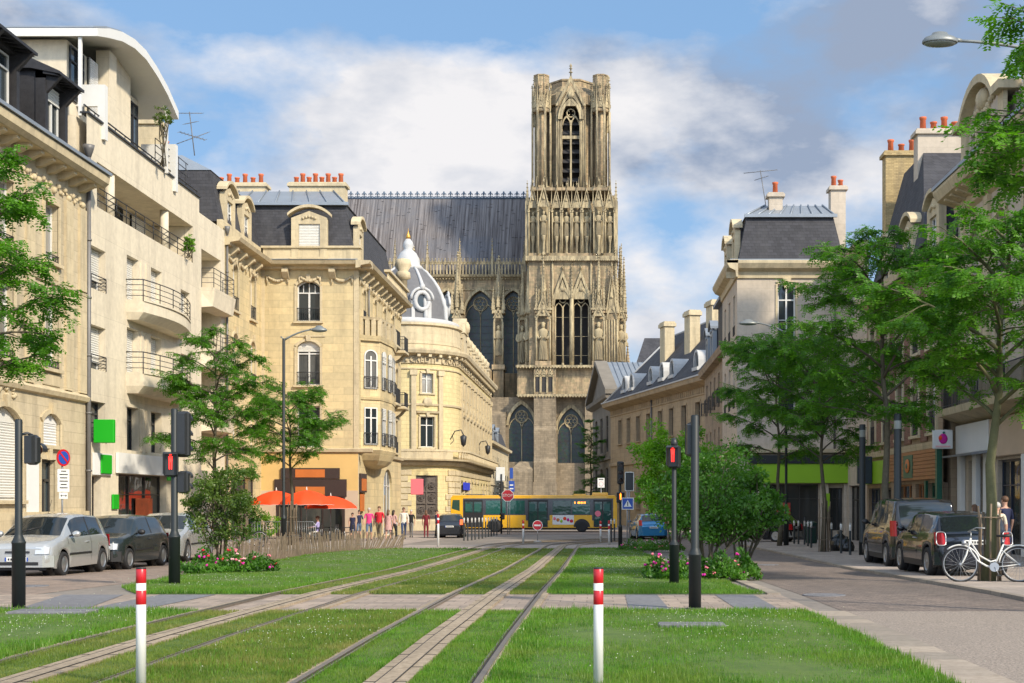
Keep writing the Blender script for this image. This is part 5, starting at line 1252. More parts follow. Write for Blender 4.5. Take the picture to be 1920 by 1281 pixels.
b.box(cx(955), YT - 3, -1.2, cx(1000), YT + 1, cz(885)); b.loft([[(cx(955), YT - 3, cz(885)), (cx(1000), YT - 3, cz(885)), (cx(1000), YT + 1, cz(885)), (cx(955), YT + 1, cz(885))], [(cx(975), YT - 1, cz(866)), (cx(1000), YT - 1, cz(866)), (cx(1000), YT + 1, cz(866)), (cx(975), YT + 1, cz(866))]])
b.box(bx0 - .15, YT - 2.75, -1.2, bx1 + .15, YT, cz(905))
b.use('stone_carved')
for z, o in ((742, .55), (688, .6)):
    x0, x1 = cx(970 if z > 700 else 968), cx(1112 if z > 700 else 1172)
    b.box(x0, YT - o - 1.2, cz(z) - .25, x1, YT + 2, cz(z) + .15)
    for k in range(int((x1 - x0) / .55)): b.ball((x0 + .3 + k * .55, YT - o - 1.25, cz(z) - .32), (.17, .14, .17), 5, 4)
for o in lw: arch(b, cx(880) + (o[0] + o[1]) / 2, YT + 1.2, o[3] - o[5], o[1] - o[0], o[5], .45, .3, 14)
CT.part(b, 'buttress')
# --- band with gabled niches
b = CT.mb(None, 'stone_cath'); b.box(cx(970), YT - .3, cz(744), cx(1172), YT + 15, cz(690)); b.box(bx0, YT - 1.5, cz(742), bx1, YT, cz(690))
b.box(cx(905), YT - .8, cz(744), cx(918), YT + 8, cz(690)) 
CT.part(b, 'band_wall'); b = CT.mb(None, 'stone_carved')
for k in range(3):
    x = cx(1008.5 + 12 * k); b.box(x - .62, YT - 1.75, cz(738), x - .45, YT - 1.5, cz(712)); b.box(x + .42, YT - 1.75, cz(738), x + .58, YT - 1.5, cz(712)); arch(b, x, YT - 1.5, cz(712), .95, .9, .14, .25, 8); gablet(b, x, YT - 1.55, cz(708), cz(693), 1.25, .2, False)
b.use('cath_dark')
for k in range(3): x = cx(1008.5 + 12 * k); b.box(x - .36, YT - 1.53, cz(736), x + .36, YT - 1.49, cz(709))
CT.part(b, 'blind_arcade')
# --- belfry storey: openings between statue buttresses
xb0, xb1 = cx(992), cx(1150); Fb = frame(xb0, YT, 0); Xb = lambda px: cx(px) - xb0
bo = [(Xb(1040), Xb(1070), cz(688), cz(543), 'p', 3.0), (Xb(1074), Xb(1105), cz(688), cz(543), 'p', 3.0)]
Wb_ = xb1 - xb0
for Fm in (Fb, frame(xb1, YT, 90), frame(xb0, YT + Wb_, -90), frame(xb1, YT + Wb_, 180)):
    b = CT.mb(Fm, 'stone_cath'); wall(b, Wb_, cz(690), cz(482), bo, 1.5); CT.part(b, 'belfry_wall')
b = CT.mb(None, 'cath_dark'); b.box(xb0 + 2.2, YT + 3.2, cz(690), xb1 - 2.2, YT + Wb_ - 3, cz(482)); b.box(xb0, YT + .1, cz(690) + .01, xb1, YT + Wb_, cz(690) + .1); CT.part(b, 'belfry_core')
for o in bo: 
    tr = CT.mb(None, 'stone_carved'); x0, x1 = xb0 + o[0], xb0 + o[1]; c = (x0 + x1) / 2; zs = o[3] - o[5]
    tr.cyl((c, YT + .6, o[2]), (c, YT + .6, zs), .17, n=8); tr.cyl((c, YT + .6, o[2]), (c, YT + .6, o[2] + .8), .32, .2, n=8)
    for q in (-1, 1): arch(tr, c + q * (x1 - x0) / 4, YT + .7, zs - .7, (x1 - x0) / 2 * .9, 1.2, .12, .22, 8)
    tr.tube([(c + .6 * math.cos(t), YT + .6, zs + 1.25 + .6 * math.sin(t)) for t in [2 * PI * k / 14 for k in range(15)]], .11, 6)
    for k in range(3):
        z = o[2] + 3.5 * (k + .6); tr.box(x0, YT + .55, z, x1, YT + .62, z + .06)
    for xx in (x0 + .12, x1 - .12): tr.cyl((xx, YT + .1, o[2]), (xx, YT + .1, zs), .13, n=6)
    arch(tr, c, YT, zs, x1 - x0, o[5], .35, .35, 14); gablet(tr, c, YT - .1, zs + 1.2, cz(508), (x1 - x0) + 1.0, .3)
    CT.part(tr, 'belfry_tracery')
b = CT.mb(None, 'stone_carved'); b.cyl((cx(1072), YT - .2, cz(690)), (cx(1072), YT - .2, cz(560)), .38, n=10); spire(b, cx(1072), YT - .2, cz(560), cz(488), .42)
for px in (1036, 1108): b.cyl((cx(px), YT - .15, cz(690)), (cx(px), YT - .15, cz(490)), .2, n=6)
CT.part(b, 'shafts')
def tabernacle(px0, px1, y, zb, zn, ztop, dep=2.6, hs=None, spy=480):
    x0, x1 = cx(px0), cx(px1); w = x1 - x0; c = (x0 + x1) / 2; b = CT.mb(None, 'stone_cath')
    b.box(x0, y, zb, x1, y + dep, zb + 1.1); b.box(x0 - .15, y - .15, zb, x1 + .15, y + dep, zb + .35); b.box(x0 + .3, y + .9, zb, x1 - .3, y + dep, zn)
    b.box(x0, y, zn, x1, y + dep, zn + .5)
    b.use('stone_carved'); b.box(x0 - .18, y - .18, zn + .5, x1 + .18, y + dep, zn + .85)
    for k in range(int(w / .4)): b.ball((x0 + .2 + k * .4, y - .2, zn + .55), .12, 5, 4)
    for xx in (x0 + .22, x1 - .22):
        for yy in (y + .2, y + dep - .2): b.cyl((xx, yy, zb + 1.1), (xx, yy, zn - .6), .2, n=8); b.box(xx - .27, yy - .27, zn - .9, xx + .27, yy + .27, zn - .55)
    arch(b, c, y + .3, zn - 1.4, w - .75, 1.3, .3, .35, 10); gablet(b, c, y, zn - .6, zn + 1.5, w * .92, .22, False)
    CT.part(b, 'tabernacle')
    statue(c, y + .55, zb + 1.3, hs or (zn - zb - 2.9) * .98)
    b = CT.mb(None, 'stone_carved'); s0 = zn + .85
    spire(b, c, y + dep * .35, s0, ztop, w * .30)
    for xx in (x0 + .25, x1 - .25):
        for yy in (y + .2,): spire(b, xx, yy, s0, s0 + (ztop - s0) * .52, .33, 4)
    for xx in (x0 + .7, x1 - .7): b.box(xx - .1, y + .3, s0, xx + .1, y + 1.5, s0 + (ztop - s0) * .35)
    gablet(b, c, y + .0, s0, s0 + 2.4, w * .62, .2); CT.part(b, 'pinnacle')
tabernacle(1004, 1034, YT - 1.7, cz(690), cz(589), cz(478)); tabernacle(1110, 1135, YT - 1.7, cz(690), cz(589), cz(478))
tabernacle(968, 986, YT + 3.4, cz(690), cz(589), cz(490)); tabernacle(1157, 1174, YT + 1.5, cz(690), cz(589), cz(452), 2.2)
tabernacle(1157, 1176, YT + 11, cz(690), cz(589), cz(452), 2.2)
tabernacle(984, 1001, YT + .7, cz(690), cz(589), cz(482), 2.)
b = CT.mb(None, 'stone_cath'); b.box(cx(1135), YT - .6, cz(690), cx(1158), YT + 14, cz(588)); b.box(cx(986), YT + .8, cz(690), cx(1004), YT + 14, cz(560)); b.box(cx(976), YT + 5, cz(690), cx(990), YT + 14, cz(500)); b.use('stone_carved')
for k in range(5): b.cyl((cx(1137 + k * 5), YT - .7, cz(690)), (cx(1137 + k * 5), YT - .7, cz(600)), .14, n=6)
arch(b, cx(1147), YT - .6, cz(600), 1.5, 1.9, .25, .3); gablet(b, cx(1147), YT - .65, cz(588), cz(505), 2.2, .3)
for k in range(4): b.cyl((cx(988 + k * 5), YT + .7, cz(690)), (cx(988 + k * 5), YT + .7, cz(575)), .14, n=6)
for px, y, zt_, w_ in ((979, 3.2, 500, .7), (991, .6, 470, .8), (1146, -.3, 505, .5), (1154, .2, 462, .8), (1163, 3., 455, .8), (1171, 6., 470, .7), (1163, 9., 450, .8), (973, 7, 520, .6)): spire(b, cx(px), YT + y, cz(588), cz(zt_), w_)
CT.part(b, 'side_buttress')
# --- statue gallery
b = CT.mb(None, 'stone_cath'); xg0, xg1 = cx(991), cx(1152); b.box(xg0 + .6, YT + 2.4, cz(486), xg1 - .6, YT + Wb_ - .5, cz(372)); b.box(xg0, YT + .3, cz(486), xg1, YT + Wb_, cz(474))
CT.part(b, 'gallery_wall')
b = CT.mb(None, 'stone_carved'); b.box(xg0 - .6, YT - .7, cz(490), xg1 + .7, YT + Wb_ + .4, cz(481))
for k in range(46): b.ball((xg0 - .4 + k * .38, YT - .75, cz(489.5)), .14, 5, 4)
CT.part(b, 'gallery_cornice')
NI = [(990, 1008), (1008, 1031), (1034, 1052.5), (1053, 1071.5), (1072, 1090.5), (1091, 1109), (1112, 1133), (1134, 1153)]
b = CT.mb(None, 'stone_carved')
for i, (a, c) in enumerate(NI):
    x0, x1 = cx(a), cx(c); w = x1 - x0; m_ = (x0 + x1) / 2; yy = YT + (.55 if 2 <= i <= 5 else -.35) + (.9 if i in (0, 7) else 0)
    for q in (x0 + .12, x1 - .12): b.cyl((q, yy, cz(478)), (q, yy, cz(394)), .13, n=8); b.cyl((q, yy + .4, cz(478)), (q, yy + .4, cz(390)), .13, n=6); b.box(q - .2, yy - .2, cz(397), q + .2, yy + .5, cz(393))
    b.box(x0, yy + 1.1, cz(478), x1, yy + 1.4, cz(380)) if i not in (3, 4) else None
    arch(b, m_, yy + .2, cz(394), w - .4, 1.35, .24, .4, 10); gablet(b, m_, yy - .05, cz(389), cz(346 if i in (0, 1, 6, 7) else 351), w * 1.0, .25)
    spire(b, x0, yy + .05, cz(384), cz(352), .2, 4, False)
    b.lathe(m_, yy + .6, [(.5, cz(478)), (.45, cz(476)), (.22, cz(470)), (.25, cz(455)), (.5, cz(444)), (.52, cz(441))], 8)
    statue(m_, yy + .55, cz(441), cz(396) - cz(441))
CT.part(b, 'statue_niches')
b = CT.mb(None, 'stone_carved')
for px, y in ((988, YT + 1), (1155, YT + 1), (988, YT + 14), (1156, YT + 14)): b = CT.mb(None, 'stone_carved'); b.box(cx(px) - .35, y - .3, cz(480), cx(px) + .35, y + .3, cz(375)); spire(b, cx(px), y, cz(375), cz(335), .35, 4); CT.part(b, 'gallery_pinnacle')
b = CT.mb(None, 'stone_carved')
for k in range(5):       # statues and piers round the right side
    y = YT + 2.2 + k * 2.9; b.cyl((xg1 - .1, y, cz(478)), (xg1 - .1, y, cz(390)), .2, n=8); b.box(xg1 - .9, y - .3, cz(380), xg1 + .1, y + 2.9, cz(362))
CT.part(b, 'gallery_pinnacles')
# --- upper octagon
OX, OY = cx(1070), YT + Wb_ / 2 + .2; RO = 6.9
z0o, z1o = cz(352), cz(168)
lan = (1.15, 4.35, z0o + .5, cz(186), 'p', 3.4)
b = CT.mb(None, 'stone_cath'); b.box(OX - 7.4, OY - 7.4, cz(356), OX + 7.4, OY + 7.4, cz(350)); b.use('stone_carved')
for k in range(16):
    q = -7.3 + k * .973; spire(b, OX + q, OY - 7.2, cz(356), cz(330 if k % 2 else 340), .22, 4, False); spire(b, OX + 7.2, OY + q, cz(356), cz(334), .22, 4, False)
CT.part(b, 'octagon_floor')
for k in range(4):
    a = 90 * k; Fm = Matrix.Translation((OX, OY, 0)) @ Matrix.Rotation(R(a), 4, 'Z') @ Matrix.Translation((-2.75, -RO + .3, 0))
    b = CT.mb(Fm, 'stone_cath'); wall(b, 5.5, z0o, z1o, [lan], 1.1); b.use('stone_carved')
    for u in (.15, .5, .8, 1.05, 4.45, 4.7, 5.0, 5.35): b.cyl((u, -.08, z0o), (u, -.08, cz(212)), .11, n=6)
    arch(b, 2.75, 0, lan[3] - 3.4, 3.2, 3.4, .4, .5, 14); arch(b, 2.75, -.1, lan[3] - 3.4, 4.1, 3.95, .3, .4, 14)
    gablet(b, 2.75, -.25, cz(196), cz(139), 5.6, .4, False, .5)
    b.lathe(2.75, -.4, [(.14, cz(140)), (.14, cz(134)), (.42, cz(133)), (.14, cz(131)), (.12, cz(127)), (.36, cz(126)), (.1, cz(124)), (.28, cz(121)), (.03, cz(116))], 6)
    z = lan[3] - 3.4; c = 2.75
    b.box(c - .16, .35, z0o, c + .16, .6, z)
    for q in (-.8, .8): arch(b, c + q, .6, z - .9, 1.25, 1.4, .17, .3, 10)
    b.tube([(c + .75 * math.cos(t), .5, z + 1.35 + .75 * math.sin(t)) for t in [2 * PI * j / 16 for j in range(17)]], .14, 6)
    for j in range(4): t = PI / 4 + PI / 2 * j; b.tube([(c + .78 * math.cos(t), .5, z + 1.35 + .78 * math.sin(t)), (c + .3 * math.cos(t), .5, z + 1.35 + .3 * math.sin(t))], [.16, .05], 6)
    b.box(1.15, .3, cz(256), 4.35, .6, cz(250)); CT.part(b, 'octagon_face')
    b = CT.mb(Fm, 'cath_dark')
    for j in range(7): zz = z0o + 1.5 + j * 1.75; b.extx([(.7, zz), (1.5, zz + .8), (1.5, zz + .95), (.65, zz + .15)], 1.15, 4.35)
    CT.part(b, 'louvres')
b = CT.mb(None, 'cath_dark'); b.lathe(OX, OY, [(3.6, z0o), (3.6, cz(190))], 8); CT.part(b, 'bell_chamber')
for k in range(4):
    b = CT.mb(Matrix.Translation((OX, OY, 0)) @ Matrix.Rotation(R(45 + 90 * k), 4, 'Z'), 'stone_cath'); b.box(-2.7, -5.5, z0o, 2.7, -4.9, z1o); b.use('cath_dark'); [b.box(q - .28, -5.56, z0o + 1, q + .28, -5.5, cz(205)) for q in (-1.9, 1.9)]; CT.part(b, 'corner_wall')
b = CT.mb(None, 'stone_cath'); b.lathe(OX, OY, [(6.9, cz(190)), (6.9, cz(172)), (5.2, cz(160)), (4.3, cz(148)), (4.3, cz(137)), (3.9, cz(137))], 8, smooth=False, a0=PI / 8); b.lathe(OX, OY, [(4.5, cz(139)), (4.55, cz(136)), (4.3, cz(135))], 8, smooth=False, a0=PI / 8); CT.part(b, 'crown')
tr_ = 1.78
def turret(x, y):
    b = CT.mb(None, 'stone_cath'); b.lathe(x, y, [(.85, z0o), (.85, cz(200))], 10); b.lathe(x, y, [(tr_ + .1, z0o - .3), (tr_ + .1, z0o + .5), (tr_ - .2, z0o + .7)], 8, smooth=False, a0=PI / 8)
    b.lathe(x, y, [(1.15, cz(176)), (1.4, cz(172)), (1.4, cz(138)), (1.55, cz(137)), (1.55, cz(135)), (1.2, cz(134.5)), (.9, cz(138))], 8, smooth=False, a0=PI / 8)
    b.lathe(x, y, [(tr_ - .15, cz(205)), (tr_ - .05, cz(203)), (1.3, cz(172))], 8, smooth=False, a0=PI / 8)
    CT.part(b, 'turret'); b = CT.mb(None, 'stone_carved')
    for k in range(8):
        t = PI / 8 + PI / 4 * k; ca, sa = math.cos(t), math.sin(t); X_, Y_ = x + tr_ * ca, y + tr_ * sa
        b.cyl((X_, Y_, z0o), (X_, Y_, cz(205)), .16, n=6); b.cyl((x + (tr_ + .12) * math.cos(t + .1), y + (tr_ + .12) * math.sin(t + .1), z0o), (x + (tr_ + .12) * math.cos(t + .1), y + (tr_ + .12) * math.sin(t + .1), cz(205)), .07, n=5)
        for zz in (330, 300, 262, 230): b.ball((X_, Y_, cz(zz)), (.22, .22, .12), 6, 4)
        spire(b, X_, Y_, cz(205), cz(150 if k % 2 else 160), .2, 4, False); b.cyl((x + 1.42 * ca, y + 1.42 * sa, cz(172)), (x + 1.42 * ca, y + 1.42 * sa, cz(135)), .1, n=5)
        crockets(b, (x + 1.5 * ca, y + 1.5 * sa, cz(170)), (x + 1.5 * ca, y + 1.5 * sa, cz(137)), 7, .1)
        t2 = t + PI / 8; Fm = Matrix.Translation((x, y, 0)) @ Matrix.Rotation(t2 + PI / 2, 4, 'Z') @ Matrix.Translation((0, -tr_ * math.cos(PI / 8), 0))
        old = b.T; b.T = CT.I @ Fm; arch(b, 0, .05, cz(205), 1.05, 1.25, .14, .18, 8); gablet(b, 0, 0, cz(198), cz(162), 1.36, .16); b.T = old
    CT.part(b, 'turret_columns')
for sx in (-1, 1):
    for sy in (-1, 1): turret(OX + sx * 5.45, OY + sy * 5.45)
# --- nave: clerestory, gallery, roof, cresting, pier buttresses
YN = 256.; nx = lambda px: xa(px, YN); nz = lambda py: za(py, YN); NX0 = nx(560)
Fn = frame(NX0, YN, 0); wn = [(nx(c - 27) - NX0, nx(c + 27) - NX0, nz(700), nz(545), 'p', 4.2) for c in (652, 714, 776, 838, 900, 962)]
b = CT.mb(Fn, 'stone_cath'); wall(b, nx(992) - NX0, -1., nz(519), wn, 1.1); b.box(0, 2.6, -1, nx(992) - NX0, 26, nz(519)); CT.part(b, 'nave_wall')
for o in wn: tracery('nave_window', NX0 + o[0], NX0 + o[1], o[2], o[3], o[5], YN + .9)
b = CT.mb(Fn, 'stone_carved')
for o in wn: arch(b, (o[0] + o[1]) / 2, 0, o[3] - o[5], o[1] - o[0], o[5], .4, .35, 14)
W_ = nx(992) - NX0; course(b, 0, W_, nz(525), [(0, 0), (.3, .2), (.9, .5), (1.1, .9), (0, .95)]); course(b, 0, W_, nz(545), [(0, 0), (.2, .05), (.2, .2), (0, .25)])
for k in range(int(W_ / .6)): b.ball((k * .6 + .2, -.55, nz(524)), .16, 5, 4)
CT.part(b, 'nave_cornice')
b = CT.mb(frame(NX0, YN - .7, 0), 'stone_carved'); st_ = .62; nA = int(W_ / st_)
ga = [(k * st_ + .14, k * st_ + .50, nz(516), nz(494), 'p', .45) for k in range(nA)]
wall(b, nA * st_, nz(519), nz(492), ga, .25)
for k in range(nA): gablet(b, k * st_ + .32, 0., nz(497), nz(485), .6, .1, False)
for k in range(0, nA, 10): b.box(k * st_ - .25, -.3, nz(519), k * st_ + .25, .3, nz(488)); spire(b, k * st_, 0, nz(488), nz(448), .3, 4)
CT.part(b, 'gallery_balustrade')
b = CT.mb(None, 'lead_roof'); yr, zr, ye, ze = YN + 11, za(373, YN + 11), YN + 1.2, nz(505)
b.extx([(ye, ze), (yr, zr), (yr + 9.8, ze), (yr + 9.8, ze - 1), (ye, ze - 1)], NX0, nx(995))
L_ = nx(995) - NX0
for k in range(int(L_ / .52)):
    x = NX0 + k * .52; b.loft([[(x, ye - .03, ze), (x + .09, ye - .03, ze), (x + .09, ye + .02, ze + .12), (x, ye + .02, ze + .12)], [(x, yr - .05, zr - .05), (x + .09, yr - .05, zr - .05), (x + .09, yr, zr + .1), (x, yr, zr + .1)]])
random.seed(11)
for k in range(150):
    x = NX0 + random.random() * L_; t = random.random() * .96; y = ye + (yr - ye) * t; z = ze + (zr - ze) * t; b.box(x, y - .10, z, x + .5, y + .06, z + .07)
CT.part(b, 'nave_roof')
b = CT.mb(None, 'iron'); M('crest_blue', (.10, .14, .19), .5, .2); b.use('crest_blue'); b.cyl((NX0, yr, zr + .12), (nx(995), yr, zr + .12), .2, n=6)
for k in range(int(L_ / 1.33)):
    x = NX0 + k * 1.33; z = zr + .2
    b.cyl((x, yr, z), (x, yr, z + 1.2), .1, n=5); b.ball((x, yr, z + 1.0), (.2, .1, .34), 6, 5)
    for s in (-1, 1): b.tube([(x, yr, z + .55), (x + s * .2, yr, z + .85), (x + s * .38, yr, z + .8), (x + s * .42, yr, z + .62)], .11, 5); b.tube([(x, yr, z + .1), (x + s * .35, yr, z + .35), (x + s * .62, yr, z + .1)], .09, 5)
CT.part(b, 'roof_cresting')
for px, top in ((858, 470), (935, 478), (775, 460)):
    Yp = 250.; x = xa(px, Yp); Z = lambda py: za(py, Yp); b = CT.mb(None, 'stone_cath'); b.box(x - .95, Yp - .9, -1., x + .95, Yp + 3.5, Z(690)); b.box(x - 1.2, Yp - 1.2, Z(694), x + 1.2, Yp + 3.5, Z(685)); b.box(x - .5, Yp + .8, Z(690), x + .5, Yp + 3, Z(590))
    b.use('stone_carved')
    for q in (-.8, .8): b.cyl((x + q, Yp - .8, Z(685)), (x + q, Yp - .8, Z(605)), .2, n=8)
    arch(b, x, Yp - .7, Z(605), 1.2, 1.1, .3, .3, 8); b.box(x - 1.15, Yp - 1.1, Z(588), x + 1.15, Yp + 2.6, Z(583)); gablet(b, x, Yp - 1.0, Z(598), Z(578), 2., .2, False)
    for k in range(8): b.ball((x - 1.1 + k * .31, Yp - 1.15, Z(589)), .13, 5, 4)
    CT.part(b, 'pier'); statue(x, Yp - .5, Z(668), Z(612) - Z(668))
    b = CT.mb(None, 'stone_carved'); spire(b, x, Yp + .4, Z(583), Z(top), 1.15); spire(b, x, Yp - .9, Z(578), Z(530), .5, 4)
    for q in (-1, 1): spire(b, x + q * .95, Yp - .8, Z(583), Z(538), .5, 4)
    b.tube([(x, Yp + 2.8, Z(600)), (x, Yp + 4.5, Z(560)), (x, YN, Z(525))], .45, 4); CT.part(b, 'pinnacle')
b = CT.mb(None, 'stone_cath'); spire(b, cx(1181), YT + 20, cz(700), cz(618), 1.0); b.box(cx(1181) - .9, YT + 19, -1, cx(1181) + .9, YT + 21, cz(698)); CT.part(b, 'rear_pinnacle')
# ================================================================ trees, shrubs, flowers
leafmat('leaf_locust', (.028, .11, .006), (.12, .30, .016), .45, 2.2)
leafmat('leaf_locust_right', (.028, .11, .008), (.13, .31, .02), .45, 2.2)
leafmat('leaf_olive', (.035, .08, .012), (.13, .20, .03), .35, 1.6)
leafmat('leaf_bright', (.09, .22, .012), (.22, .42, .02), .45, 1.8)
leafmat('leaf_dark', (.024, .09, .009), (.11, .26, .028), .4, 2.2)
M('bark', (.10, .085, .055), .9, var=.45, scale=7, bmp=.5)
M('bark_green', (.11, .11, .05), .9, var=.4, scale=7, bmp=.5)
def quads_for(P, D, S, ln, wd, jit, r):
    """leaflets: positions P, directions D, side vectors S"""
    n = len(P); l = ln * (.7 + .6 * r.random((n, 1))); w = wd * (.7 + .6 * r.random((n, 1)))
    D = D + r.normal(0, jit, (n, 3)); D /= np.linalg.norm(D, axis=1, keepdims=True) + 1e-9
    S = S + r.normal(0, jit, (n, 3)); S -= D * np.sum(S * D, 1, keepdims=True); S /= np.linalg.norm(S, axis=1, keepdims=True) + 1e-9
    m = P + D * l * .45
    return np.stack([P, m + S * w / 2, P + D * l, m - S * w / 2], 1).reshape(-1, 3)
def tree(name, label, px_x, base, H, crown, seed, trunk_r=.1, lean=(0, 0), leaf='leaf_locust', group=None, nb=26, fork=.35, fine=1., spread=1., layers=None, nl=1.0, bark='bark', gap=None, clip=None, up=.35, crown0=.33):
    """honey-locust like tree: limbs carrying flat drooping sprays of small leaflets"""
    rd = random.Random(seed); r = np.random.default_rng(seed)
    x, y, z = base; root = thing(name, label, 'tree', base, group=group); b = MB().use(bark)
    top = Vector((lean[0], lean[1], H * .93)); n = 9
    tp = [Vector((lean[0] * (i / n) ** 1.6 + .05 * H / 9 * math.sin(i * 1.7 + seed), lean[1] * i / n + .04 * math.cos(i * 2.1 + seed), H * .93 * i / n)) for i in range(n + 1)]
    b.tube([tuple(p) for p in tp], [trunk_r * (1.25 if i == 0 else 1 - .85 * i / n) for i in range(n + 1)], 9)
    sprays = []
    for k in range(nb):
        t = crown0 + (1 - crown0) * (k + rd.random()) / nb; i = min(n - 1, int(t * n)); f = t * n - i; p = tp[i].lerp(tp[i + 1], f)
        a = k * 2.4 + rd.random() * .8; prof_ = math.sin(PI * min(1, max(.05, (t - crown0) / (1 - crown0)) ** .85 * .88 + .10)) ** .6
        ln = crown * spread * prof_ * (.7 + .5 * rd.random()); sec = []
        if gap and gap(a, t): continue
        el = up * (1.5 + .6 * t) + rd.uniform(-.15, .3); d = Vector((math.cos(a) * math.cos(el), math.sin(a) * math.cos(el), math.sin(el)))
        P = [p]; m_ = 6; cur = p.copy(); dd = d.copy()
        for j in range(m_):
            dd = (dd + Vector((rd.uniform(-.15, .15), rd.uniform(-.15, .15), -.10))).normalized(); cur = cur + dd * ln / m_; P.append(cur.copy())
        b.tube([tuple(q) for q in P], [max(.008, trunk_r * .36 * (1 - j / (m_ + .6)) * min(1, ln / 2 + .3)) for j in range(m_ + 1)], 5)
        limbs = [(P, ln)]
        for j in range(max(2, int(ln * 1.7))):
            s = rd.uniform(.25, .85); q = s * m_; i2 = int(q); o = P[i2].lerp(P[i2 + 1], q - i2); pd = (P[i2 + 1] - P[i2]).normalized(); sv = Vector((-pd.y, pd.x, 0)).normalized() * rd.choice((-1, 1))
            l2 = ln * rd.uniform(.28, .5) * (1.1 - .5 * s); d2 = (pd * .7 + sv * rd.uniform(.3, 1.) + Vector((0, 0, rd.uniform(-.35, .75)))).normalized(); P2 = [o]; c2 = o.copy()
            for q_ in range(m_): d2 = (d2 + Vector((rd.uniform(-.12, .12), rd.uniform(-.12, .12), -.09))).normalized(); c2 = c2 + d2 * l2 / m_; P2.append(c2.copy())
            b.tube([tuple(q_) for q_ in P2], [max(.006, trunk_r * .16 * (1 - j2 / (m_ + 1))) for j2 in range(m_ + 1)], 4, caps=False); limbs.append((P2, l2))
        for P, ln in limbs:
          ns = max(4, int(ln * 4.4 * nl))
          for j in range(ns):
            s = .22 + .78 * (j + rd.random()) / ns; q = s * m_; i2 = min(m_ - 1, int(q)); o = P[i2].lerp(P[i2 + 1], q - i2)
            side = 1 if j % 2 else -1; pd = (P[i2 + 1] - P[i2]).normalized(); sd_ = Vector((-pd.y, pd.x, 0)).normalized() * side
            sl_ = (.35 + .75 * (1 - s)) * (.7 + .6 * rd.random()) * min(1.2, .45 + ln * .3)
            sprays.append((o, (pd * .7 + sd_ * .9 + Vector((0, 0, rd.uniform(-.45, .5)))).normalized(), sl_))
    PP = []; DD = []; SS = []
    for o, d, l in sprays:
        k = max(4, int(l / .10)); e = o; dd = d.copy(); pts = [o.copy()]
        for j in range(k):
            dd = (dd + Vector((rd.uniform(-.12, .12), rd.uniform(-.12, .12), -.045 - .02 * j / k))).normalized(); e = e + dd * l / k; pts.append(e.copy())
        b.tube([tuple(q) for q in (pts[0], pts[len(pts) // 2], pts[-1])], [.011, .008, .004], 3, caps=False)
        # each twig point bears two pinnate leaves hanging out to the sides and down
        for j in range(1, len(pts)):
            for s in (-1, 1):
                sdv = Vector((-dd.y, dd.x, 0)).normalized() * s; ld = (dd * .45 + sdv * rd.uniform(.4, 1.) + Vector((0, 0, rd.uniform(-1.2, .15)))).normalized(); LL = .22 * (.7 + .7 * rd.random())
                m2 = max(3, int(5 * fine)); up_ = Vector((0, 0, 1)); w_ = ld.cross(up_).normalized()
                for q in range(m2):
                    c0 = pts[j] + ld * LL * (q + .4) / m2 + Vector((0, 0, -.03 * (q / m2) ** 2))
                    for s2 in (-1, 1): PP.append(tuple(c0)); v = (w_ * s2 + ld * .45); DD.append(tuple(v)); SS.append(tuple(ld))
    V = quads_for(np.array(PP), np.array(DD), np.array(SS), .085 / fine ** .4, .036 / fine ** .2 * 1.1, .22, r)
    if clip is not None:
        Q = V.reshape(-1, 4, 3); Q = Q[clip(Q[:, 0] + np.array(base))]; V = Q.reshape(-1, 3)
    F_ = np.arange(len(V)).reshape(-1, 4)
    b.build('trunk', root); npmesh('crown', V, F_, [leaf], parent=root); return root
def bush(name, label, base, rx, ry, H, seed, leaf, stems=7, nleaf=9000, lw=.07, cat='shrub', z0=.25, clumps=38, stem_r=.03, group=None, lmix=None):
    rd = random.Random(seed); r = np.random.default_rng(seed); root = thing(name, label, cat, base, group=group); b = MB().use('bark'); C_ = []
    for k in range(clumps):
        t = rd.random() * 2 * PI; u = rd.random() ** .55; ph = rd.random(); zz = z0 + (1 - z0) * ph; w = math.sin(PI * min(1, .12 + .80 * ph)) ** .5
        C_.append(Vector((rx * u * w * math.cos(t), ry * u * w * math.sin(t), H * zz * (.82 + .2 * rd.random()))))
    for k in range(stems):
        t = 2 * PI * k / stems + rd.random(); p0 = Vector((.12 * math.cos(t), .12 * math.sin(t), 0)); c = C_[k % len(C_)]
        mid = p0.lerp(c, .5) + Vector((.1 * math.cos(t * 3), .1 * math.sin(t * 2), .1)); b.tube([tuple(p0), tuple(mid), tuple(c)], [stem_r, stem_r * .8, stem_r * .35], 6)
        for j in range(4):
            c2 = C_[rd.randrange(len(C_))]
            if (c2 - mid).length < H * .7: b.tube([tuple(mid), tuple(mid.lerp(c2, .5) + Vector((0, 0, .08))), tuple(c2)], [stem_r * .55, stem_r * .4, stem_r * .15], 5)
    b.build('stems', root)
    cs = np.array([tuple(c) for c in C_]); n = nleaf; idx = r.integers(0, len(cs), n); sc = np.array([min(rx, H * .5) * rd.uniform(.10, .27) for _ in cs])
    off = r.normal(0, 1, (n, 3)); off /= np.linalg.norm(off, axis=1, keepdims=True); rad = sc[idx][:, None] * (r.random((n, 1)) ** .45)
    P = cs[idx] + off * rad * np.array([1.1, 1.1, .8]); P[:, 2] = np.maximum(P[:, 2], .08); D = off + r.normal(0, .5, (n, 3)) + np.array([0, 0, -.2]); S = r.normal(0, 1, (n, 3))
    V = quads_for(P, D, S, lw * 1.5, lw, .3, r)
    npmesh('foliage', V, np.arange(len(V)).reshape(-1, 4), [leaf], parent=root); return root
def B_(px, py): return gp(px, py)
def bY(px, Y): return (xa(px, Y), Y, zg(Y))
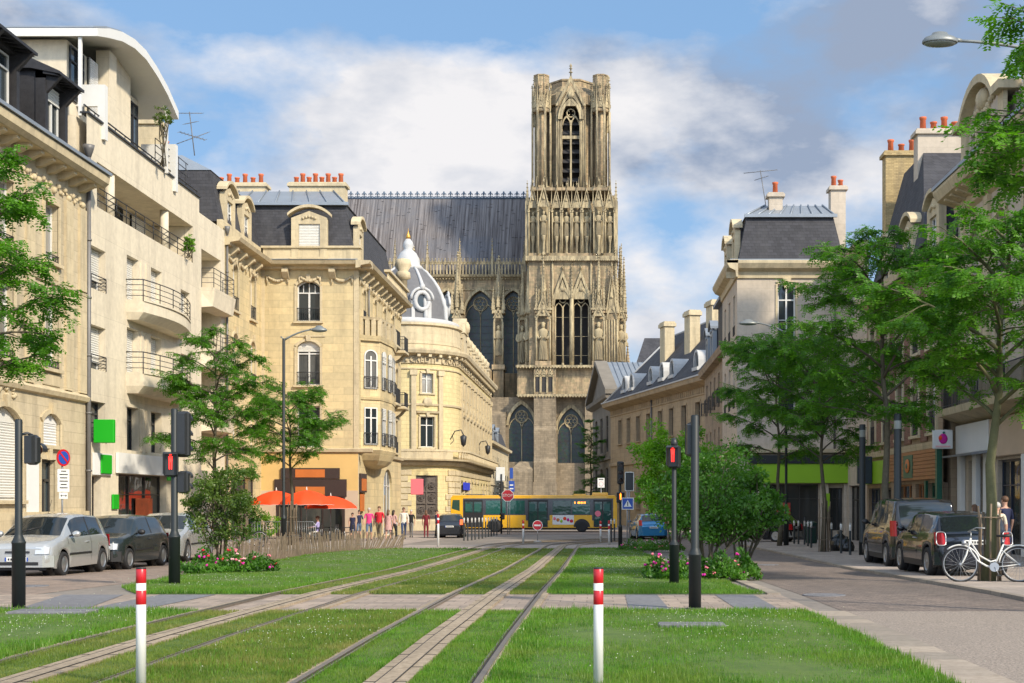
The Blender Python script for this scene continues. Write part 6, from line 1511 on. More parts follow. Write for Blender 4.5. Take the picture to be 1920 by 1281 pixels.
# left trees
tree('locust_tree', 'feathery tree at the left edge in front of the old stone house', 0, bY(-62, 24.5), 8.1, 2.2, 21, .10, (.3, 0), nb=20, crown0=.50, fine=1.2, nl=.8)
tree('locust_tree', 'feathery tree in front of the modern apartment block', 0, bY(402, 55), 9.4, 2.7, 4, .11, (.1, 0), nb=24, group='young street trees')
tree('locust_tree', 'smaller feathery tree before the cafe and its orange parasols', 0, bY(548, 62), 7.6, 2.9, 9, .10, (-.2, 0), nb=18, group='young street trees', crown0=.48)
# right trees
LR = 'leaf_locust_right'
tree('locust_tree', 'big near tree on the right with the white bicycle against its trunk', 0, bY(1855, 26), 7.5, 2.8, 31, .13, (.45, .1), LR, nb=25, fine=1.2, crown0=.44, bark='bark_green', nl=.9)
tree('locust_tree', 'tall tree with dense crown behind the dark van', 0, bY(1665, 39), 10.3, 3.3, 14, .13, (-.2, .2), LR, nb=26, crown0=.38, nl=.8, group='street trees on the right pavement')
tree('locust_tree', 'tree held by wooden stakes beside the litter bin', 0, bY(1546, 49), 8.3, 3.0, 17, .10, (-.3, 0), LR, nb=22, crown0=.42, nl=.85, group='street trees on the right pavement')
tree('locust_tree', 'slim tree behind the tall lamp post right of the green shrubs', 0, bY(1462, 58), 9.4, 3.6, 25, .10, (-.2, 0), LR, nb=22, crown0=.42, nl=.85, group='street trees on the right pavement')
tree('locust_tree', 'tree outside the right edge whose top twigs reach into the sky', 0, bY(2060, 17.5), 8.5, 1.75, 41, .11, (-.1, 0), LR, nb=15, crown0=.62, fine=1.4, nl=.75)
tree('broadleaf_tree', 'dark small tree growing against the cathedral wall', 0, (xa(1108, 150), 150, -1), 12.5, 2.0, 77, .15, (0, 0), 'leaf_dark', nb=26, crown0=.15, fine=.5, nl=1.2)
# shrubs in the beds
bush('multi_stem_shrub', 'airy olive-green shrub on several stems in the left flower bed', B_(412, 1062), 1.15, .9, 2.75, 3, 'leaf_olive', 7, 9500, .05, z0=.30, clumps=70)
bush('green_shrub', 'bright yellow-green shrub right of the orange pedestrian light', B_(1266, 1040), 1.6, 1.3, 4.5, 8, 'leaf_bright', 8, 19000, .065, z0=.38, clumps=110)
bush('green_shrub', 'large dark green shrub between the two black poles', B_(1325, 1085), 1.3, .95, 2.8, 12, 'leaf_dark', 10, 11500, .05, z0=.38, clumps=100, lmix=1)
bush('green_shrub', 'broad glossy shrub leaning over the road in front of the parked black car', B_(1392, 1078), 1.05, .8, 2.5, 15, 'leaf_dark', 7, 7500, .065, z0=.42, clumps=55)
bush('terrace_plant', 'little tree in a pot on the penthouse terrace', (-19.2, 58.6, 16.2), .42, .42, 2.6, 5, 'leaf_olive', 4, 900, .05, z0=.8, cat='plant')
bush('balcony_plant', 'leafy plant on the loggia of the cream apartment block', (-19.4, 62.9, 12.95), .3, .2, 1.1, 6, 'leaf_bright', 4, 900, .06, cat='plant')
bush('box_plant', 'green plants growing by the metal barrier in front of the cafe', bY(497, 66), 1.0, .4, 1.5, 16, 'leaf_bright', 5, 1600, .07, cat='plant')
# flower beds
M('petal_pink', (.75, .18, .24), .7, var=.2); M('petal_magenta', (.55, .01, .28), .7, var=.2); M('petal_red', (.55, .01, .03), .7, var=.2); M('petal_pale', (.75, .42, .42), .7, var=.2)
def flowerbed(label, pts, seed, nfl, hh=.42):
    rd = random.Random(seed); r = np.random.default_rng(seed); x0, y0, z0 = gp(*pts[0][:2]); root = thing('flower_bed', label, 'flower bed', (x0, y0, z0))
    P = []; fl = [[], [], [], []]
    for (px, py, rx, ry, n) in pts:
        cx_, cy_, cz_ = gp(px, py)
        for k in range(n):
            t = rd.random() * 2 * PI; u = rd.random() ** .5; x = cx_ + rx * u * math.cos(t); y = cy_ + ry * u * math.sin(t); h = hh * (1 - .6 * u * u) * rd.uniform(.3, 1.15) * (.75 + .5 * math.sin(x * 7) * math.cos(y * 5)); P.append((x - x0, y - y0, zg(y) - z0 + .03 + h))
            if rd.random() < nfl * 1.3 and math.sin(x * 6 + seed) * math.cos(y * 5) > -.1: fl[rd.choice([0, 0, 1, 1, 2, 3] if math.sin(x * 3) > 0 else [1, 1, 2, 3, 0])].append((x - x0, y - y0 - .02, zg(y) - z0 + .07 + h))
    P = np.array(P); D = r.normal(0, 1, P.shape) + np.array([0, 0, .5]); S = r.normal(0, 1, P.shape)
    V = quads_for(P, D, S, .085, .05, .3, r); npmesh('foliage', V, np.arange(len(V)).reshape(-1, 4), ['leaf_dark'], parent=root)
    b = MB()
    for m_, L4 in zip(('petal_pink', 'petal_magenta', 'petal_red', 'petal_pale'), fl):
        b.use(m_)
        for p in L4:
            for q in range(4): b.ball((p[0] + rd.uniform(-.028, .028), p[1] + rd.uniform(-.028, .028), p[2] + rd.uniform(-.012, .018)), rd.uniform(.014, .030), 5, 3)
    o = b.build('flowers', root, fix=False); o['kind'] = 'stuff'; return root
flowerbed('bed of pink and magenta flowers under the olive-green shrub', [(395, 1078, .5, .5, 1900), (450, 1076, .9, .6, 3000), (365, 1080, .35, .35, 600)], 3, .020, .46)
flowerbed('bed of magenta flowers beneath the dark green shrub on the right', [(1345, 1090, .6, .5, 2400), (1395, 1088, .35, .4, 1500), (1310, 1090, .4, .4, 1200)], 5, .016, .5)
flowerbed('small bed of pink flowers left of the shorter black pole', [(1232, 1090, .28, .4, 1500), (1270, 1092, .35, .4, 900)], 8, .028, .5)
flowerbed('low row of flowers at the foot of the yellow-green shrub', [(1195, 1034, .8, .8, 1000), (1240, 1036, .9, .8, 1500)], 9, .02, .45)
# ================================================================ street furniture
M('signal_black', (.018, .020, .022), .45, 0, var=.25, scale=6)
M('white_enamel', (.70, .70, .66), .35, var=.08); M('red_enamel', (.48, .012, .02), .35, var=.1); M('blue_enamel', (.02, .07, .34), .35, var=.1)
M('lamp_red', (1., .03, .02), .4, var=0, emit=1.3); M('lamp_orange', (1., .25, .02), .4, var=0, emit=3.); M('lens_dark', (.03, .01, .01), .2, var=0)
M('steel', (.33, .34, .35), .4, .7, var=.15)
M('dark_green', (.01, .05, .04), .4, var=.2); M('plastic_bag', (.012, .013, .014), .25, var=.3)
M('lamp_grey', (.20, .215, .21), .45, .3, var=.12); M('lens_glass', (.20, .22, .20), .25, var=.1)
def post_profile(b, H, r, rl, hl, m='black_paint'):
    b.use(m); b.lathe(0, 0, [(rl * 1.0, 0), (rl, hl * .96), (rl * 1.06, hl * .965), (rl * 1.06, hl * .99), (rl * .98, hl), (r * 1.15, hl * 1.07), (r, hl * 1.1), (r, H), (r * .8, H + .02)], 18)
def figure_lamp(b, x, y, z, s, m):      # lit standing figure behind the lens, facing -y
    b.use(m); b.ball((x, y, z + .36 * s), (.06 * s, .012, .06 * s), 8, 5); b.ext([(x - .09 * s, z + .28 * s), (x + .09 * s, z + .28 * s), (x + .07 * s, z + .02 * s), (x - .07 * s, z + .02 * s)], y - .008, y + .008)
    for q in (-1, 1): b.ext([(x + q * .07 * s, z + .03 * s), (x + q * .015 * s, z + .03 * s), (x + q * .02 * s, z - .3 * s), (x + q * .065 * s, z - .3 * s)], y - .008, y + .008)
def ped_head(root, x, z, rz, m='lamp_red', w=.25, h=.46, lit=True):
    T_ = Matrix.Translation((x, 0, 0)) @ Matrix.Rotation(rz, 4, 'Z'); b = MB(T_); b.use('signal_black'); b.cbox(-w / 2, -.12, z - h / 2, w / 2, .12, z + h / 2, .03)
    b.extx([(-.12, z + h / 2), (-.24, z + h / 2 - .03), (-.24, z + h / 2 - .045), (-.12, z + h / 2 - .02)], -w / 2, w / 2)
    for q in (-1, 1): b.box(q * w / 2 - .006, -.2, z - h / 2 + .05, q * w / 2 + .006, -.12, z + h / 2 - .02)
    o = b.build('pedestrian_signal', root); b = MB(T_)
    if lit: figure_lamp(b, 0, -.135, z + .03, .42, m)
    else: b.use('lens_dark').cbox(-.08, -.13, z - .1, .08, -.12, z + .1)
    b.build('lit_figure' if lit else 'lens', o); return o
def traffic_head(root, x, y, z, rz, w=.30, h=.92, lenses=3, back=True):
    T_ = Matrix.Translation((x, y, 0)) @ Matrix.Rotation(rz, 4, 'Z'); b = MB(T_); b.use('signal_black'); b.cbox(-w / 2, -.11, z - h / 2, w / 2, .09, z + h / 2, .04)
    b.loft([[(-w * .42, .09, z - h * .47), (w * .42, .09, z - h * .47), (w * .42, .09, z + h * .47), (-w * .42, .09, z + h * .47)], [(-w * .3, .16, z - h * .44), (w * .3, .16, z - h * .44), (w * .3, .16, z + h * .44), (-w * .3, .16, z + h * .44)]])
    for k in range(lenses):
        zz = z + h * (.5 - (k + .5) / lenses)
        hp = [(.1 * math.cos(t), zz + .1 * math.sin(t)) for t in [PI * j / 8 - .2 for j in range(10)]]
        b.loft([[(x_, yy, z_) for x_, z_ in hp] + [(x_ * 1.08, yy, zz + (z_ - zz) * 1.08) for x_, z_ in hp[::-1]] for yy in (-.11, -.26)])
    o = b.build('signal_head', root); b = MB(T_); b.use('lens_dark')
    for k in range(lenses): zz = z + h * (.5 - (k + .5) / lenses); b.cyl((0, -.10, zz), (0, -.118, zz), .09, n=14)
    b.build('lens', o); return o
def signal_post(base, H, label, hl=.95, rl=.105, r=.062):
    root = thing('signal_post', label, 'signal post', base); b = MB(); post_profile(b, H, r, rl, hl); b.build('pole', root); b = MB().use('asphalt_dark'); b.lathe(0, 0, [(rl * 1.5, -.05), (rl * 1.5, .02), (rl, .03)], 16); b.build('base', root); return root
def bracket(root, pts, r=.02): b = MB().use('signal_black'); [b.tube(p, r, 6) for p in pts]; b.build('bracket', root)
p = signal_post(gp(35, 1143), 2.62, 'thick black post with one signal, leftmost in the photo', .95, .09, .05); traffic_head(p, .15, .10, 2.22, PI, .17, .42, 1); bracket(p, [[(0, 0, 2.42), (.1, .05, 2.45), (.15, .1, 2.42)]])
p = signal_post(gp(327, 1100), 3.3, 'black post with signal heads and red figure, behind the left red and white post')
traffic_head(p, .13, .12, 2.85, PI, .24, .86); ped_head(p, -.06, 2.28, R(12)); traffic_head(p, .13, .12, 1.95, PI, .2, .42, 2); bracket(p, [[(0, 0, 3.1), (.1, .1, 3.1)], [(0, 0, 2.5), (.1, .1, 2.5)], [(-.0, 0, 2.3), (-.06, .0, 2.3)]])
p = signal_post(gp(1303, 1143), 2.68, 'thick black post in front of the dark green shrub on the right', .78, .087, .057); traffic_head(p, -.03, .16, 2.36, PI * .96, .19, .46); bracket(p, [[(0, 0, 2.5), (-.02, .12, 2.5)], [(0, 0, 2.2), (-.02, .12, 2.2)]])
p = signal_post(gp(1264, 1100), 2.3, 'slimmer black post topped by a red pedestrian figure', .8, .09, .045); ped_head(p, .0, 2.42, R(-14), h=.42, w=.22); b = MB().use('signal_black'); b.lathe(0, 0, [(.05, 2.62), (.07, 2.66), (.05, 2.76), (.0, 2.78)], 10); b.build('cap', p)
p = signal_post(gp(1163, 1025), 3.5, 'signal post with orange lit figure at the right end of the bus', .9, .09, .05); traffic_head(p, -.0, -.1, 3.28, R(8), .3, 1.0); ped_head(p, .0, 2.18, R(5), 'lamp_orange', .34, .48)
def flat_sign(root, shape, x, z, s, y, m1, m2=None, name='plate'):
    b = MB().use(m1)
    if shape == 'oct': pts = [(x + s * math.cos(PI / 8 + PI / 4 * k), z + s * math.sin(PI / 8 + PI / 4 * k)) for k in range(8)]
    elif shape == 'rnd': pts = [(x + s * math.cos(PI / 14 * k), z + s * math.sin(PI / 14 * k)) for k in range(28)]
    else: pts = [(x - s[0], z - s[1]), (x + s[0], z - s[1]), (x + s[0], z + s[1]), (x - s[0], z + s[1])]
    b.ext(pts, y, y + .025)
    if m2:
        k = .9 if not isinstance(s, tuple) else .88; b.use(m2); b.ext([(x + (a - x) * k, z + (c - z) * k) for a, c in pts], y - .004, y)
    return b.build(name, root)
def text(s, size, loc, m, parent, rot=(PI / 2, 0, 0), name='lettering', ext=.003):
    cu = bpy.data.curves.new(name, 'FONT'); cu.body = s; cu.size = size; cu.align_x = 'CENTER'; cu.align_y = 'CENTER'; cu.extrude = ext; cu.resolution_u = 2
    o = bpy.data.objects.new(name, cu); COL.objects.link(o); dg = bpy.context.evaluated_depsgraph_get(); me = bpy.data.meshes.new_from_object(o.evaluated_get(dg)); bpy.data.objects.remove(o)
    me.materials.clear(); me.materials.append(MATS[m]); n = link(name, me, parent, loc); n.rotation_euler = rot; return n
def sign_root(name, label, base, H, r=.03, m='steel', px=0.): root = thing(name, label, 'sign', base); b = MB().use(m); b.cyl((px, .03, 0), (px, .03, H), r, n=8); b.build('pole', root); return root
s = sign_root('stop_sign', 'red octagonal STOP sign in front of the bus', bY(952, 95), 3.05); o = flat_sign(s, 'oct', 0, 2.78, .46, -.03, 'white_enamel', 'red_enamel'); text('STOP', .29, (0, -.036, 2.78), 'white_enamel', s)
b = MB().use('steel'); b.cyl((.14, .05, 0), (.14, .05, 2.7), .025, n=6); b.build('pole', s)
s = sign_root('no_entry_sign', 'low round red no-entry sign between the tracks in front of the bus', gp(1008, 1018), .9, .02); flat_sign(s, 'rnd', 0, .88, .255, -.02, 'white_enamel', 'red_enamel'); b = MB().use('white_enamel'); b.box(-.16, -.03, .84, .16, -.024, .92); b.build('bar', s)
b = MB().use('concrete'); b.lathe(0, 0.03, [(.22, 0), (.2, .08), (.05, .12)], 12); b.build('base', s)
s = sign_root('zone_sign', 'white square sign with red ring above the front of the bus', bY(1127, 116), 4.4); flat_sign(s, 'sq', 0, 4.1, (.3, .42), -.03, 'white_enamel'); flat_sign(s, 'rnd', 0, 4.0, .2, -.036, 'red_enamel', 'white_enamel'); b = MB().use('signal_black'); b.box(-.2, -.036, 4.36, .2, -.031, 4.44); b.build('text_bar', s)
s = sign_root('crossing_sign', 'square blue pedestrian crossing sign beside the signal post near the blue car', bY(1176, 58), 2.45, .03); flat_sign(s, 'sq', .02, 2.0 - .1, (.26, .26), -.03, 'white_enamel', 'blue_enamel'); b = MB().use('white_enamel'); b.ext([(-.15, 1.76), (.19, 1.76), (.02, 2.06)], -.04, -.035); b.use('signal_black'); b.box(.0, -.046, 1.8, .04, -.041, 1.98); b.build('pictogram', s)
s = sign_root('traffic_sign', 'dark sign panel with pale rounded border above the square blue sign', bY(1180, 58.4), 3.3, .03); b = MB().use('white_enamel'); b.cbox(-.2, -.03, 2.45, .2, 0, 3.3, .03); b.use('signal_black'); b.cbox(-.165, -.034, 2.49, .165, -.028, 3.26, .02); b.build('panel', s)
s = thing('no_parking_sign', 'round blue and red no-parking sign on grey post behind the nearest silver car', 'sign', (-17.0, 42.2, zg(42) + .12), R(66)); b = MB().use('steel'); b.cyl((0, .03, 0), (0, .03, 3.2), .03, n=8); b.build('pole', s)
flat_sign(s, 'rnd', 0, 3.1, .27, -.03, 'red_enamel'); flat_sign(s, 'rnd', 0, 3.1, .205, -.036, 'blue_enamel'); b = MB().use('red_enamel'); b.ext([(-.17, 3.23), (-.13, 3.27), (.17, 2.97), (.13, 2.93)], -.046, -.04); b.build('bar', s)
flat_sign(s, 'sq', 0, 2.38, (.24, .36), -.03, 'white_enamel', name='text_panel'); b = MB().use('signal_black')
for k, w_ in enumerate((.1, .17, .15, .17, .12, .16)): b.box(-w_, -.036, 2.66 - k * .105, w_, -.031, 2.69 - k * .105)
b.build('text_lines', s); flat_sign(s, 'sq', 0, 1.9, (.17, .1), -.03, 'white_enamel', name='arrow_panel'); b = MB().use('signal_black'); b.box(-.1, -.036, 1.893, .1, -.031, 1.907); b.ext([(-.13, 1.9), (-.08, 1.94), (-.08, 1.86)], -.036, -.031); b.ext([(.13, 1.9), (.08, 1.86), (.08, 1.94)], -.036, -.031); b.build('arrow', s)
s = sign_root('sign_cluster', 'dark signal pole with pale sign back, left of the STOP sign', bY(940, 98), 4.4, .07, 'signal_black'); traffic_head(s, 0, -.15, 3.3, R(-60), .35, 1.1); b = MB().use('white_enamel'); b.cbox(-.4, .02, 3.9, .25, .06, 4.9, .02); b.build('sign_back', s); traffic_head(s, 0.1, -.15, 1.3, R(-30), .3, .5, 2)
s = sign_root('direction_signs', 'blue direction signs on a pole behind the STOP sign', bY(958, 112), 5.0, .035); b = MB().use('blue_enamel'); b.cbox(-.18, -.03, 3.3, .3, 0, 4.2, .02); b.cbox(-.1, -.03, 4.4, .18, 0, 5.3, .02); b.use('white_enamel'); b.box(-.1, -.04, 3.5, .2, -.032, 3.6); b.box(-.1, -.04, 3.8, .2, -.032, 3.9); b.build('plates', s)
# red and white marker posts
def marker(base, H, r, label, stripes, group=None):
    root = thing('marker_post', label, 'marker post', base, group=group); b = MB().use('white_paint'); b.lathe(0, 0, [(r * 1.02, 0), (r, H - .001), (r * .3, H)], 20); b.build('post', root)
    b = MB().use('red_enamel')
    for a, c in stripes: b.lathe(0, 0, [(r * .98, a), (r * 1.03, a + .002), (r * 1.03, c - .002), (r * .98, c)], 20)
    b.use('signal_black'); b.lathe(0, 0, [(r * 1.03, H - .004), (r * 1.0, H + .006), (.01, H + .008)], 16); b.build('red_bands', root); return root
def mpx(px, top, s): Y = FP / s; return ((px - VX) * Y / FP, Y, zg(Y))
Hm = lambda top, s, base: HC - (top - VY) / s - base[2]
for px, top, s_, lab in ((264.5, 1066, 246, 'red and white post nearest the camera, on the left lawn'), (1122, 1066, 246, 'red and white post nearest the camera, on the right lawn')):
    base = mpx(px, top, s_); H = Hm(top, s_, base); marker(base, H, .037, lab, [(H - .112, H - .003), (H - .275, H - .166)])
for px, bot, H, lab in ((821.5, 1027, 1.45, 'slim white post with red top at the end of the left lawn'), (981, 1020, 1.15, 'slim white post with red top between the tracks'), (1126, 1017, 1.1, 'slim white post with red top right of the no-entry sign'), (1142, 1022, 1.15, 'slim white post with red top beside the orange signal')):
    base = gp(px, bot); marker(base, H, .05, lab, [(H - .17, H - .003), (H - .42, H - .25)])
# lamp posts
def lamp_post(base, H, arms, label, rp=.09, head_len=.62, r2=.06, hl=1.3):
    root = thing('lamp_post', label, 'street lamp', base); b = MB(); post_profile(b, H, r2, rp, hl); b.build('pole', root)
    for (dx, dy, up, l) in arms:
        d = Vector((dx, dy, 0)).normalized(); pts = [(d.x * l * t, d.y * l * t, H - .05 + up * (1 - (1 - t) ** 1.7)) for t in (0, .15, .3, .5, .7, .85, 1)]
        b = MB().use('lamp_grey'); b.tube(pts, [.045, .04, .036, .034, .032, .03, .03], 8); b.tube([(0, 0, H - .02), (-d.x * .12, -d.y * .12, H + .1)], .03, 6); a = b.build('arm', root)
        e = Vector(pts[-1]); T_ = Matrix.Translation(e + d * head_len * .42) @ Matrix.Rotation(math.atan2(d.y, d.x), 4, 'Z'); b = MB(T_); b.use('lamp_grey')
        b.lathe(0, 0, [(.99, -.05), (1.02, -.035), (1., -.0), (.86, .055), (.5, .10), (.42, .145), (.2, .165), (.02, .17)], 20, sx=head_len / 2, sy=.2)
        b.cyl((-head_len * .62, 0, 0), (-head_len * .4, 0, .02), .035, .05, n=8)
        h = b.build('lamp_head', root); b = MB(T_); b.use('lens_glass'); b.lathe(0, 0, [(.93, -.045), (.85, -.075), (.4, -.10), (.02, -.105)], 20, sx=head_len / 2, sy=.2); b.build('lens', h)
    return root
lamp_post(bY(532, 53), 8.4, [(1, 0, .42, 1.15)], 'tall lamp post standing left of the cafe tree trunk', .105, .62)
lamp_post(bY(1474, 59), 9.5, [(-1, .0, .45, 1.35)], 'tall lamp post right of the shrubs, its arm reaching left through leaves', .12, .8)
x, y, z = bY(1990, 25); lamp_post((x, y, z), 10.0, [(-1, 0, .28, 2.0)], 'lamp post beyond the right edge with its grey lamp head against the sky', .11, .66, hl=1.2)
for px, Y_, H_, lab in ((1617, 45, 4.45, 'black light column between the two pavement trees'), (1683, 37.6, 4.25, 'black light column rising behind the dark van')):
    base = bY(px, Y_); root = thing('light_column', lab, 'light column', base); b = MB(); post_profile(b, H_, .105, .12, .5); b.build('pole', root); b = MB().use('lens_glass'); b.lathe(0, 0, [(.107, H_ - .42), (.109, H_ - .4), (.109, H_ - .2), (.107, H_ - .18)], 16); b.build('lens', root)
# bollards
def bollard(base, H=1.1, white=True):
    root = thing('bollard', '', 'bollard', base); b = MB().use('black_paint'); b.lathe(0, 0, [(.055, 0), (.045, .02), (.04, H - .02), (.03, H)], 10); b.build('post', root)
    if white: b = MB().use('white_paint'); b.lathe(0, 0, [(.044, H - .24), (.044, H - .04), (.03, H + .003)], 10); b.build('white_top', root)
    return root
BW = bollard((0, 0, 0)); first = True
def put_bollards(lst, label, group, H=1.1, src=None):
    global first
    for i, (px, py) in enumerate(lst):
        base = gp(px, py)
        if first: o = BW; o.location = base; o['label'] = label; o['group'] = group; first = False
        else: o = dup(BW, base, 0, label, group)
        o.scale = (1, 1, H / 1.1); o.rotation_euler = (0, 0, i * .4)
put_bollards([(870, 1014), (877, 1014), (884.5, 1013), (891, 1012), (898, 1011), (904.5, 1010), (910.5, 1008), (916, 1007), (921, 1006), (926, 1005), (931.5, 1004)], 'one of the white-topped black bollards in a row before the rear half of the bus', 'bollards in front of the rear of the bus', 1.25)
put_bollards([(1489, 1022), (1497, 1023), (1508.5, 1024), (1515, 1027), (1521, 1030)], 'one of the white-topped black bollards by the lime shop door', 'bollards by the lime shop', 1.15)
put_bollards([(1146, 1017), (1152, 1016)], 'one of two dark bollards between the bus front and the orange signal', 'bollards by the orange signal', 1.2)
put_bollards([(1559, 1036), (1577, 1041), (1594, 1044)], 'one of three dark bollards between the staked tree and the van', 'bollards before the van', 1.12)
put_bollards([(735, 1012), (744, 1011)], 'one of two dark bollards behind the picket fence by the walkers', 'bollards by the walkers', 1.0)
base = gp(1521.5, 1022); r_ = thing('litter_bin', 'dark green litter bin beside the staked tree', 'litter bin', base); b = MB().use('dark_green'); b.lathe(0, 0, [(.24, .08), (.27, .12), (.28, .95), (.3, .97), (.3, 1.02), (.2, 1.08), (.02, 1.12)], 16); b.build('body', r_); b = MB().use('signal_black'); b.box(-.14, -.30, .78, .14, -.26, .9); b.cyl((-.3, .1, 0), (-.3, .1, 1.3), .03, n=8); b.build('opening', r_)
base = gp(478, 1015); r_ = thing('litter_bin', 'dark green bin behind the olive-green shrub near the metal barrier', 'litter bin', base); b = MB().use('dark_green'); b.lathe(0, 0, [(.3, .0), (.33, .12), (.34, 1.1), (.36, 1.12), (.3, 1.2), (.02, 1.26)], 16); b.build('body', r_); b = MB().use('signal_black'); b.box(-.16, -.36, .9, .16, -.31, 1.02); b.build('opening', r_)
base = gp(1575, 1036); b = MB().use('plastic_bag'); rr = random.Random(2)
prof = [(.22, 0), (.36, .1), (.38, .3), (.3, .52), (.14, .66), (.07, .72), (.11, .80), (.02, .82)]
rings = [[(r * (1 + .14 * math.sin(5 * t + z * 9) + .06 * rr.random()) * math.cos(t), r * (1 + .14 * math.cos(4 * t - z * 7)) * math.sin(t), z) for t in [2 * PI * k / 18 for k in range(18)]] for r, z in prof]; b.loft(rings, smooth=True)
o = b.build('rubbish_bag'); o.location = base; tag(o, 'full black rubbish bag on the pavement between the bollards', 'rubbish bag'); o2 = dup(o, gp(1587, 1037), 2.1, 'smaller black rubbish bag leaning on the full one', scale=.75)
# tree stakes
for px, Y_, lab in ((1546, 49, 'wooden stakes tied round the trunk beside the litter bin'), (1855, 26, 'wooden slats tied round the trunk behind the white bicycle'), (548, 62, 'wooden slats round the tree trunk in front of the cafe')):
    hg = 1.45 if Y_ == 26 else 1.9; base = bY(px, Y_); b = MB(); M('old_wood', (.20, .15, .10), .9, var=.35, scale=6); b.use('old_wood')
    for k in range(7): t = 2 * PI * k / 7; q = .22 + .03 * math.sin(k * 2); b.tube([(q * math.cos(t), q * math.sin(t), 0), (q * .85 * math.cos(t + .05), q * .85 * math.sin(t + .05), hg * .8), (q * math.cos(t + .1), q * math.sin(t + .1), hg * (1 + .12 * math.sin(k * 3.)))], .024, 4)
    for z in (.5, 1.3): b.tube([(.24 * math.cos(t), .24 * math.sin(t), z) for t in [2 * PI * k / 12 for k in range(13)]], .012, 4)
    o = b.build('tree_guard'); o.location = base; tag(o, lab, 'tree guard')
# chestnut paling fence round the lawn edge
M('paling', (.19, .145, .10), .95, var=.65, scale=6); pts = [Vector(gp(*p)) for p in ((432, 1064), (500, 1052), (600, 1040), (700, 1032), (757, 1030))]
root = thing('picket_fence', 'leaning weathered paling fence along the edge of the left lawn', 'fence', tuple(pts[0])); b = MB().use('paling'); rr = random.Random(4); tot = 0; prev = None
for a, c in zip(pts, pts[1:]):
    n = int((c - a).length / .125)
    for k in range(n):
        p_ = a.lerp(c, k / n) - pts[0]; tot += 1; ln = .30 * math.sin(tot * .055) + rr.uniform(-.08, .08) + (.35 if 128 < tot < 150 else 0); h = (.76 + rr.uniform(-.12, .12)) * (.9 if tot > 150 else 1); d = (c - a).normalized()
        q_ = p_ + d * ln * .8 + Vector((rr.uniform(-.05, .05), 0, h * math.cos(ln))); w_ = Vector((d.x, d.y, 0)) * rr.uniform(.034, .052); nn = Vector((-d.y, d.x, 0)) * .008
        b.loft([[tuple(p_ - w_ - nn), tuple(p_ + w_ - nn), tuple(p_ + w_ + nn), tuple(p_ - w_ + nn)], [tuple(q_ - w_ * .8 - nn), tuple(q_ + w_ * .8 - nn), tuple(q_ + w_ * .8 + nn), tuple(q_ - w_ * .8 + nn)]])
b.build('palings', root); b = MB().use('old_wood')
for f in (.3, .8): b.use('steel'); b.tube([tuple(p_ - pts[0] + Vector((0, .02, f * .9))) for p_ in pts], .006, 4)
b.build('wire', root)
# metal crowd barriers
def barrier(base, L_, label, rz=0):
    root = thing('metal_barrier', label, 'barrier', base, rz, group='metal barriers by the cafe'); b = MB().use('steel'); h = 1.08
    b.tube([(-L_ / 2, 0, .12), (-L_ / 2, 0, h - .15), (-L_ / 2 + .12, 0, h), (L_ / 2 - .12, 0, h), (L_ / 2, 0, h - .15), (L_ / 2, 0, .12), (-L_ / 2, 0, .12)], .02, 6)
    for q in (-.8, .8): b.tube([(q * L_ / 2, -.28, 0), (q * L_ / 2, 0, .14), (q * L_ / 2, .28, 0)], .018, 5)
    b.build('frame', root); b = MB().use('steel')
    for k in range(1, 14): b.cyl((-L_ / 2 + L_ * k / 14, 0, .12), (-L_ / 2 + L_ * k / 14, 0, h), .009, n=5)
    b.build('bars', root); return root
barrier(bY(510, 63), 1.9, 'metal crowd barrier left of the cafe tree'); barrier(bY(562, 63.3), 1.5, 'metal crowd barrier right of the cafe tree')
# parasols
M('parasol_orange', (.78, .060, .004), .7, var=.10, scale=1.4)
def parasol(base, label):
    root = thing('parasol', label, 'parasol', base, group='orange cafe parasols'); b = MB().use('steel'); b.cyl((0, 0, 0), (0, 0, 2.75), .025, n=8); b.use('concrete'); b.lathe(0, 0, [(.28, 0), (.27, .08), (.05, .1)], 12); b.build('pole', root)
    b = MB().use('parasol_orange'); n = 48; rings = []
    for rr_, z in ((.03, 2.72), (.4, 2.66), (.8, 2.52), (1.15, 2.32), (1.42, 2.08), (1.46, 1.93)):
        ring = []
        for k in range(n):
            t = 2 * PI * k / n; sag = 1 - .05 * abs(math.sin(4 * t)) * rr_ / 1.4; dz_ = (.07 * abs(math.sin(4 * t)) if z < 2 else 0); ring.append((rr_ * sag * math.cos(t), rr_ * sag * math.sin(t), z - .05 * abs(math.sin(4 * t)) * rr_ / 1.4 + dz_))
        rings.append(ring)
    b.loft(rings, caps=False, smooth=True); c = b.build('canopy', root); b = MB().use('white_paint'); b.tube([(1.465 * (1 - .05 * abs(math.sin(4 * t))) * math.cos(t), 1.465 * (1 - .05 * abs(math.sin(4 * t))) * math.sin(t), 1.93 + .03 * abs(math.sin(4 * t))) for t in [2 * PI * k / n for k in range(n + 1)]], .009, 4); b.build('hem', c)
    b = MB().use('white_paint'); b.lathe(0, 0, [(.06, 2.72), (.03, 2.8), (.02, 2.9)], 8); b.build('finial', root)
    b = MB().use('steel')
    for k in range(8): t = PI / 4 * k; b.cyl((.03 * math.cos(t), .03 * math.sin(t), 2.05), (.8 * math.cos(t), .8 * math.sin(t), 2.42), .008, n=4)
    b.build('struts', root); return root
parasol(bY(518, 72.5), 'left orange parasol of the cafe, partly behind the lamp post'); parasol(bY(575, 71.0), 'middle orange parasol, with its pole between barrier and seated person'); parasol(bY(620, 73.5), 'right-hand orange parasol, lowest and nearest the walkers').scale = (1, 1, .9)
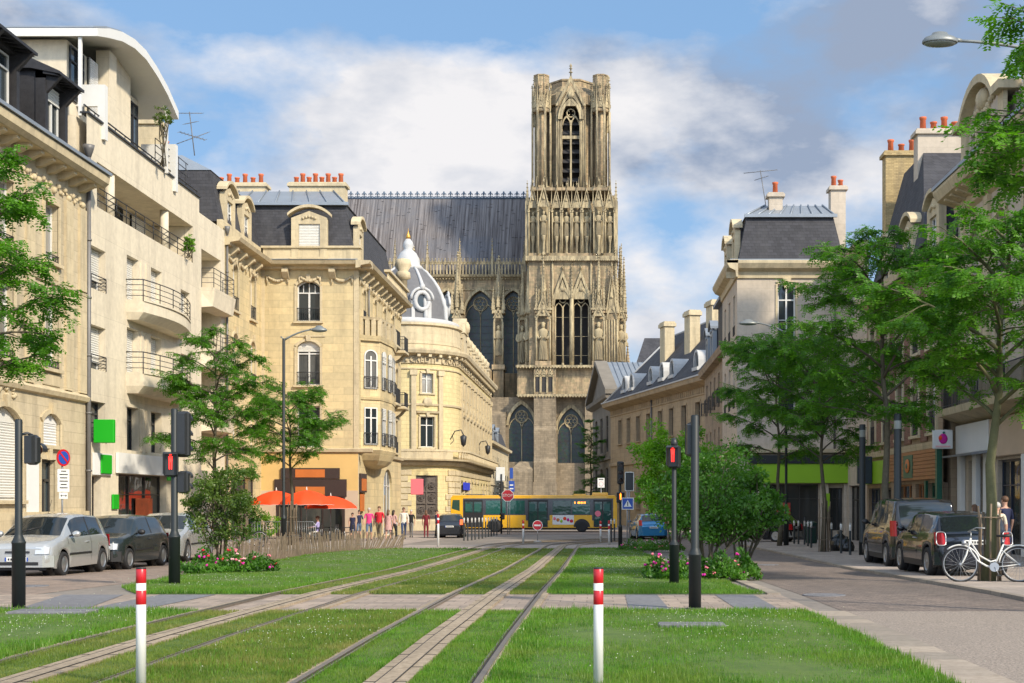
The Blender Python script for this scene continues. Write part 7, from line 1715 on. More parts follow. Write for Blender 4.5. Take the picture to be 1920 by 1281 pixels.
def cafe_table(base, label):
    root = thing('cafe_table', label, 'table', base, group='cafe tables'); b = MB().use('signal_black'); b.lathe(0, 0, [(.32, .70), (.34, .71), (.34, .73), (.02, .74)], 20); b.build('tabletop', root); b = MB().use('steel'); b.cyl((0, 0, .02), (0, 0, .7), .025, n=8); b.lathe(0, 0, [(.2, 0), (.2, .02), (.02, .04)], 12); b.build('leg', root); return root
def cafe_chair(base, rz, label):
    root = thing('cafe_chair', label, 'chair', base, rz, group='cafe chairs'); b = MB().use('signal_black'); b.cbox(-.2, -.2, .44, .2, .2, .47, .02); b.build('seat', root); b = MB().use('signal_black'); b.cbox(-.2, .19, .62, .2, .21, .88, .01); b.build('backrest', root)
    for q, w_ in ((-1, -1), (1, -1), (-1, 1), (1, 1)): b = MB().use('steel'); b.cyl((q * .18, w_ * .18, 0), (q * .18, w_ * .18 + (.02 if w_ > 0 else 0), .44 if w_ < 0 else .86), .012, n=5); b.build('leg', root)
    return root
for i, (px, Y_, lab) in enumerate(((586, 71.5, 'cafe table in front of the seated person'), (646, 72.5, 'cafe table beside the girl in the dark dress'), (618, 74, 'cafe table under the right-hand parasol'))):
    cafe_table(bY(px, Y_), lab)
for i, (px, Y_, rz, lab) in enumerate(((596, 71.6, -90, 'cafe chair occupied by the seated person'), (637, 72.4, 90, 'cafe chair left of the table by the girl'), (655, 72.6, -90, 'cafe chair right of the table by the girl'), (609, 74.2, 90, 'empty cafe chair under the right-hand parasol'), (627, 74.2, -90, 'empty cafe chair facing the wall side of the same parasol'))):
    cafe_chair(bY(px, Y_), R(rz), lab)
# wall lanterns on the domed building
for px, py, Y_ in ((856, 838, 119.5), (906, 853, 141)):
    x = -12.4; Y_ = FP * 12.4 / (VX - px + 12); z = za(py, Y_); b = MB().use('iron'); b.tube([(x, Y_, z + .6), (x + .4, Y_, z + 1.3), (x + .9, Y_, z + 1.4), (x + 1.1, Y_, z + 1.0)], .05, 6); b.tube([(x, Y_, z + .2), (x + .3, Y_, z + .5), (x + .2, Y_, z + .9)], .03, 5); b.lathe(x + 1.1, Y_, [(.05, z + 1.), (.28, z + .85), (.2, z + .2), (.1, z + .1), (.02, z)], 6); tag(b.build('wall_lantern'), 'curly wall lantern on the domed yellow building, ' + ('above the blue sign' if px < 880 else 'farther along the facade'), 'lantern')
# small square shop sign with fruit emblem
b = MB(); b.use('white_plaster'); x, y, z = at(1767, 824, 50.5); b.cbox(12.6, 50.45, z - .36, 13.35, 50.6, z + .36, .02); b.T = Matrix.Translation((.5, 0, 0)); b.use('petal_magenta'); b.ball((12.48, 50.43, z + .02), (.17, .03, .2), 10, 6); b.use('parasol_orange'); b.ball((12.38, 50.42, z + .05), (.08, .03, .1), 8, 5); b.use('shop_green'); b.ball((12.5, 50.42, z + .25), (.05, .02, .05), 6, 4); b.use('petal_pale'); b.box(12.2, 50.43, z - .3, 12.76, 50.449, z - .24)
tag(b.build('hanging_sign'), 'white square hanging sign with pink fruit emblem on the right', 'sign')
# ================================================================ vehicles
glass('car_glass', (.012, .016, .018), .03)
M('tyre', (.014, .014, .015), .75, var=.2); M('alloy', (.42, .43, .44), .3, .8, var=.08); M('trim_black', (.014, .014, .015), .5, var=.1); M('headlight_glass', (.55, .57, .58), .08, .3, var=.1, scale=20); M('tail_red', (.42, .008, .012), .15, var=.15, scale=12, emit=0); M('plate_white', (.68, .68, .64), .5, var=.03); M('amber', (.7, .18, .02), .3, var=0); M('brake_lit', (1., .1, .03), .3, var=0, emit=1.2)
def paint(name, col, rough=.25, metal=.5):
    m, nt, b = nt_new(name); b.inputs['Base Color'].default_value = (*col, 1); b.inputs['Roughness'].default_value = rough; b.inputs['Metallic'].default_value = metal; b.inputs['Coat Weight'].default_value = .8; b.inputs['Coat Roughness'].default_value = .04
    f = noise(nt, objco(nt), 3, 5); c = mixc(nt, ramp(nt, f, [(.35, 0.), (.75, .35)]), col, dk(col, .75)); L(nt, c, b.inputs['Base Color'])
paint('paint_silver', (.46, .47, .46)); paint('paint_darkgreen', (.022, .030, .030), .25, .3); paint('paint_black', (.008, .009, .012), .2, .2); paint('paint_navy', (.010, .013, .022), .2, .3); paint('paint_blue', (.01, .17, .36), .25, .3); paint('paint_van', (.012, .013, .016), .2, .2); paint('bus_yellow', (.78, .42, .008), .35, 0)
def lerp_tab(tab, x): return float(np.interp(x, [t[0] for t in tab], [t[1] for t in tab]))
def wheel(root, x, y, r, w=.19, alloy='alloy', spokes=5, steel=False):
    s = 1 if y > 0 else -1; T_ = Matrix.Translation((x, y, r)) @ Matrix.Rotation(-PI / 2 * s, 4, 'X'); b = MB(T_); b.use('tyre')
    b.lathe(0, 0, [(r * .62, -w / 2), (r * .93, -w / 2), (r * .99, -w * .38), (r, -w * .2), (r, w * .2), (r * .99, w * .38), (r * .93, w / 2), (r * .64, w / 2), (r * .6, w * .3)], 28); wh = b.build('wheel', root)
    b = MB(T_); b.use(alloy); b.lathe(0, 0, [(r * .655, w * .40), (r * .655, w * .5), (r * .60, w * .5), (r * .57, w * .2), (r * .5, w * .12)], 28)
    if steel: b.lathe(0, 0, [(r * .58, w * .3), (r * .5, w * .42), (r * .25, w * .44), (r * .1, w * .5), (.01, w * .5)], 20)
    else:
        for k in range(spokes * 2):
            t = 2 * PI * (k // 2) / spokes + (.13 if k % 2 else -.13); c, s_ = math.cos(t), math.sin(t); b.loft([[(c * r * .12 - s_ * .02, s_ * r * .12 + c * .02, z), (c * r * .12 + s_ * .02, s_ * r * .12 - c * .02, z), (c * r * .62 + s_ * .014, s_ * r * .62 - c * .014, z), (c * r * .62 - s_ * .014, s_ * r * .62 + c * .014, z)] for z in (w * .30, w * .44)])
        b.lathe(0, 0, [(r * .16, w * .25), (r * .15, w * .47), (.01, w * .48)], 12)
    b.use('trim_black'); b.lathe(0, 0, [(r * .58, w * .02), (r * .58, w * .04), (.01, w * .05)], 16); b.build('rim', wh)
def car(name, label, cat, base, rz, P, paintm):
    root = thing(name, label, cat, base, rz); L2, W2, zr, wr, Ra = P['L'] / 2, P['W'] / 2, P['H'], P['wr'], P['wr'] + .055
    xf, xb = P['xf'], P['xb']; top, belt, sill, wroof = P['top'], P['belt'], P.get('sill', .2), P.get('wroof', .74)
    xs = sorted({round(v, 3) for v in [-L2, -L2 + .02, -L2 + .07, -L2 + .15, L2 - .15, L2 - .07, L2 - .02, L2] + [t[0] for t in top] + list(np.linspace(-L2 + .2, L2 - .2, 46)) + [xw + Ra * math.cos(PI * k / 12) for xw in (xf, xb) for k in range(13)] + [e for g_ in P['glass'] for e in g_]})
    def sect(x):
        e = min(1, (L2 - abs(x)) / .38); k = 1 - (1 - e) ** 2.6; w = W2 * (.80 + .20 * k) if abs(x) > L2 - .38 else W2; w *= 1 - .035 * (abs(x) / L2) ** 2
        zt = lerp_tab(top, x); zb = min(lerp_tab(belt, x), zt - .03); g_ = max(0, min(1, (zt - zb - .05) / (zr - zb - .05))); wt = w * (.90 - (.90 - wroof) * g_ ** .8)
        z0 = sill + (.10 * (1 - k))
        for xw in (xf, xb):
            d = abs(x - xw)
            if d < Ra: z0 = max(z0, wr + math.sqrt(max(0, Ra * Ra - d * d)))
        z1 = max(sill + .14, z0 + .02); z2 = max(sill + (zb - sill) * .45, z1 + .02); z3 = max(sill + (zb - sill) * .8, z2 + .02); zb = max(zb, z3 + .02)
        zt = max(zt, zb + .03); r = [(w * .955, z0), (w * .985, z1), (w, z2), (w * .985, z3), (w * .945, zb), (w * .93, min(zb + .02, zt - .02))]
        r += [(wt, max(zt - .075 * (.3 + .7 * g_), r[-1][1] + .003)), (wt * .93, zt - .028 * (.4 + .6 * g_)), (wt * .5, zt - .004), (0, zt + .008)]; return r
    rings = []
    for x in xs: h = sect(x); rings.append([(x, -a, z) for a, z in h] + [(x, a, z) for a, z in h[-2::-1]])
    n = len(rings[0]); nr = 10; b = MB(); b.use(paintm); b.use('car_glass'); b.use('trim_black'); vs = [p for r in rings for p in r]; groups = {paintm: [], 'car_glass': [], 'trim_black': []}
    ws0, ws1, rg0, rg1 = P['ws'][0], P['ws'][1], P['rg'][0], P['rg'][1]
    for i in range(len(xs) - 1):
        xm = (xs[i] + xs[i + 1]) / 2
        for j in range(n - 1):
            jj = j if j < nr - 1 else n - 2 - j; m_ = paintm
            if jj == 5 and any(a < xm < c for a, c in P['glass']): m_ = 'car_glass'
            elif jj == 5 and P['glass'][0][0] < xm < P['glass'][-1][1]: m_ = 'trim_black'
            elif jj >= 7 and (ws1 < xm < ws0 or rg0 < xm < rg1): m_ = 'car_glass'
            elif jj == 6 and (ws1 < xm < ws0 - .1): m_ = 'trim_black' if P.get('bp') else paintm
            elif jj == 0 and P.get('cladding'): m_ = 'trim_black'
            groups[m_].append((i * n + j, (i + 1) * n + j, (i + 1) * n + j + 1, i * n + j + 1))
    for m_, fs in groups.items(): b.use(m_); o = len(b.v); b.v += vs if o == 0 else []; b.f += fs; b.mi += [b.cur] * len(fs); b.sm += [True] * len(fs)
    b.use(paintm); b.f += [tuple(range(n))[::-1], tuple(range((len(xs) - 1) * n, len(xs) * n))]; b.mi += [b.cur] * 2; b.sm += [False] * 2; body = b.build('body', root)
    b = MB().use('trim_black'); b.box(-L2 + .12, -W2 * .74, .17, L2 - .12, W2 * .74, sill + .32); b.box(-L2 + .3, -W2 * .90, sill + .02, L2 - .3, W2 * .90, sill + .08) if False else None
    for xw in (xf, xb):
        for s in (-1, 1): b.cyl((xw, s * W2 * .5, wr + .02), (xw, s * W2 * .80, wr + .02), Ra + .02, n=18)
    b.build('underbody', root)
    for xw in (xf, xb):
        for s in (-1, 1): wheel(root, xw, s * (W2 - .115), wr, .2, spokes=P.get('spokes', 5), steel=P.get('steelw', False))
    # bumpers follow the plan curve of the body
    def face(x0, sgn, z0, z1, wfrac, m_, nm, out=.012, y0=None, y1=None, lab=None, slope=0., par=root):
        ya, yb_ = (-W2 * wfrac, W2 * wfrac) if y0 is None else (y0, y1); bb = MB().use(m_); N_ = 8; A = []; C = []
        for k in range(N_ + 1):
            y = ya + (yb_ - ya) * k / N_; q = abs(y) / W2; xx = L2 - .38 * (1 - (1 - max(0., min(1., (q - .785) / .2))) ** (1 / 2.6)); xx = sgn * (xx + out)
            A.append((xx, y)); C.append((xx - sgn * .05, y))
        bb.loft([[(x, y, z0) for x, y in A] + [(x, y, z0) for x, y in C[::-1]], [(x - sgn * slope, y, z1) for x, y in A] + [(x - sgn * slope, y, z1) for x, y in C[::-1]]]); return bb.build(nm, par)
    def lean(z0, z1):      # how far the tail leans forward between two heights
        f = lambda z: next((L2 + x_ for x_ in np.linspace(-L2, -L2 + .5, 60) if lerp_tab(top, x_) >= z), .3)
        return max(.01, f(z1) - 0 * f(z0))
    fz = P.get('fz', .62); bm = P.get('bump', paintm)
    face(L2, 1, .24, .50, .95, bm, 'front_bumper', .035); face(L2, -1, .26, .54, .95, bm, 'rear_bumper', .035)
    face(L2, 1, .285, .36, .6, 'trim_black', 'lower_intake', .04); face(L2, 1, fz - .045, fz + .02, .34, 'trim_black', 'grille', .022, slope=.03)
    for s in (-1, 1):
        y0, y1 = sorted((s * W2 * .50, s * W2 * .86)); h = face(L2, 1, fz - .06, fz + .09, 0, 'headlight_glass', 'headlight', .03, y0, y1, slope=.05)
        y0, y1 = sorted((s * W2 * P.get('tl', (.74, .93))[0], s * W2 * P.get('tl', (.74, .93))[1])); tz = P.get('tz', (.62, .90)); tx = lean(*tz) * .8
        face(L2, -1, tz[0], tz[1], 0, P.get('tlm', 'tail_red'), 'tail_light', .03, y0, y1, slope=tx)
        if P.get('tring'): yy = (y0 + y1) / 2; bb = MB().use('alloy'); hw, hh = (y1 - y0) / 2 + .012, (tz[1] - tz[0]) / 2 + .012; bb.tube([(-L2 - .034 + tx * (.5 + .5 * math.sin(t)), yy + hw * math.copysign(abs(math.cos(t)) ** .5, math.cos(t)), (tz[0] + tz[1]) / 2 + hh * math.copysign(abs(math.sin(t)) ** .5, math.sin(t))) for t in [2 * PI * k / 24 for k in range(25)]], .012, 6); bb.build('light_ring', root)
    pf = MB().use('plate_white'); pf.cbox(L2 + .036, -.26, .37, L2 + .05, .26, .47); pf.use('blue_enamel'); pf.box(L2 + .0505, -.26, .375, L2 + .052, -.225, .465); pf.box(L2 + .0505, .225, .375, L2 + .052, .26, .465); pf.use('signal_black')
    for k in range(7): pf.box(L2 + .0505, -.19 + k * .055, .395, L2 + .052, -.155 + k * .055, .445)
    pf.build('front_plate', root); zp = P.get('rp', .68); pr = MB().use('plate_white'); pr.cbox(-L2 - .03, -.26, zp, -L2 - .012, .26, zp + .1); pr.use('blue_enamel'); pr.box(-L2 - .0315, .22, zp + .004, -L2 - .0301, .26, zp + .096); pr.use('signal_black')
    for k in range(7): pr.box(-L2 - .0315, -.19 + k * .055, zp + .025, -L2 - .0301, -.155 + k * .055, zp + .075)
    pr.build('rear_plate', root)
    for s in (-1, 1):
        xm = P['ws'][0] - .32; zm = lerp_tab(belt, xm) + .10; b = MB().use(P.get('mirror', paintm)); b.ball((xm, s * (W2 + .09), zm), (.075, .10, .075), 10, 6); b.use('trim_black'); b.cyl((xm + .02, s * (W2 - .06), zm - .05), (xm + .01, s * (W2 + .03), zm - .01), .025, n=6); b.build('wing_mirror', root)
        b = MB().use('trim_black')
        for xd in P['doors']:      # shut lines
            for z0, z1 in ((sill + .12, sill + (lerp_tab(belt, xd) - sill) * .45), (sill + (lerp_tab(belt, xd) - sill) * .45, sill + (lerp_tab(belt, xd) - sill) * .8), (sill + (lerp_tab(belt, xd) - sill) * .8, lerp_tab(belt, xd))):
                def wy(z): h = sect(xd); return float(np.interp(z, [q[1] for q in h[:5]], [q[0] for q in h[:5]])) + .002
                b.loft([[(xd - .006, s * wy(z0), z0), (xd + .006, s * wy(z0), z0), (xd + .006, s * (wy(z0) - .02), z0), (xd - .006, s * (wy(z0) - .02), z0)], [(xd - .006, s * wy(z1), z1), (xd + .006, s * wy(z1), z1), (xd + .006, s * (wy(z1) - .02), z1), (xd - .006, s * (wy(z1) - .02), z1)]])
        zz = sill + (lerp_tab(belt, 0) - sill) * .42; xa_, xb2 = P['doors'][0], P['doors'][-1]; b.box(min(xa_, xb2) + .03, s * (W2 - .01) if s > 0 else s * (W2 + .012), zz, max(xa_, xb2) - .03, s * (W2 + .012) if s > 0 else s * (W2 - .01), zz + .045); b.build('side_trim', root)
        b = MB().use(paintm if not P.get('chrome') else 'alloy'); xh = P['doors'][-1] + .16; b.cbox(xh, s * (W2 + .016), lerp_tab(belt, xh) - .13, xh + .17, s * (W2 - .02), lerp_tab(belt, xh) - .10, .006); b.build('door_handle', root)
    b = MB().use('trim_black'); b.cyl((P['ws'][0] - .02, -.5, lerp_tab(top, P['ws'][0]) + .02), (P['ws'][0] - .25, .1, lerp_tab(top, P['ws'][0] - .25) + .03), .01, n=4); b.build('wiper', root)
    if P.get('aerial'): b = MB().use('trim_black'); b.cyl((P['aerial'], 0, zr), (P['aerial'] - .22, 0, zr + .32), .006, n=4); b.build('aerial', root)
    return root
CP = dict(
 micra=dict(L=3.7, W=1.6, H=1.43, wr=.285, xf=1.17, xb=-1.19, top=[(-1.85, .78), (-1.80, .93), (-1.70, .98), (-1.42, 1.33), (-1.2, 1.39), (-.5, 1.43), (.1, 1.41), (.42, 1.35), (1.08, .945), (1.3, .90), (1.62, .83), (1.78, .77), (1.85, .66)], belt=[(-1.85, .80), (-1.2, .90), (1.0, .86), (1.5, .76), (1.85, .55)], glass=[(-1.30, -.48), (-.40, .62)], ws=(1.08, .40), rg=(-1.72, -1.42), doors=[.92, -.42], wroof=.72, steelw=True, fz=.60, bump='paint_silver', aerial=.2),
 hatch=dict(L=3.75, W=1.62, H=1.42, wr=.285, xf=1.2, xb=-1.22, top=[(-1.87, .70), (-1.83, .88), (-1.76, .95), (-1.38, 1.33), (-1.1, 1.39), (-.4, 1.42), (.15, 1.40), (.42, 1.34), (1.02, .95), (1.3, .90), (1.66, .85), (1.80, .79), (1.87, .68)], belt=[(-1.87, .80), (-1.2, .92), (1.0, .87), (1.5, .78), (1.87, .55)], glass=[(-1.22, -.42), (-.34, .62)], ws=(1.02, .42), rg=(-1.76, -1.38), doors=[.92, -.38], wroof=.73, steelw=True, fz=.61, bump='trim_black', mirror='trim_black'),
 golf=dict(L=4.2, W=1.76, H=1.49, wr=.32, xf=1.28, xb=-1.3, top=[(-2.1, .75), (-2.06, .95), (-1.96, 1.02), (-1.58, 1.38), (-1.3, 1.44), (-.5, 1.49), (.2, 1.47), (.52, 1.40), (1.25, 1.0), (1.5, .95), (1.85, .88), (2.02, .80), (2.1, .68)], belt=[(-2.1, .88), (-1.3, 1.0), (1.2, .92), (1.7, .82), (2.1, .6)], glass=[(-1.38, -.95), (-.87, -.08), (0., .78)], ws=(1.25, .52), rg=(-1.96, -1.58), doors=[1.0, .0, -.9], wroof=.74, fz=.62, bump='paint_silver'),
 fiesta=dict(L=3.95, W=1.72, H=1.48, wr=.31, xf=1.25, xb=-1.24, top=[(-1.97, .75), (-1.93, 1.0), (-1.86, 1.05), (-1.55, 1.40), (-1.2, 1.46), (-.4, 1.48), (.2, 1.45), (.5, 1.37), (1.2, .98), (1.5, .92), (1.8, .8), (1.97, .6)], belt=[(-1.97, .92), (-1.2, 1.05), (1.1, .90), (1.6, .8), (1.97, .55)], glass=[(-1.3, -.5), (-.4, .7)], ws=(1.2, .5), rg=(-1.86, -1.55), doors=[.95, -.42], wroof=.70, fz=.65, tz=(.82, 1.12), rp=.66),
 mini=dict(L=3.83, W=1.73, H=1.41, wr=.315, xf=1.22, xb=-1.24, top=[(-1.91, .70), (-1.88, .93), (-1.80, .97), (-1.62, 1.32), (-1.45, 1.37), (-.5, 1.41), (.2, 1.40), (.42, 1.35), (.95, 1.0), (1.2, .95), (1.65, .86), (1.82, .74), (1.91, .6)], belt=[(-1.91, .90), (-1.3, .95), (1.0, .90), (1.6, .80), (1.91, .6)], glass=[(-1.52, -.52), (-.42, .55)], ws=(.95, .42), rg=(-1.80, -1.62), doors=[.85, -.45], wroof=.80, fz=.68, tz=(.70, .96), tl=(.72, .93), tring=True, rp=.70, cladding=True, spokes=9, bp=True, chrome=True),
 kangoo=dict(L=4.2, W=1.83, H=1.82, wr=.32, xf=1.28, xb=-1.30, top=[(-2.1, .80), (-2.08, 1.12), (-2.03, 1.18), (-1.93, 1.70), (-1.82, 1.78), (-.8, 1.82), (.1, 1.80), (.45, 1.72), (1.15, 1.18), (1.4, 1.10), (1.85, .98), (2.03, .82), (2.1, .6)], belt=[(-2.1, 1.08), (-1.3, 1.14), (1.1, 1.05), (1.7, .92), (2.1, .6)], glass=[(-1.86, -1.12), (-1.0, -.22), (-.1, .75)], ws=(1.15, .45), rg=(-2.03, -1.93), doors=[.95, -.15, -1.05], wroof=.84, fz=.78, tz=(.82, 1.22), tl=(.84, .97), tslope=.02, rp=.78, mirror='trim_black', cladding=True))
car('parked_car', 'silver rounded three-door car, nearest of the row parked at the left', 'car', (-13.0, 31.6, zg(31.6)), R(-90), CP['micra'], 'paint_silver')
car('parked_car', 'dark green hatchback between the two silver cars', 'car', (-12.95, 35.85, zg(36)), R(-92), CP['hatch'], 'paint_darkgreen')
car('parked_car', 'silver hatchback half hidden by the left black post and shrub', 'car', (-13.3, 41.4, zg(41)), R(-88), CP['golf'], 'paint_silver')
car('parked_car', 'black hatchback with brake lights beside the bus tail', 'car', (-9.2, 82.5, zg(82)), R(93), dict(CP['fiesta'], tlm='brake_lit'), 'paint_black')
car('parked_car', 'bright blue hatchback seen from behind at the edge of the yellow-green shrub', 'car', (2.75, 76.5, zg(76)), R(97), CP['fiesta'], 'paint_blue')
car('parked_car', 'small dark car with white-ringed red tail lights behind the bicycle', 'car', (7.95, 30.35, zg(30) + .06), R(91), CP['mini'], 'paint_navy')
car('parked_van', 'tall dark passenger van parked in front of the plank-fascia shop', 'van', (8.45, 36.6, zg(36.6) + .06), R(90), CP['kangoo'], 'paint_van')
car('parked_car', 'black car standing in the shade behind the broad glossy shrub', 'car', (8.0, 67.5, zg(67.5) + .06), R(150), CP['golf'], 'paint_black')

# ---- city bus, broadside, heading right
BY = 107.; bx0, bx1 = xa(845, BY), xa(1157, BY); LB = bx1 - bx0; xc = (bx0 + bx1) / 2; zB = zg(BY)
bus = thing('city_bus', 'yellow and dark grey city bus crossing the street broadside', 'bus', (xc, BY, zB)); lx = lambda px: xa(px, BY) - xc; lz = lambda py: za(py, BY) - zB
M('bus_grey', (.045, .048, .06), .3, var=.1, coat=.5); glass('bus_glass', (.008, .05, .042), .05); M('bus_interior', (.02, .10, .08), .4, var=.4, scale=1.5)
D_ = 2.5; b = MB().use('bus_yellow')
def rr_(x0, x1, z0, z1, c): return [(x0 + c, z0), (x1 - c, z0), (x1, z0 + c), (x1, z1 - c), (x1 - c, z1), (x0 + c, z1), (x0, z1 - c), (x0, z0 + c)]
b.ext(rr_(-LB / 2, LB / 2, .35, 2.9, .14), .0, D_); bd = b.build('body', bus)
b = MB().use('bus_grey'); b.box(lx(868), -.015, .95, lx(1152), .05, 2.72); b.box(lx(1028), -.012, .95, lx(1032), .05, 2.7); b.build('side_band', bus)
b = MB().use('bus_yellow'); b.cbox(-LB / 2 + .1, .1, 2.88, LB / 2 - .15, D_ - .1, 2.97, .04); b.cbox(lx(1110), .4, 2.95, lx(1140), D_ - .4, 3.2, .06); b.cbox(lx(1075), .5, 2.95, lx(1098), D_ - .5, 3.08, .04); b.use('bus_grey'); b.box(lx(872), .3, 2.96, lx(905), D_ - .3, 3.05); b.build('roof', bus)
for a, c in ((845, 868), (906, 986), (1030, 1110), (1149, 1157)): b = MB().use('bus_yellow'); b.box(lx(a) + .03, -.03, .38, lx(c), .02, 1.38 if c - a > 30 else 2.7); b.build('side_panel', bus)
for a, c in ((911, 948), (951, 984), (1036, 1070), (1073, 1106)): b = MB().use('bus_glass'); b.box(lx(a), -.03, 1.46, lx(c), -.012, 2.55); b.build('side_window', bus)
for a, c in ((870, 905), (990, 1027), (1113, 1147)):
    b = MB().use('trim_black'); b.box(lx(a), -.035, .42, lx(c), -.012, 2.6); o = b.build('door', bus); b = MB().use('bus_glass'); m_ = (lx(a) + lx(c)) / 2
    for q0, q1 in ((lx(a) + .08, m_ - .05), (m_ + .05, lx(c) - .08)): b.box(q0, -.045, .6 if a > 900 else 1.6, q1, -.036, 2.45)
    b.use('bus_interior'); 
    for q0, q1 in ((lx(a) + .12, m_ - .2), (m_ + .1, lx(c) - .16)): b.box(q0, -.047, 1.7, q1, -.0455, 2.3)
    b.build('door_glass', o)
b = MB().use('bus_glass'); b.ext([(lx(847), 1.9), (lx(862), 1.7), (lx(862), 2.6), (lx(849), 2.6)], -.035, -.028); b.build('rear_vent', bus)
b = MB().use('white_enamel'); b.box(lx(1036), -.045, .62, lx(1076), -.031, 1.38); ad = b.build('advert_board', bus); b = MB()
for k, m_ in enumerate(('petal_pink', 'shop_orange', 'sign_lime', 'parasol_orange', 'petal_magenta', 'petal_red')): b.use(m_); b.ball((lx(1040 + k * 6.3), -.05, 1.1 - .1 * (k % 3)), (.11 + .03 * (k % 2), .01, .14), 8, 5)
b.build('advert_print', ad); b = MB().use('lamp_orange')
for k, w_ in enumerate((.08, 0, .12, .08, .1, .06, .1)): 
    if w_: b.box(lx(1077 + k * 3.1), -.035, 2.3, lx(1077 + k * 3.1) + w_, -.0305, 2.45)
b.build('destination_display', bus); b = MB().use('petal_pink'); b.ext([(lx(1121) + .24 * math.cos(t), 1.5 + .24 * math.sin(t)) for t in [2 * PI * k / 20 for k in range(20)]], -.055, -.048); b.build('round_sticker', bus)
for px in (928, 1091):
    x = lx(px); b = MB().use('trim_black'); b.ext([(x + .66 * math.cos(t), .42 + .66 * math.sin(t)) for t in [PI * k / 14 for k in range(15)]], -.04, -.02); b.build('wheel_arch', bus); wheel(bus, x, .055, .48, .26, 'steel', 8, True); wheel(bus, x, D_ - .12, .48, .26, 'steel', 8, True)
b = MB().use('trim_black'); b.box(-LB / 2 + .3, .2, .2, LB / 2 - .3, D_ - .2, .4); b.build('underbody', bus); b = MB().use('bus_glass'); b.box(LB / 2 - .01, .15, 1.0, LB / 2 + .02, D_ - .15, 2.65); b.build('windscreen', bus)
for y in (.35, D_ - .35):
    b = MB().use('headlight_glass'); b.cyl((LB / 2 - .01, y, .75), (LB / 2 + .02, y, .75), .13, n=12); b.build('headlight', bus)
    b = MB().use('tail_red'); b.box(-LB / 2 - .015, y - .1, .8, -LB / 2 + .02, y + .1, 1.5); b.build('tail_light', bus)

# ---- bicycle
def bicycle(name, label, base, rz, frame_m, lean=0.):
    root = thing(name, label, 'bicycle', base, rz); root.rotation_euler = (R(lean), 0, rz); r = .335; xf, xr = -.55, .55
    for xw, nm in ((xf, 'wheel'), (xr, 'wheel')):
        b = MB().use('tyre'); b.tube([(xw + r * math.cos(t), 0, r + r * math.sin(t)) for t in [2 * PI * k / 36 for k in range(37)]], .017, 7, caps=False); o = b.build(nm, root)
        b = MB().use('steel'); b.tube([(xw + (r - .025) * math.cos(t), 0, r + (r - .025) * math.sin(t)) for t in [2 * PI * k / 36 for k in range(37)]], .011, 5, caps=False); b.cyl((xw, -.05, r), (xw, .05, r), .022, n=8); b.build('rim', o)
        b = MB().use('steel')
        for k in range(24): t = 2 * PI * k / 24; b.cyl((xw + .02 * math.cos(t + 1.2 * (-1) ** k), .025 * (-1) ** k, r + .02 * math.sin(t + 1.2 * (-1) ** k)), (xw + (r - .03) * math.cos(t), 0, r + (r - .03) * math.sin(t)), .0022, n=3, caps=False)
        b.build('spokes', o); b = MB().use(frame_m); a0, a1 = (R(20), R(175)) if xw > 0 else (R(5), R(130)); b.tube([(xw + (r + .035) * math.cos(a0 + (a1 - a0) * k / 14), 0, r + (r + .035) * math.sin(a0 + (a1 - a0) * k / 14)) for k in range(15)], .016, 5); b.build('mudguard', root)
    b = MB().use(frame_m); bb = (.08, 0, .28); seat = (.27, 0, .72); hd0, hd1 = (-.36, 0, .66), (-.33, 0, .86); hd0 = (-.40, 0, .62); hd1 = (-.34, 0, .84)
    b.tube([hd0, (-.40, 0, .60)], .02, 6); b.tube([hd1, hd0], .02, 8); b.tube([(-.385, 0, .66), (-.22, 0, .40), (-.05, 0, .30), bb], .019, 8); b.tube([(-.355, 0, .78), (-.18, 0, .50), (0.02, 0, .385), (.15, 0, .42)], .016, 8); b.tube([bb, seat], .018, 8)
    for s in (-.045, .045): b.tube([bb, (.3, s, .30), (xr, s, r)], .010, 6); b.tube([(.22, 0, .62), (.35, s, .5), (xr, s, r)], .009, 6); b.tube([hd0, (-.44, s, .5), (-.51, s, .36), (xf, s, r)], [.014, .013, .011, .01], 6)
    b.build('frame', root); b = MB().use('steel'); b.tube([hd1, (-.335, 0, .95)], .013, 6); b.tube([(-.12, -.28, 1.0), (-.27, -.22, 1.02), (-.38, -.08, .97), (-.34, 0, .95), (-.38, .08, .97), (-.27, .22, 1.02), (-.12, .28, 1.0)], .011, 6); b.tube([seat, (.30, 0, .86)], .012, 6); b.build('handlebar', root)
    b = MB().use('trim_black'); b.loft([[(.14, -.03, .87), (.14, .03, .87), (.14, .02, .9), (.14, -.02, .9)], [(.28, -.06, .86), (.28, .06, .86), (.28, .05, .91), (.28, -.05, .91)], [(.42, -.10, .87), (.42, .10, .87), (.42, .09, .92), (.42, -.09, .92)]], smooth=True); b.build('saddle', root)
    b = MB().use('steel'); b.cyl((.08, -.05, .28), (.08, -.06, .28), .09, n=20); b.cyl((.08, -.06, .28), (.16, -.07, .13), .01, n=6); b.cyl((.08, .06, .28), (0, .07, .43), .01, n=6); b.tube([(.08, -.045, .37), (.3, -.045, .37), (xr, -.045, r + .04)], .006, 4); b.tube([(.08, -.045, .19), (.3, -.045, .25), (xr, -.045, r - .04)], .006, 4); b.build('crankset', root)
    [MB().use('trim_black').cbox(*c_, .005).build('pedal', root) for c_ in ((.11, -.13, .10, .21, -.07, .125), (-.05, .07, .42, .05, .13, .445))]
    b = MB().use('steel'); b.lathe(-.47, 0, [(.02, .70), (.045, .71), (.05, .78), (.02, .79)], 10); b.tube([(-.38, 0, .72), (-.47, 0, .74)], .008, 4); b.build('headlamp', root); return root
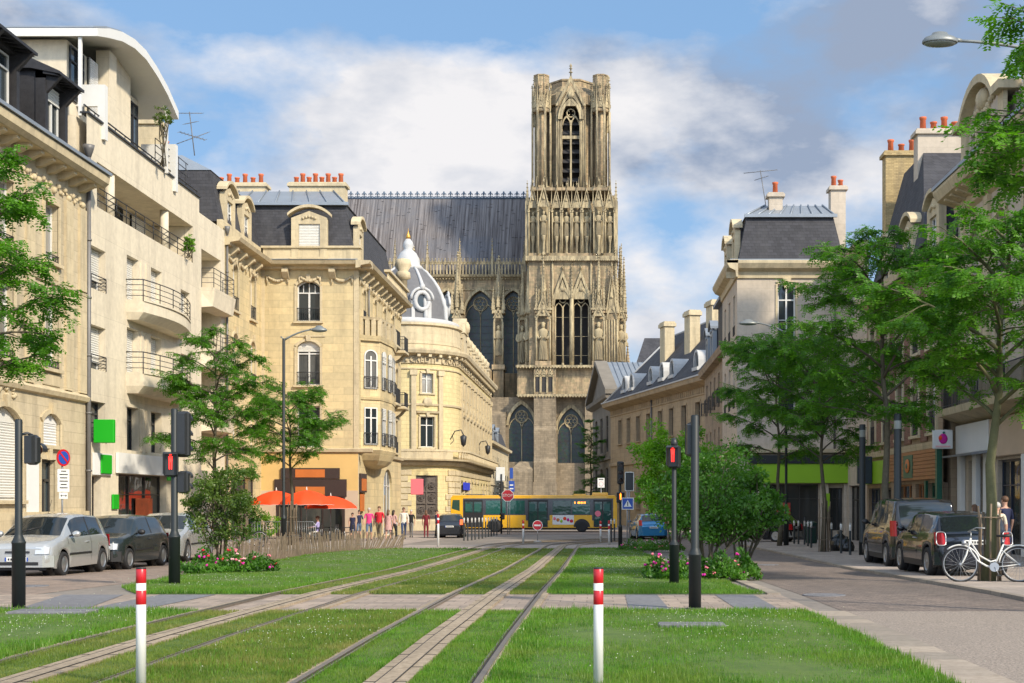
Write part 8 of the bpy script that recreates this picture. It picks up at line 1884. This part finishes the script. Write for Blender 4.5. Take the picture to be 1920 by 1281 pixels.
x, y, z = gp(1851, 1086); Yb = 26 - .45; bicycle('bicycle', 'white step-through bicycle leaning on the near tree trunk', (xa(1856, Yb), Yb, zg(Yb) + .062), R(-6), 'white_paint', -7)
bicycle('bicycle', 'black bicycle standing behind the olive-green shrub', (xa(462, 58), 58, zg(58)), R(20), 'trim_black')
# ================================================================ people
M('skin', (.50, .29, .20), .6, var=.06); M('hair_dark', (.03, .018, .012), .6, var=.2); M('hair_brown', (.12, .06, .03), .6, var=.2); M('hair_grey', (.45, .43, .40), .6, var=.1)
CL = dict(pink=(.70, .05, .22), red=(.55, .015, .03), black=(.012, .012, .014), navy=(.015, .02, .06), white=(.66, .62, .54), lilac=(.42, .38, .70), maroon=(.16, .012, .02), khaki=(.20, .16, .10), jeans=(.035, .06, .13), denim=(.10, .15, .24), grey=(.16, .16, .16), pattern=(.55, .33, .30), brown=(.09, .05, .03), cream=(.60, .54, .42))
for k, c in CL.items(): M('cloth_' + k, c, .85, var=.22 if k != 'pattern' else .6, scale=7 if k != 'pattern' else 22)
def person(label, base, H, rz, top, legs, sleeve='short', shorts=False, hair='hair_dark', hl='short', stride=0., arms=(0., 0.), bend=(.25, .25), slim=1., dress=None, seated=False, shoe='cloth_black', head_turn=0., build=1.):
    root = thing('person', label, 'person', base, rz); V = []; E = []; Rr = []
    def v(p, r, par=None): V.append(p); Rr.append(r if isinstance(r, tuple) else (r, r)); i = len(V) - 1; (E.append((par, i)) if par is not None else None); return i
    g = build; hz = .50 if seated else .92
    pel = v((0, 0, hz + .03), (.155 * g, .115 * g)); wst = v((0, .0, hz + .17), (.135 * g, .10 * g), pel); che = v((0, .01, hz + .37), (.165 * g, .115 * g), wst); upc = v((0, .015, hz + .49), (.13 * g, .085 * g), che)
    nk = v((0, .005, hz + .585), .05, upc); hd = v((0, -.012, hz + .66), (.072, .085), nk); hd2 = v((0, -.015, hz + .745), (.078, .098), hd); hd3 = v((0, -.01, hz + .80), (.05, .065), hd2)
    for s, sw, bn in ((-1, arms[0], bend[0]), (1, arms[1], bend[1])):
        sh = v((s * .175 * g, .01, hz + .505), .055 * slim, upc); a = sw; el = (s * (.222 * g + .008), .01 - .28 * math.sin(a), hz + .505 - .28 * math.cos(a)); e = v(el, .042 * slim, sh); c = a + bn
        wp = (el[0] - s * .012, el[1] - .25 * math.sin(c), el[2] - .25 * math.cos(c)); w_ = v(wp, .028, e); d = (0, -math.sin(c), -math.cos(c)); pm = v((wp[0] - s * .0, wp[1] + d[1] * .06, wp[2] + d[2] * .06), (.022, .034), w_)
        for k, (oy, l) in enumerate(((-.030, .06), (-.010, .075), (.010, .07), (.030, .055))):
            nrm = (0, -math.cos(c), math.sin(c)); q0 = (wp[0], wp[1] + d[1] * .09 + nrm[1] * oy, wp[2] + d[2] * .09 + nrm[2] * oy); f1 = v(q0, .010, pm); v((q0[0] - s * .012, q0[1] + d[1] * l, q0[2] + d[2] * l), .007, f1)
        t0 = v((wp[0] - s * .01, wp[1] + d[1] * .04 - .035 * math.cos(c), wp[2] + d[2] * .04 + .035 * math.sin(c)), .011, pm); v((wp[0] - s * .02, wp[1] + d[1] * .08 - .05 * math.cos(c), wp[2] + d[2] * .08), .008, t0)
    for s, st in ((-1, stride), (1, -stride)):
        hp = v((s * .085 * g, 0, hz - .03), .092 * g, pel)
        if seated: kn = (s * .11, -.42, hz - .02); an = (s * .12, -.46, .09)
        else: kn = (s * .095, -.42 * math.sin(st) - .02 * (st > 0), hz - .03 - .42 * math.cos(st)); k2 = st * .4 - abs(st) * .55; an = (s * .10, kn[1] - .40 * math.sin(k2), max(.07, kn[2] - .40 * math.cos(k2)))
        k_ = v(kn, .060 * g, hp); cf = v(tuple(kn[i] * .62 + an[i] * .38 for i in range(3)), .052, k_); a_ = v(an, .036, cf); h_ = v((an[0], an[1] + .03, an[2] - .035), .036, a_); v((an[0] + s * .015, an[1] - .13, an[2] - .045), (.038, .026), h_)
    me = bpy.data.meshes.new('body'); me.from_pydata(V, E, []); o = bpy.data.objects.new('body', me); COL.objects.link(o)
    sk = o.modifiers.new('skin', 'SKIN'); sk.use_smooth_shade = True; ss = o.modifiers.new('sub', 'SUBSURF'); ss.levels = 1
    for i, sv in enumerate(me.skin_vertices[0].data): sv.radius = Rr[i]
    me.skin_vertices[0].data[0].use_root = True
    dg = bpy.context.evaluated_depsgraph_get(); m2 = bpy.data.meshes.new_from_object(o.evaluated_get(dg)); bpy.data.objects.remove(o)
    zs = hz + .54; nm = ['skin', 'cloth_' + top, 'cloth_' + legs, shoe]; m2.materials.clear(); [m2.materials.append(MATS[n]) for n in nm]
    for p in m2.polygons:
        x, y, z = p.center; ax = abs(x); m_ = 0
        if z > zs - .0: m_ = 0
        elif ax > .19 * g and z > hz - .35 and not (seated and z < hz - .0 and y > -.1 and ax < .2): lim = {'short': hz + .27, 'long': hz + .02, 'none': 9}[sleeve]; m_ = 1 if z > lim else 0
        elif z > hz + .02 and not (seated and y < -.12): m_ = 1
        elif z < .075: m_ = 3
        elif seated: m_ = 2 if (z > .33) else (0 if shorts else 2)
        else: m_ = 2 if (z > .48 or not shorts) else 0
        p.material_index = m_; p.use_smooth = True
    b_ = link('body', m2, root); k = H / 1.76; root.scale = (k, k, k)
    hb = MB().use(hair); zc = hz + .745; hb.ball((0, .008, zc + .025), (.088, .108, .09), 12, 7)
    if hl == 'long': hb.loft([[(x * .085, .03 + y * .09, zc + .02) for x, y in [(math.cos(t), math.sin(t)) for t in [2 * PI * q / 10 for q in range(10)]]], [(x * .09, .055 + y * .055, zc - .12) for x, y in [(math.cos(t), math.sin(t)) for t in [2 * PI * q / 10 for q in range(10)]]], [(x * .07, .07 + y * .03, zc - .27) for x, y in [(math.cos(t), math.sin(t)) for t in [2 * PI * q / 10 for q in range(10)]]]], smooth=True)
    if hl == 'bun': hb.ball((0, .10, zc + .05), .045, 8, 6)
    hair_o = hb.build('hair', root); fb = MB().use('skin'); fb.ext([(-.014, zc - .035), (.014, zc - .035), (.006, zc + .01), (-.006, zc + .01)], -.128, -.09)
    for s in (-1, 1): fb.ball((s * .078, .0, zc - .005), (.012, .02, .03), 6, 4)
    fb.use('hair_dark'); [fb.ball((s * .032, -.098, zc + .012), (.011, .008, .007), 6, 4) for s in (-1, 1)]; fb.use('petal_pale'); fb.box(-.024, -.112, zc - .062, .024, -.098, zc - .054); fb.build('face', root)
    if dress:
        db = MB().use('cloth_' + top); z1 = dress; db.loft([[(math.cos(t) * a, math.sin(t) * c + .005, z) for t in [2 * PI * q / 16 for q in range(16)]] for a, c, z in ((.165 * g, .125 * g, hz + .44), (.15 * g, .12 * g, hz + .2), (.175 * g, .14 * g, hz + .02), (.20 * g, .16 * g, (hz + z1) / 2), (.22 * g, .175 * g, z1))], caps=False, smooth=True); db.build('dress', root)
    return root
def pp(px, py): return gp(px, py)
person('person seated at a cafe table in a lilac shirt and white shorts', bY(595.5, 71.7), 1.75, R(-78), 'lilac', 'white', hair='hair_brown', shorts=True, seated=True, arms=(.5, .6), bend=(.8, .8))
person('girl in a dark sleeveless dress, leftmost of the walkers by the fence', pp(661, 1012), 1.52, R(10), 'navy', 'black', 'none', shorts=True, hair='hair_dark', hl='bun', dress=.55, arms=(.1, -.1))
person('boy in a navy shirt just behind the girl in the dark dress', pp(673, 1011), 1.68, R(20), 'navy', 'denim', shorts=True, arms=(-.2, .2), stride=.15)
person('man in a bright pink polo shirt and denim shorts', pp(692, 1014), 1.78, R(0), 'pink', 'denim', hair='hair_grey', shorts=True, stride=.22, arms=(.25, -.2), build=1.08)
person('man in a red polo shirt with a dark bag across his front', pp(711, 1015), 1.86, R(-8), 'red', 'khaki', hair='hair_brown', stride=-.25, arms=(-.25, .3), build=1.12)
person('woman in a patterned dress carrying a white bag', pp(728, 1014), 1.68, R(170), 'pattern', 'pattern', hair='hair_brown', hl='long', shorts=True, dress=.62, stride=.15, arms=(.1, .2))
person('woman with long dark hair half hidden behind the white bag carrier', pp(738, 1011), 1.68, R(150), 'pattern', 'black', hair='hair_dark', hl='long', stride=.2, arms=(.2, .3))
person('man in a pale open shirt and dark trousers striding forward', pp(757, 1012), 1.82, R(15), 'white', 'jeans', 'long', hair='hair_brown', stride=.32, arms=(-.3, .45), build=1.05)
person('man in a black polo shirt and grey trousers behind the pale-shirted man', pp(771, 1008), 1.72, R(-10), 'black', 'grey', hair='hair_grey', stride=-.2, arms=(.2, -.1))
person('woman in a long maroon outfit seen from behind near the ornate door', pp(799, 1009), 1.68, R(185), 'maroon', 'maroon', 'short', hair='hair_brown', hl='long', arms=(.1, .1), stride=.1)
person('person in dark clothes at the left side of the black hatchback', pp(819, 1009), 1.7, R(90), 'navy', 'black', 'long', hair='hair_dark', stride=.15)
x, y = 9.55, 34.; person('woman with brown hair behind the roof of the small dark car', (xa(1827, 40), 40, zg(40) + .06), 1.66, R(200), 'grey', 'jeans', hair='hair_brown', hl='long')
person('white-haired person in pale clothes right of the near tree trunk', (xa(1870, 33.5), 33.5, zg(33.5) + .06), 1.66, R(160), 'cream', 'khaki', hair='hair_grey')
person('dark-haired man in a navy shirt at the right edge by the shop', (xa(1884, 35.), 35., zg(35) + .06), 1.84, R(200), 'navy', 'jeans', hair='hair_brown')
x, y, z = pp(729, 1013); b = MB().use('cloth_white'); b.cbox(x - .17, y - .32, z + .92, x + .17, y - .17, z + 1.24, .04); b.tube([(x - .12, y - .25, z + 1.24), (x - .08, y - .12, z + 1.42), (x + .08, y - .12, z + 1.42), (x + .12, y - .25, z + 1.24)], .012, 5); tag(b.build('handbag'), 'white handbag on the back of the woman in the patterned dress', 'bag')
x, y, z = pp(711, 1014); b = MB().use('cloth_black'); b.cbox(x - .2, y - .30, z + .98, x + .16, y - .16, z + 1.32, .04); b.tube([(x - .15, y - .2, z + 1.3), (x + .1, y - .14, z + 1.55)], .014, 5); tag(b.build('shoulder_bag'), 'black bag across the front of the man in the red polo', 'bag')
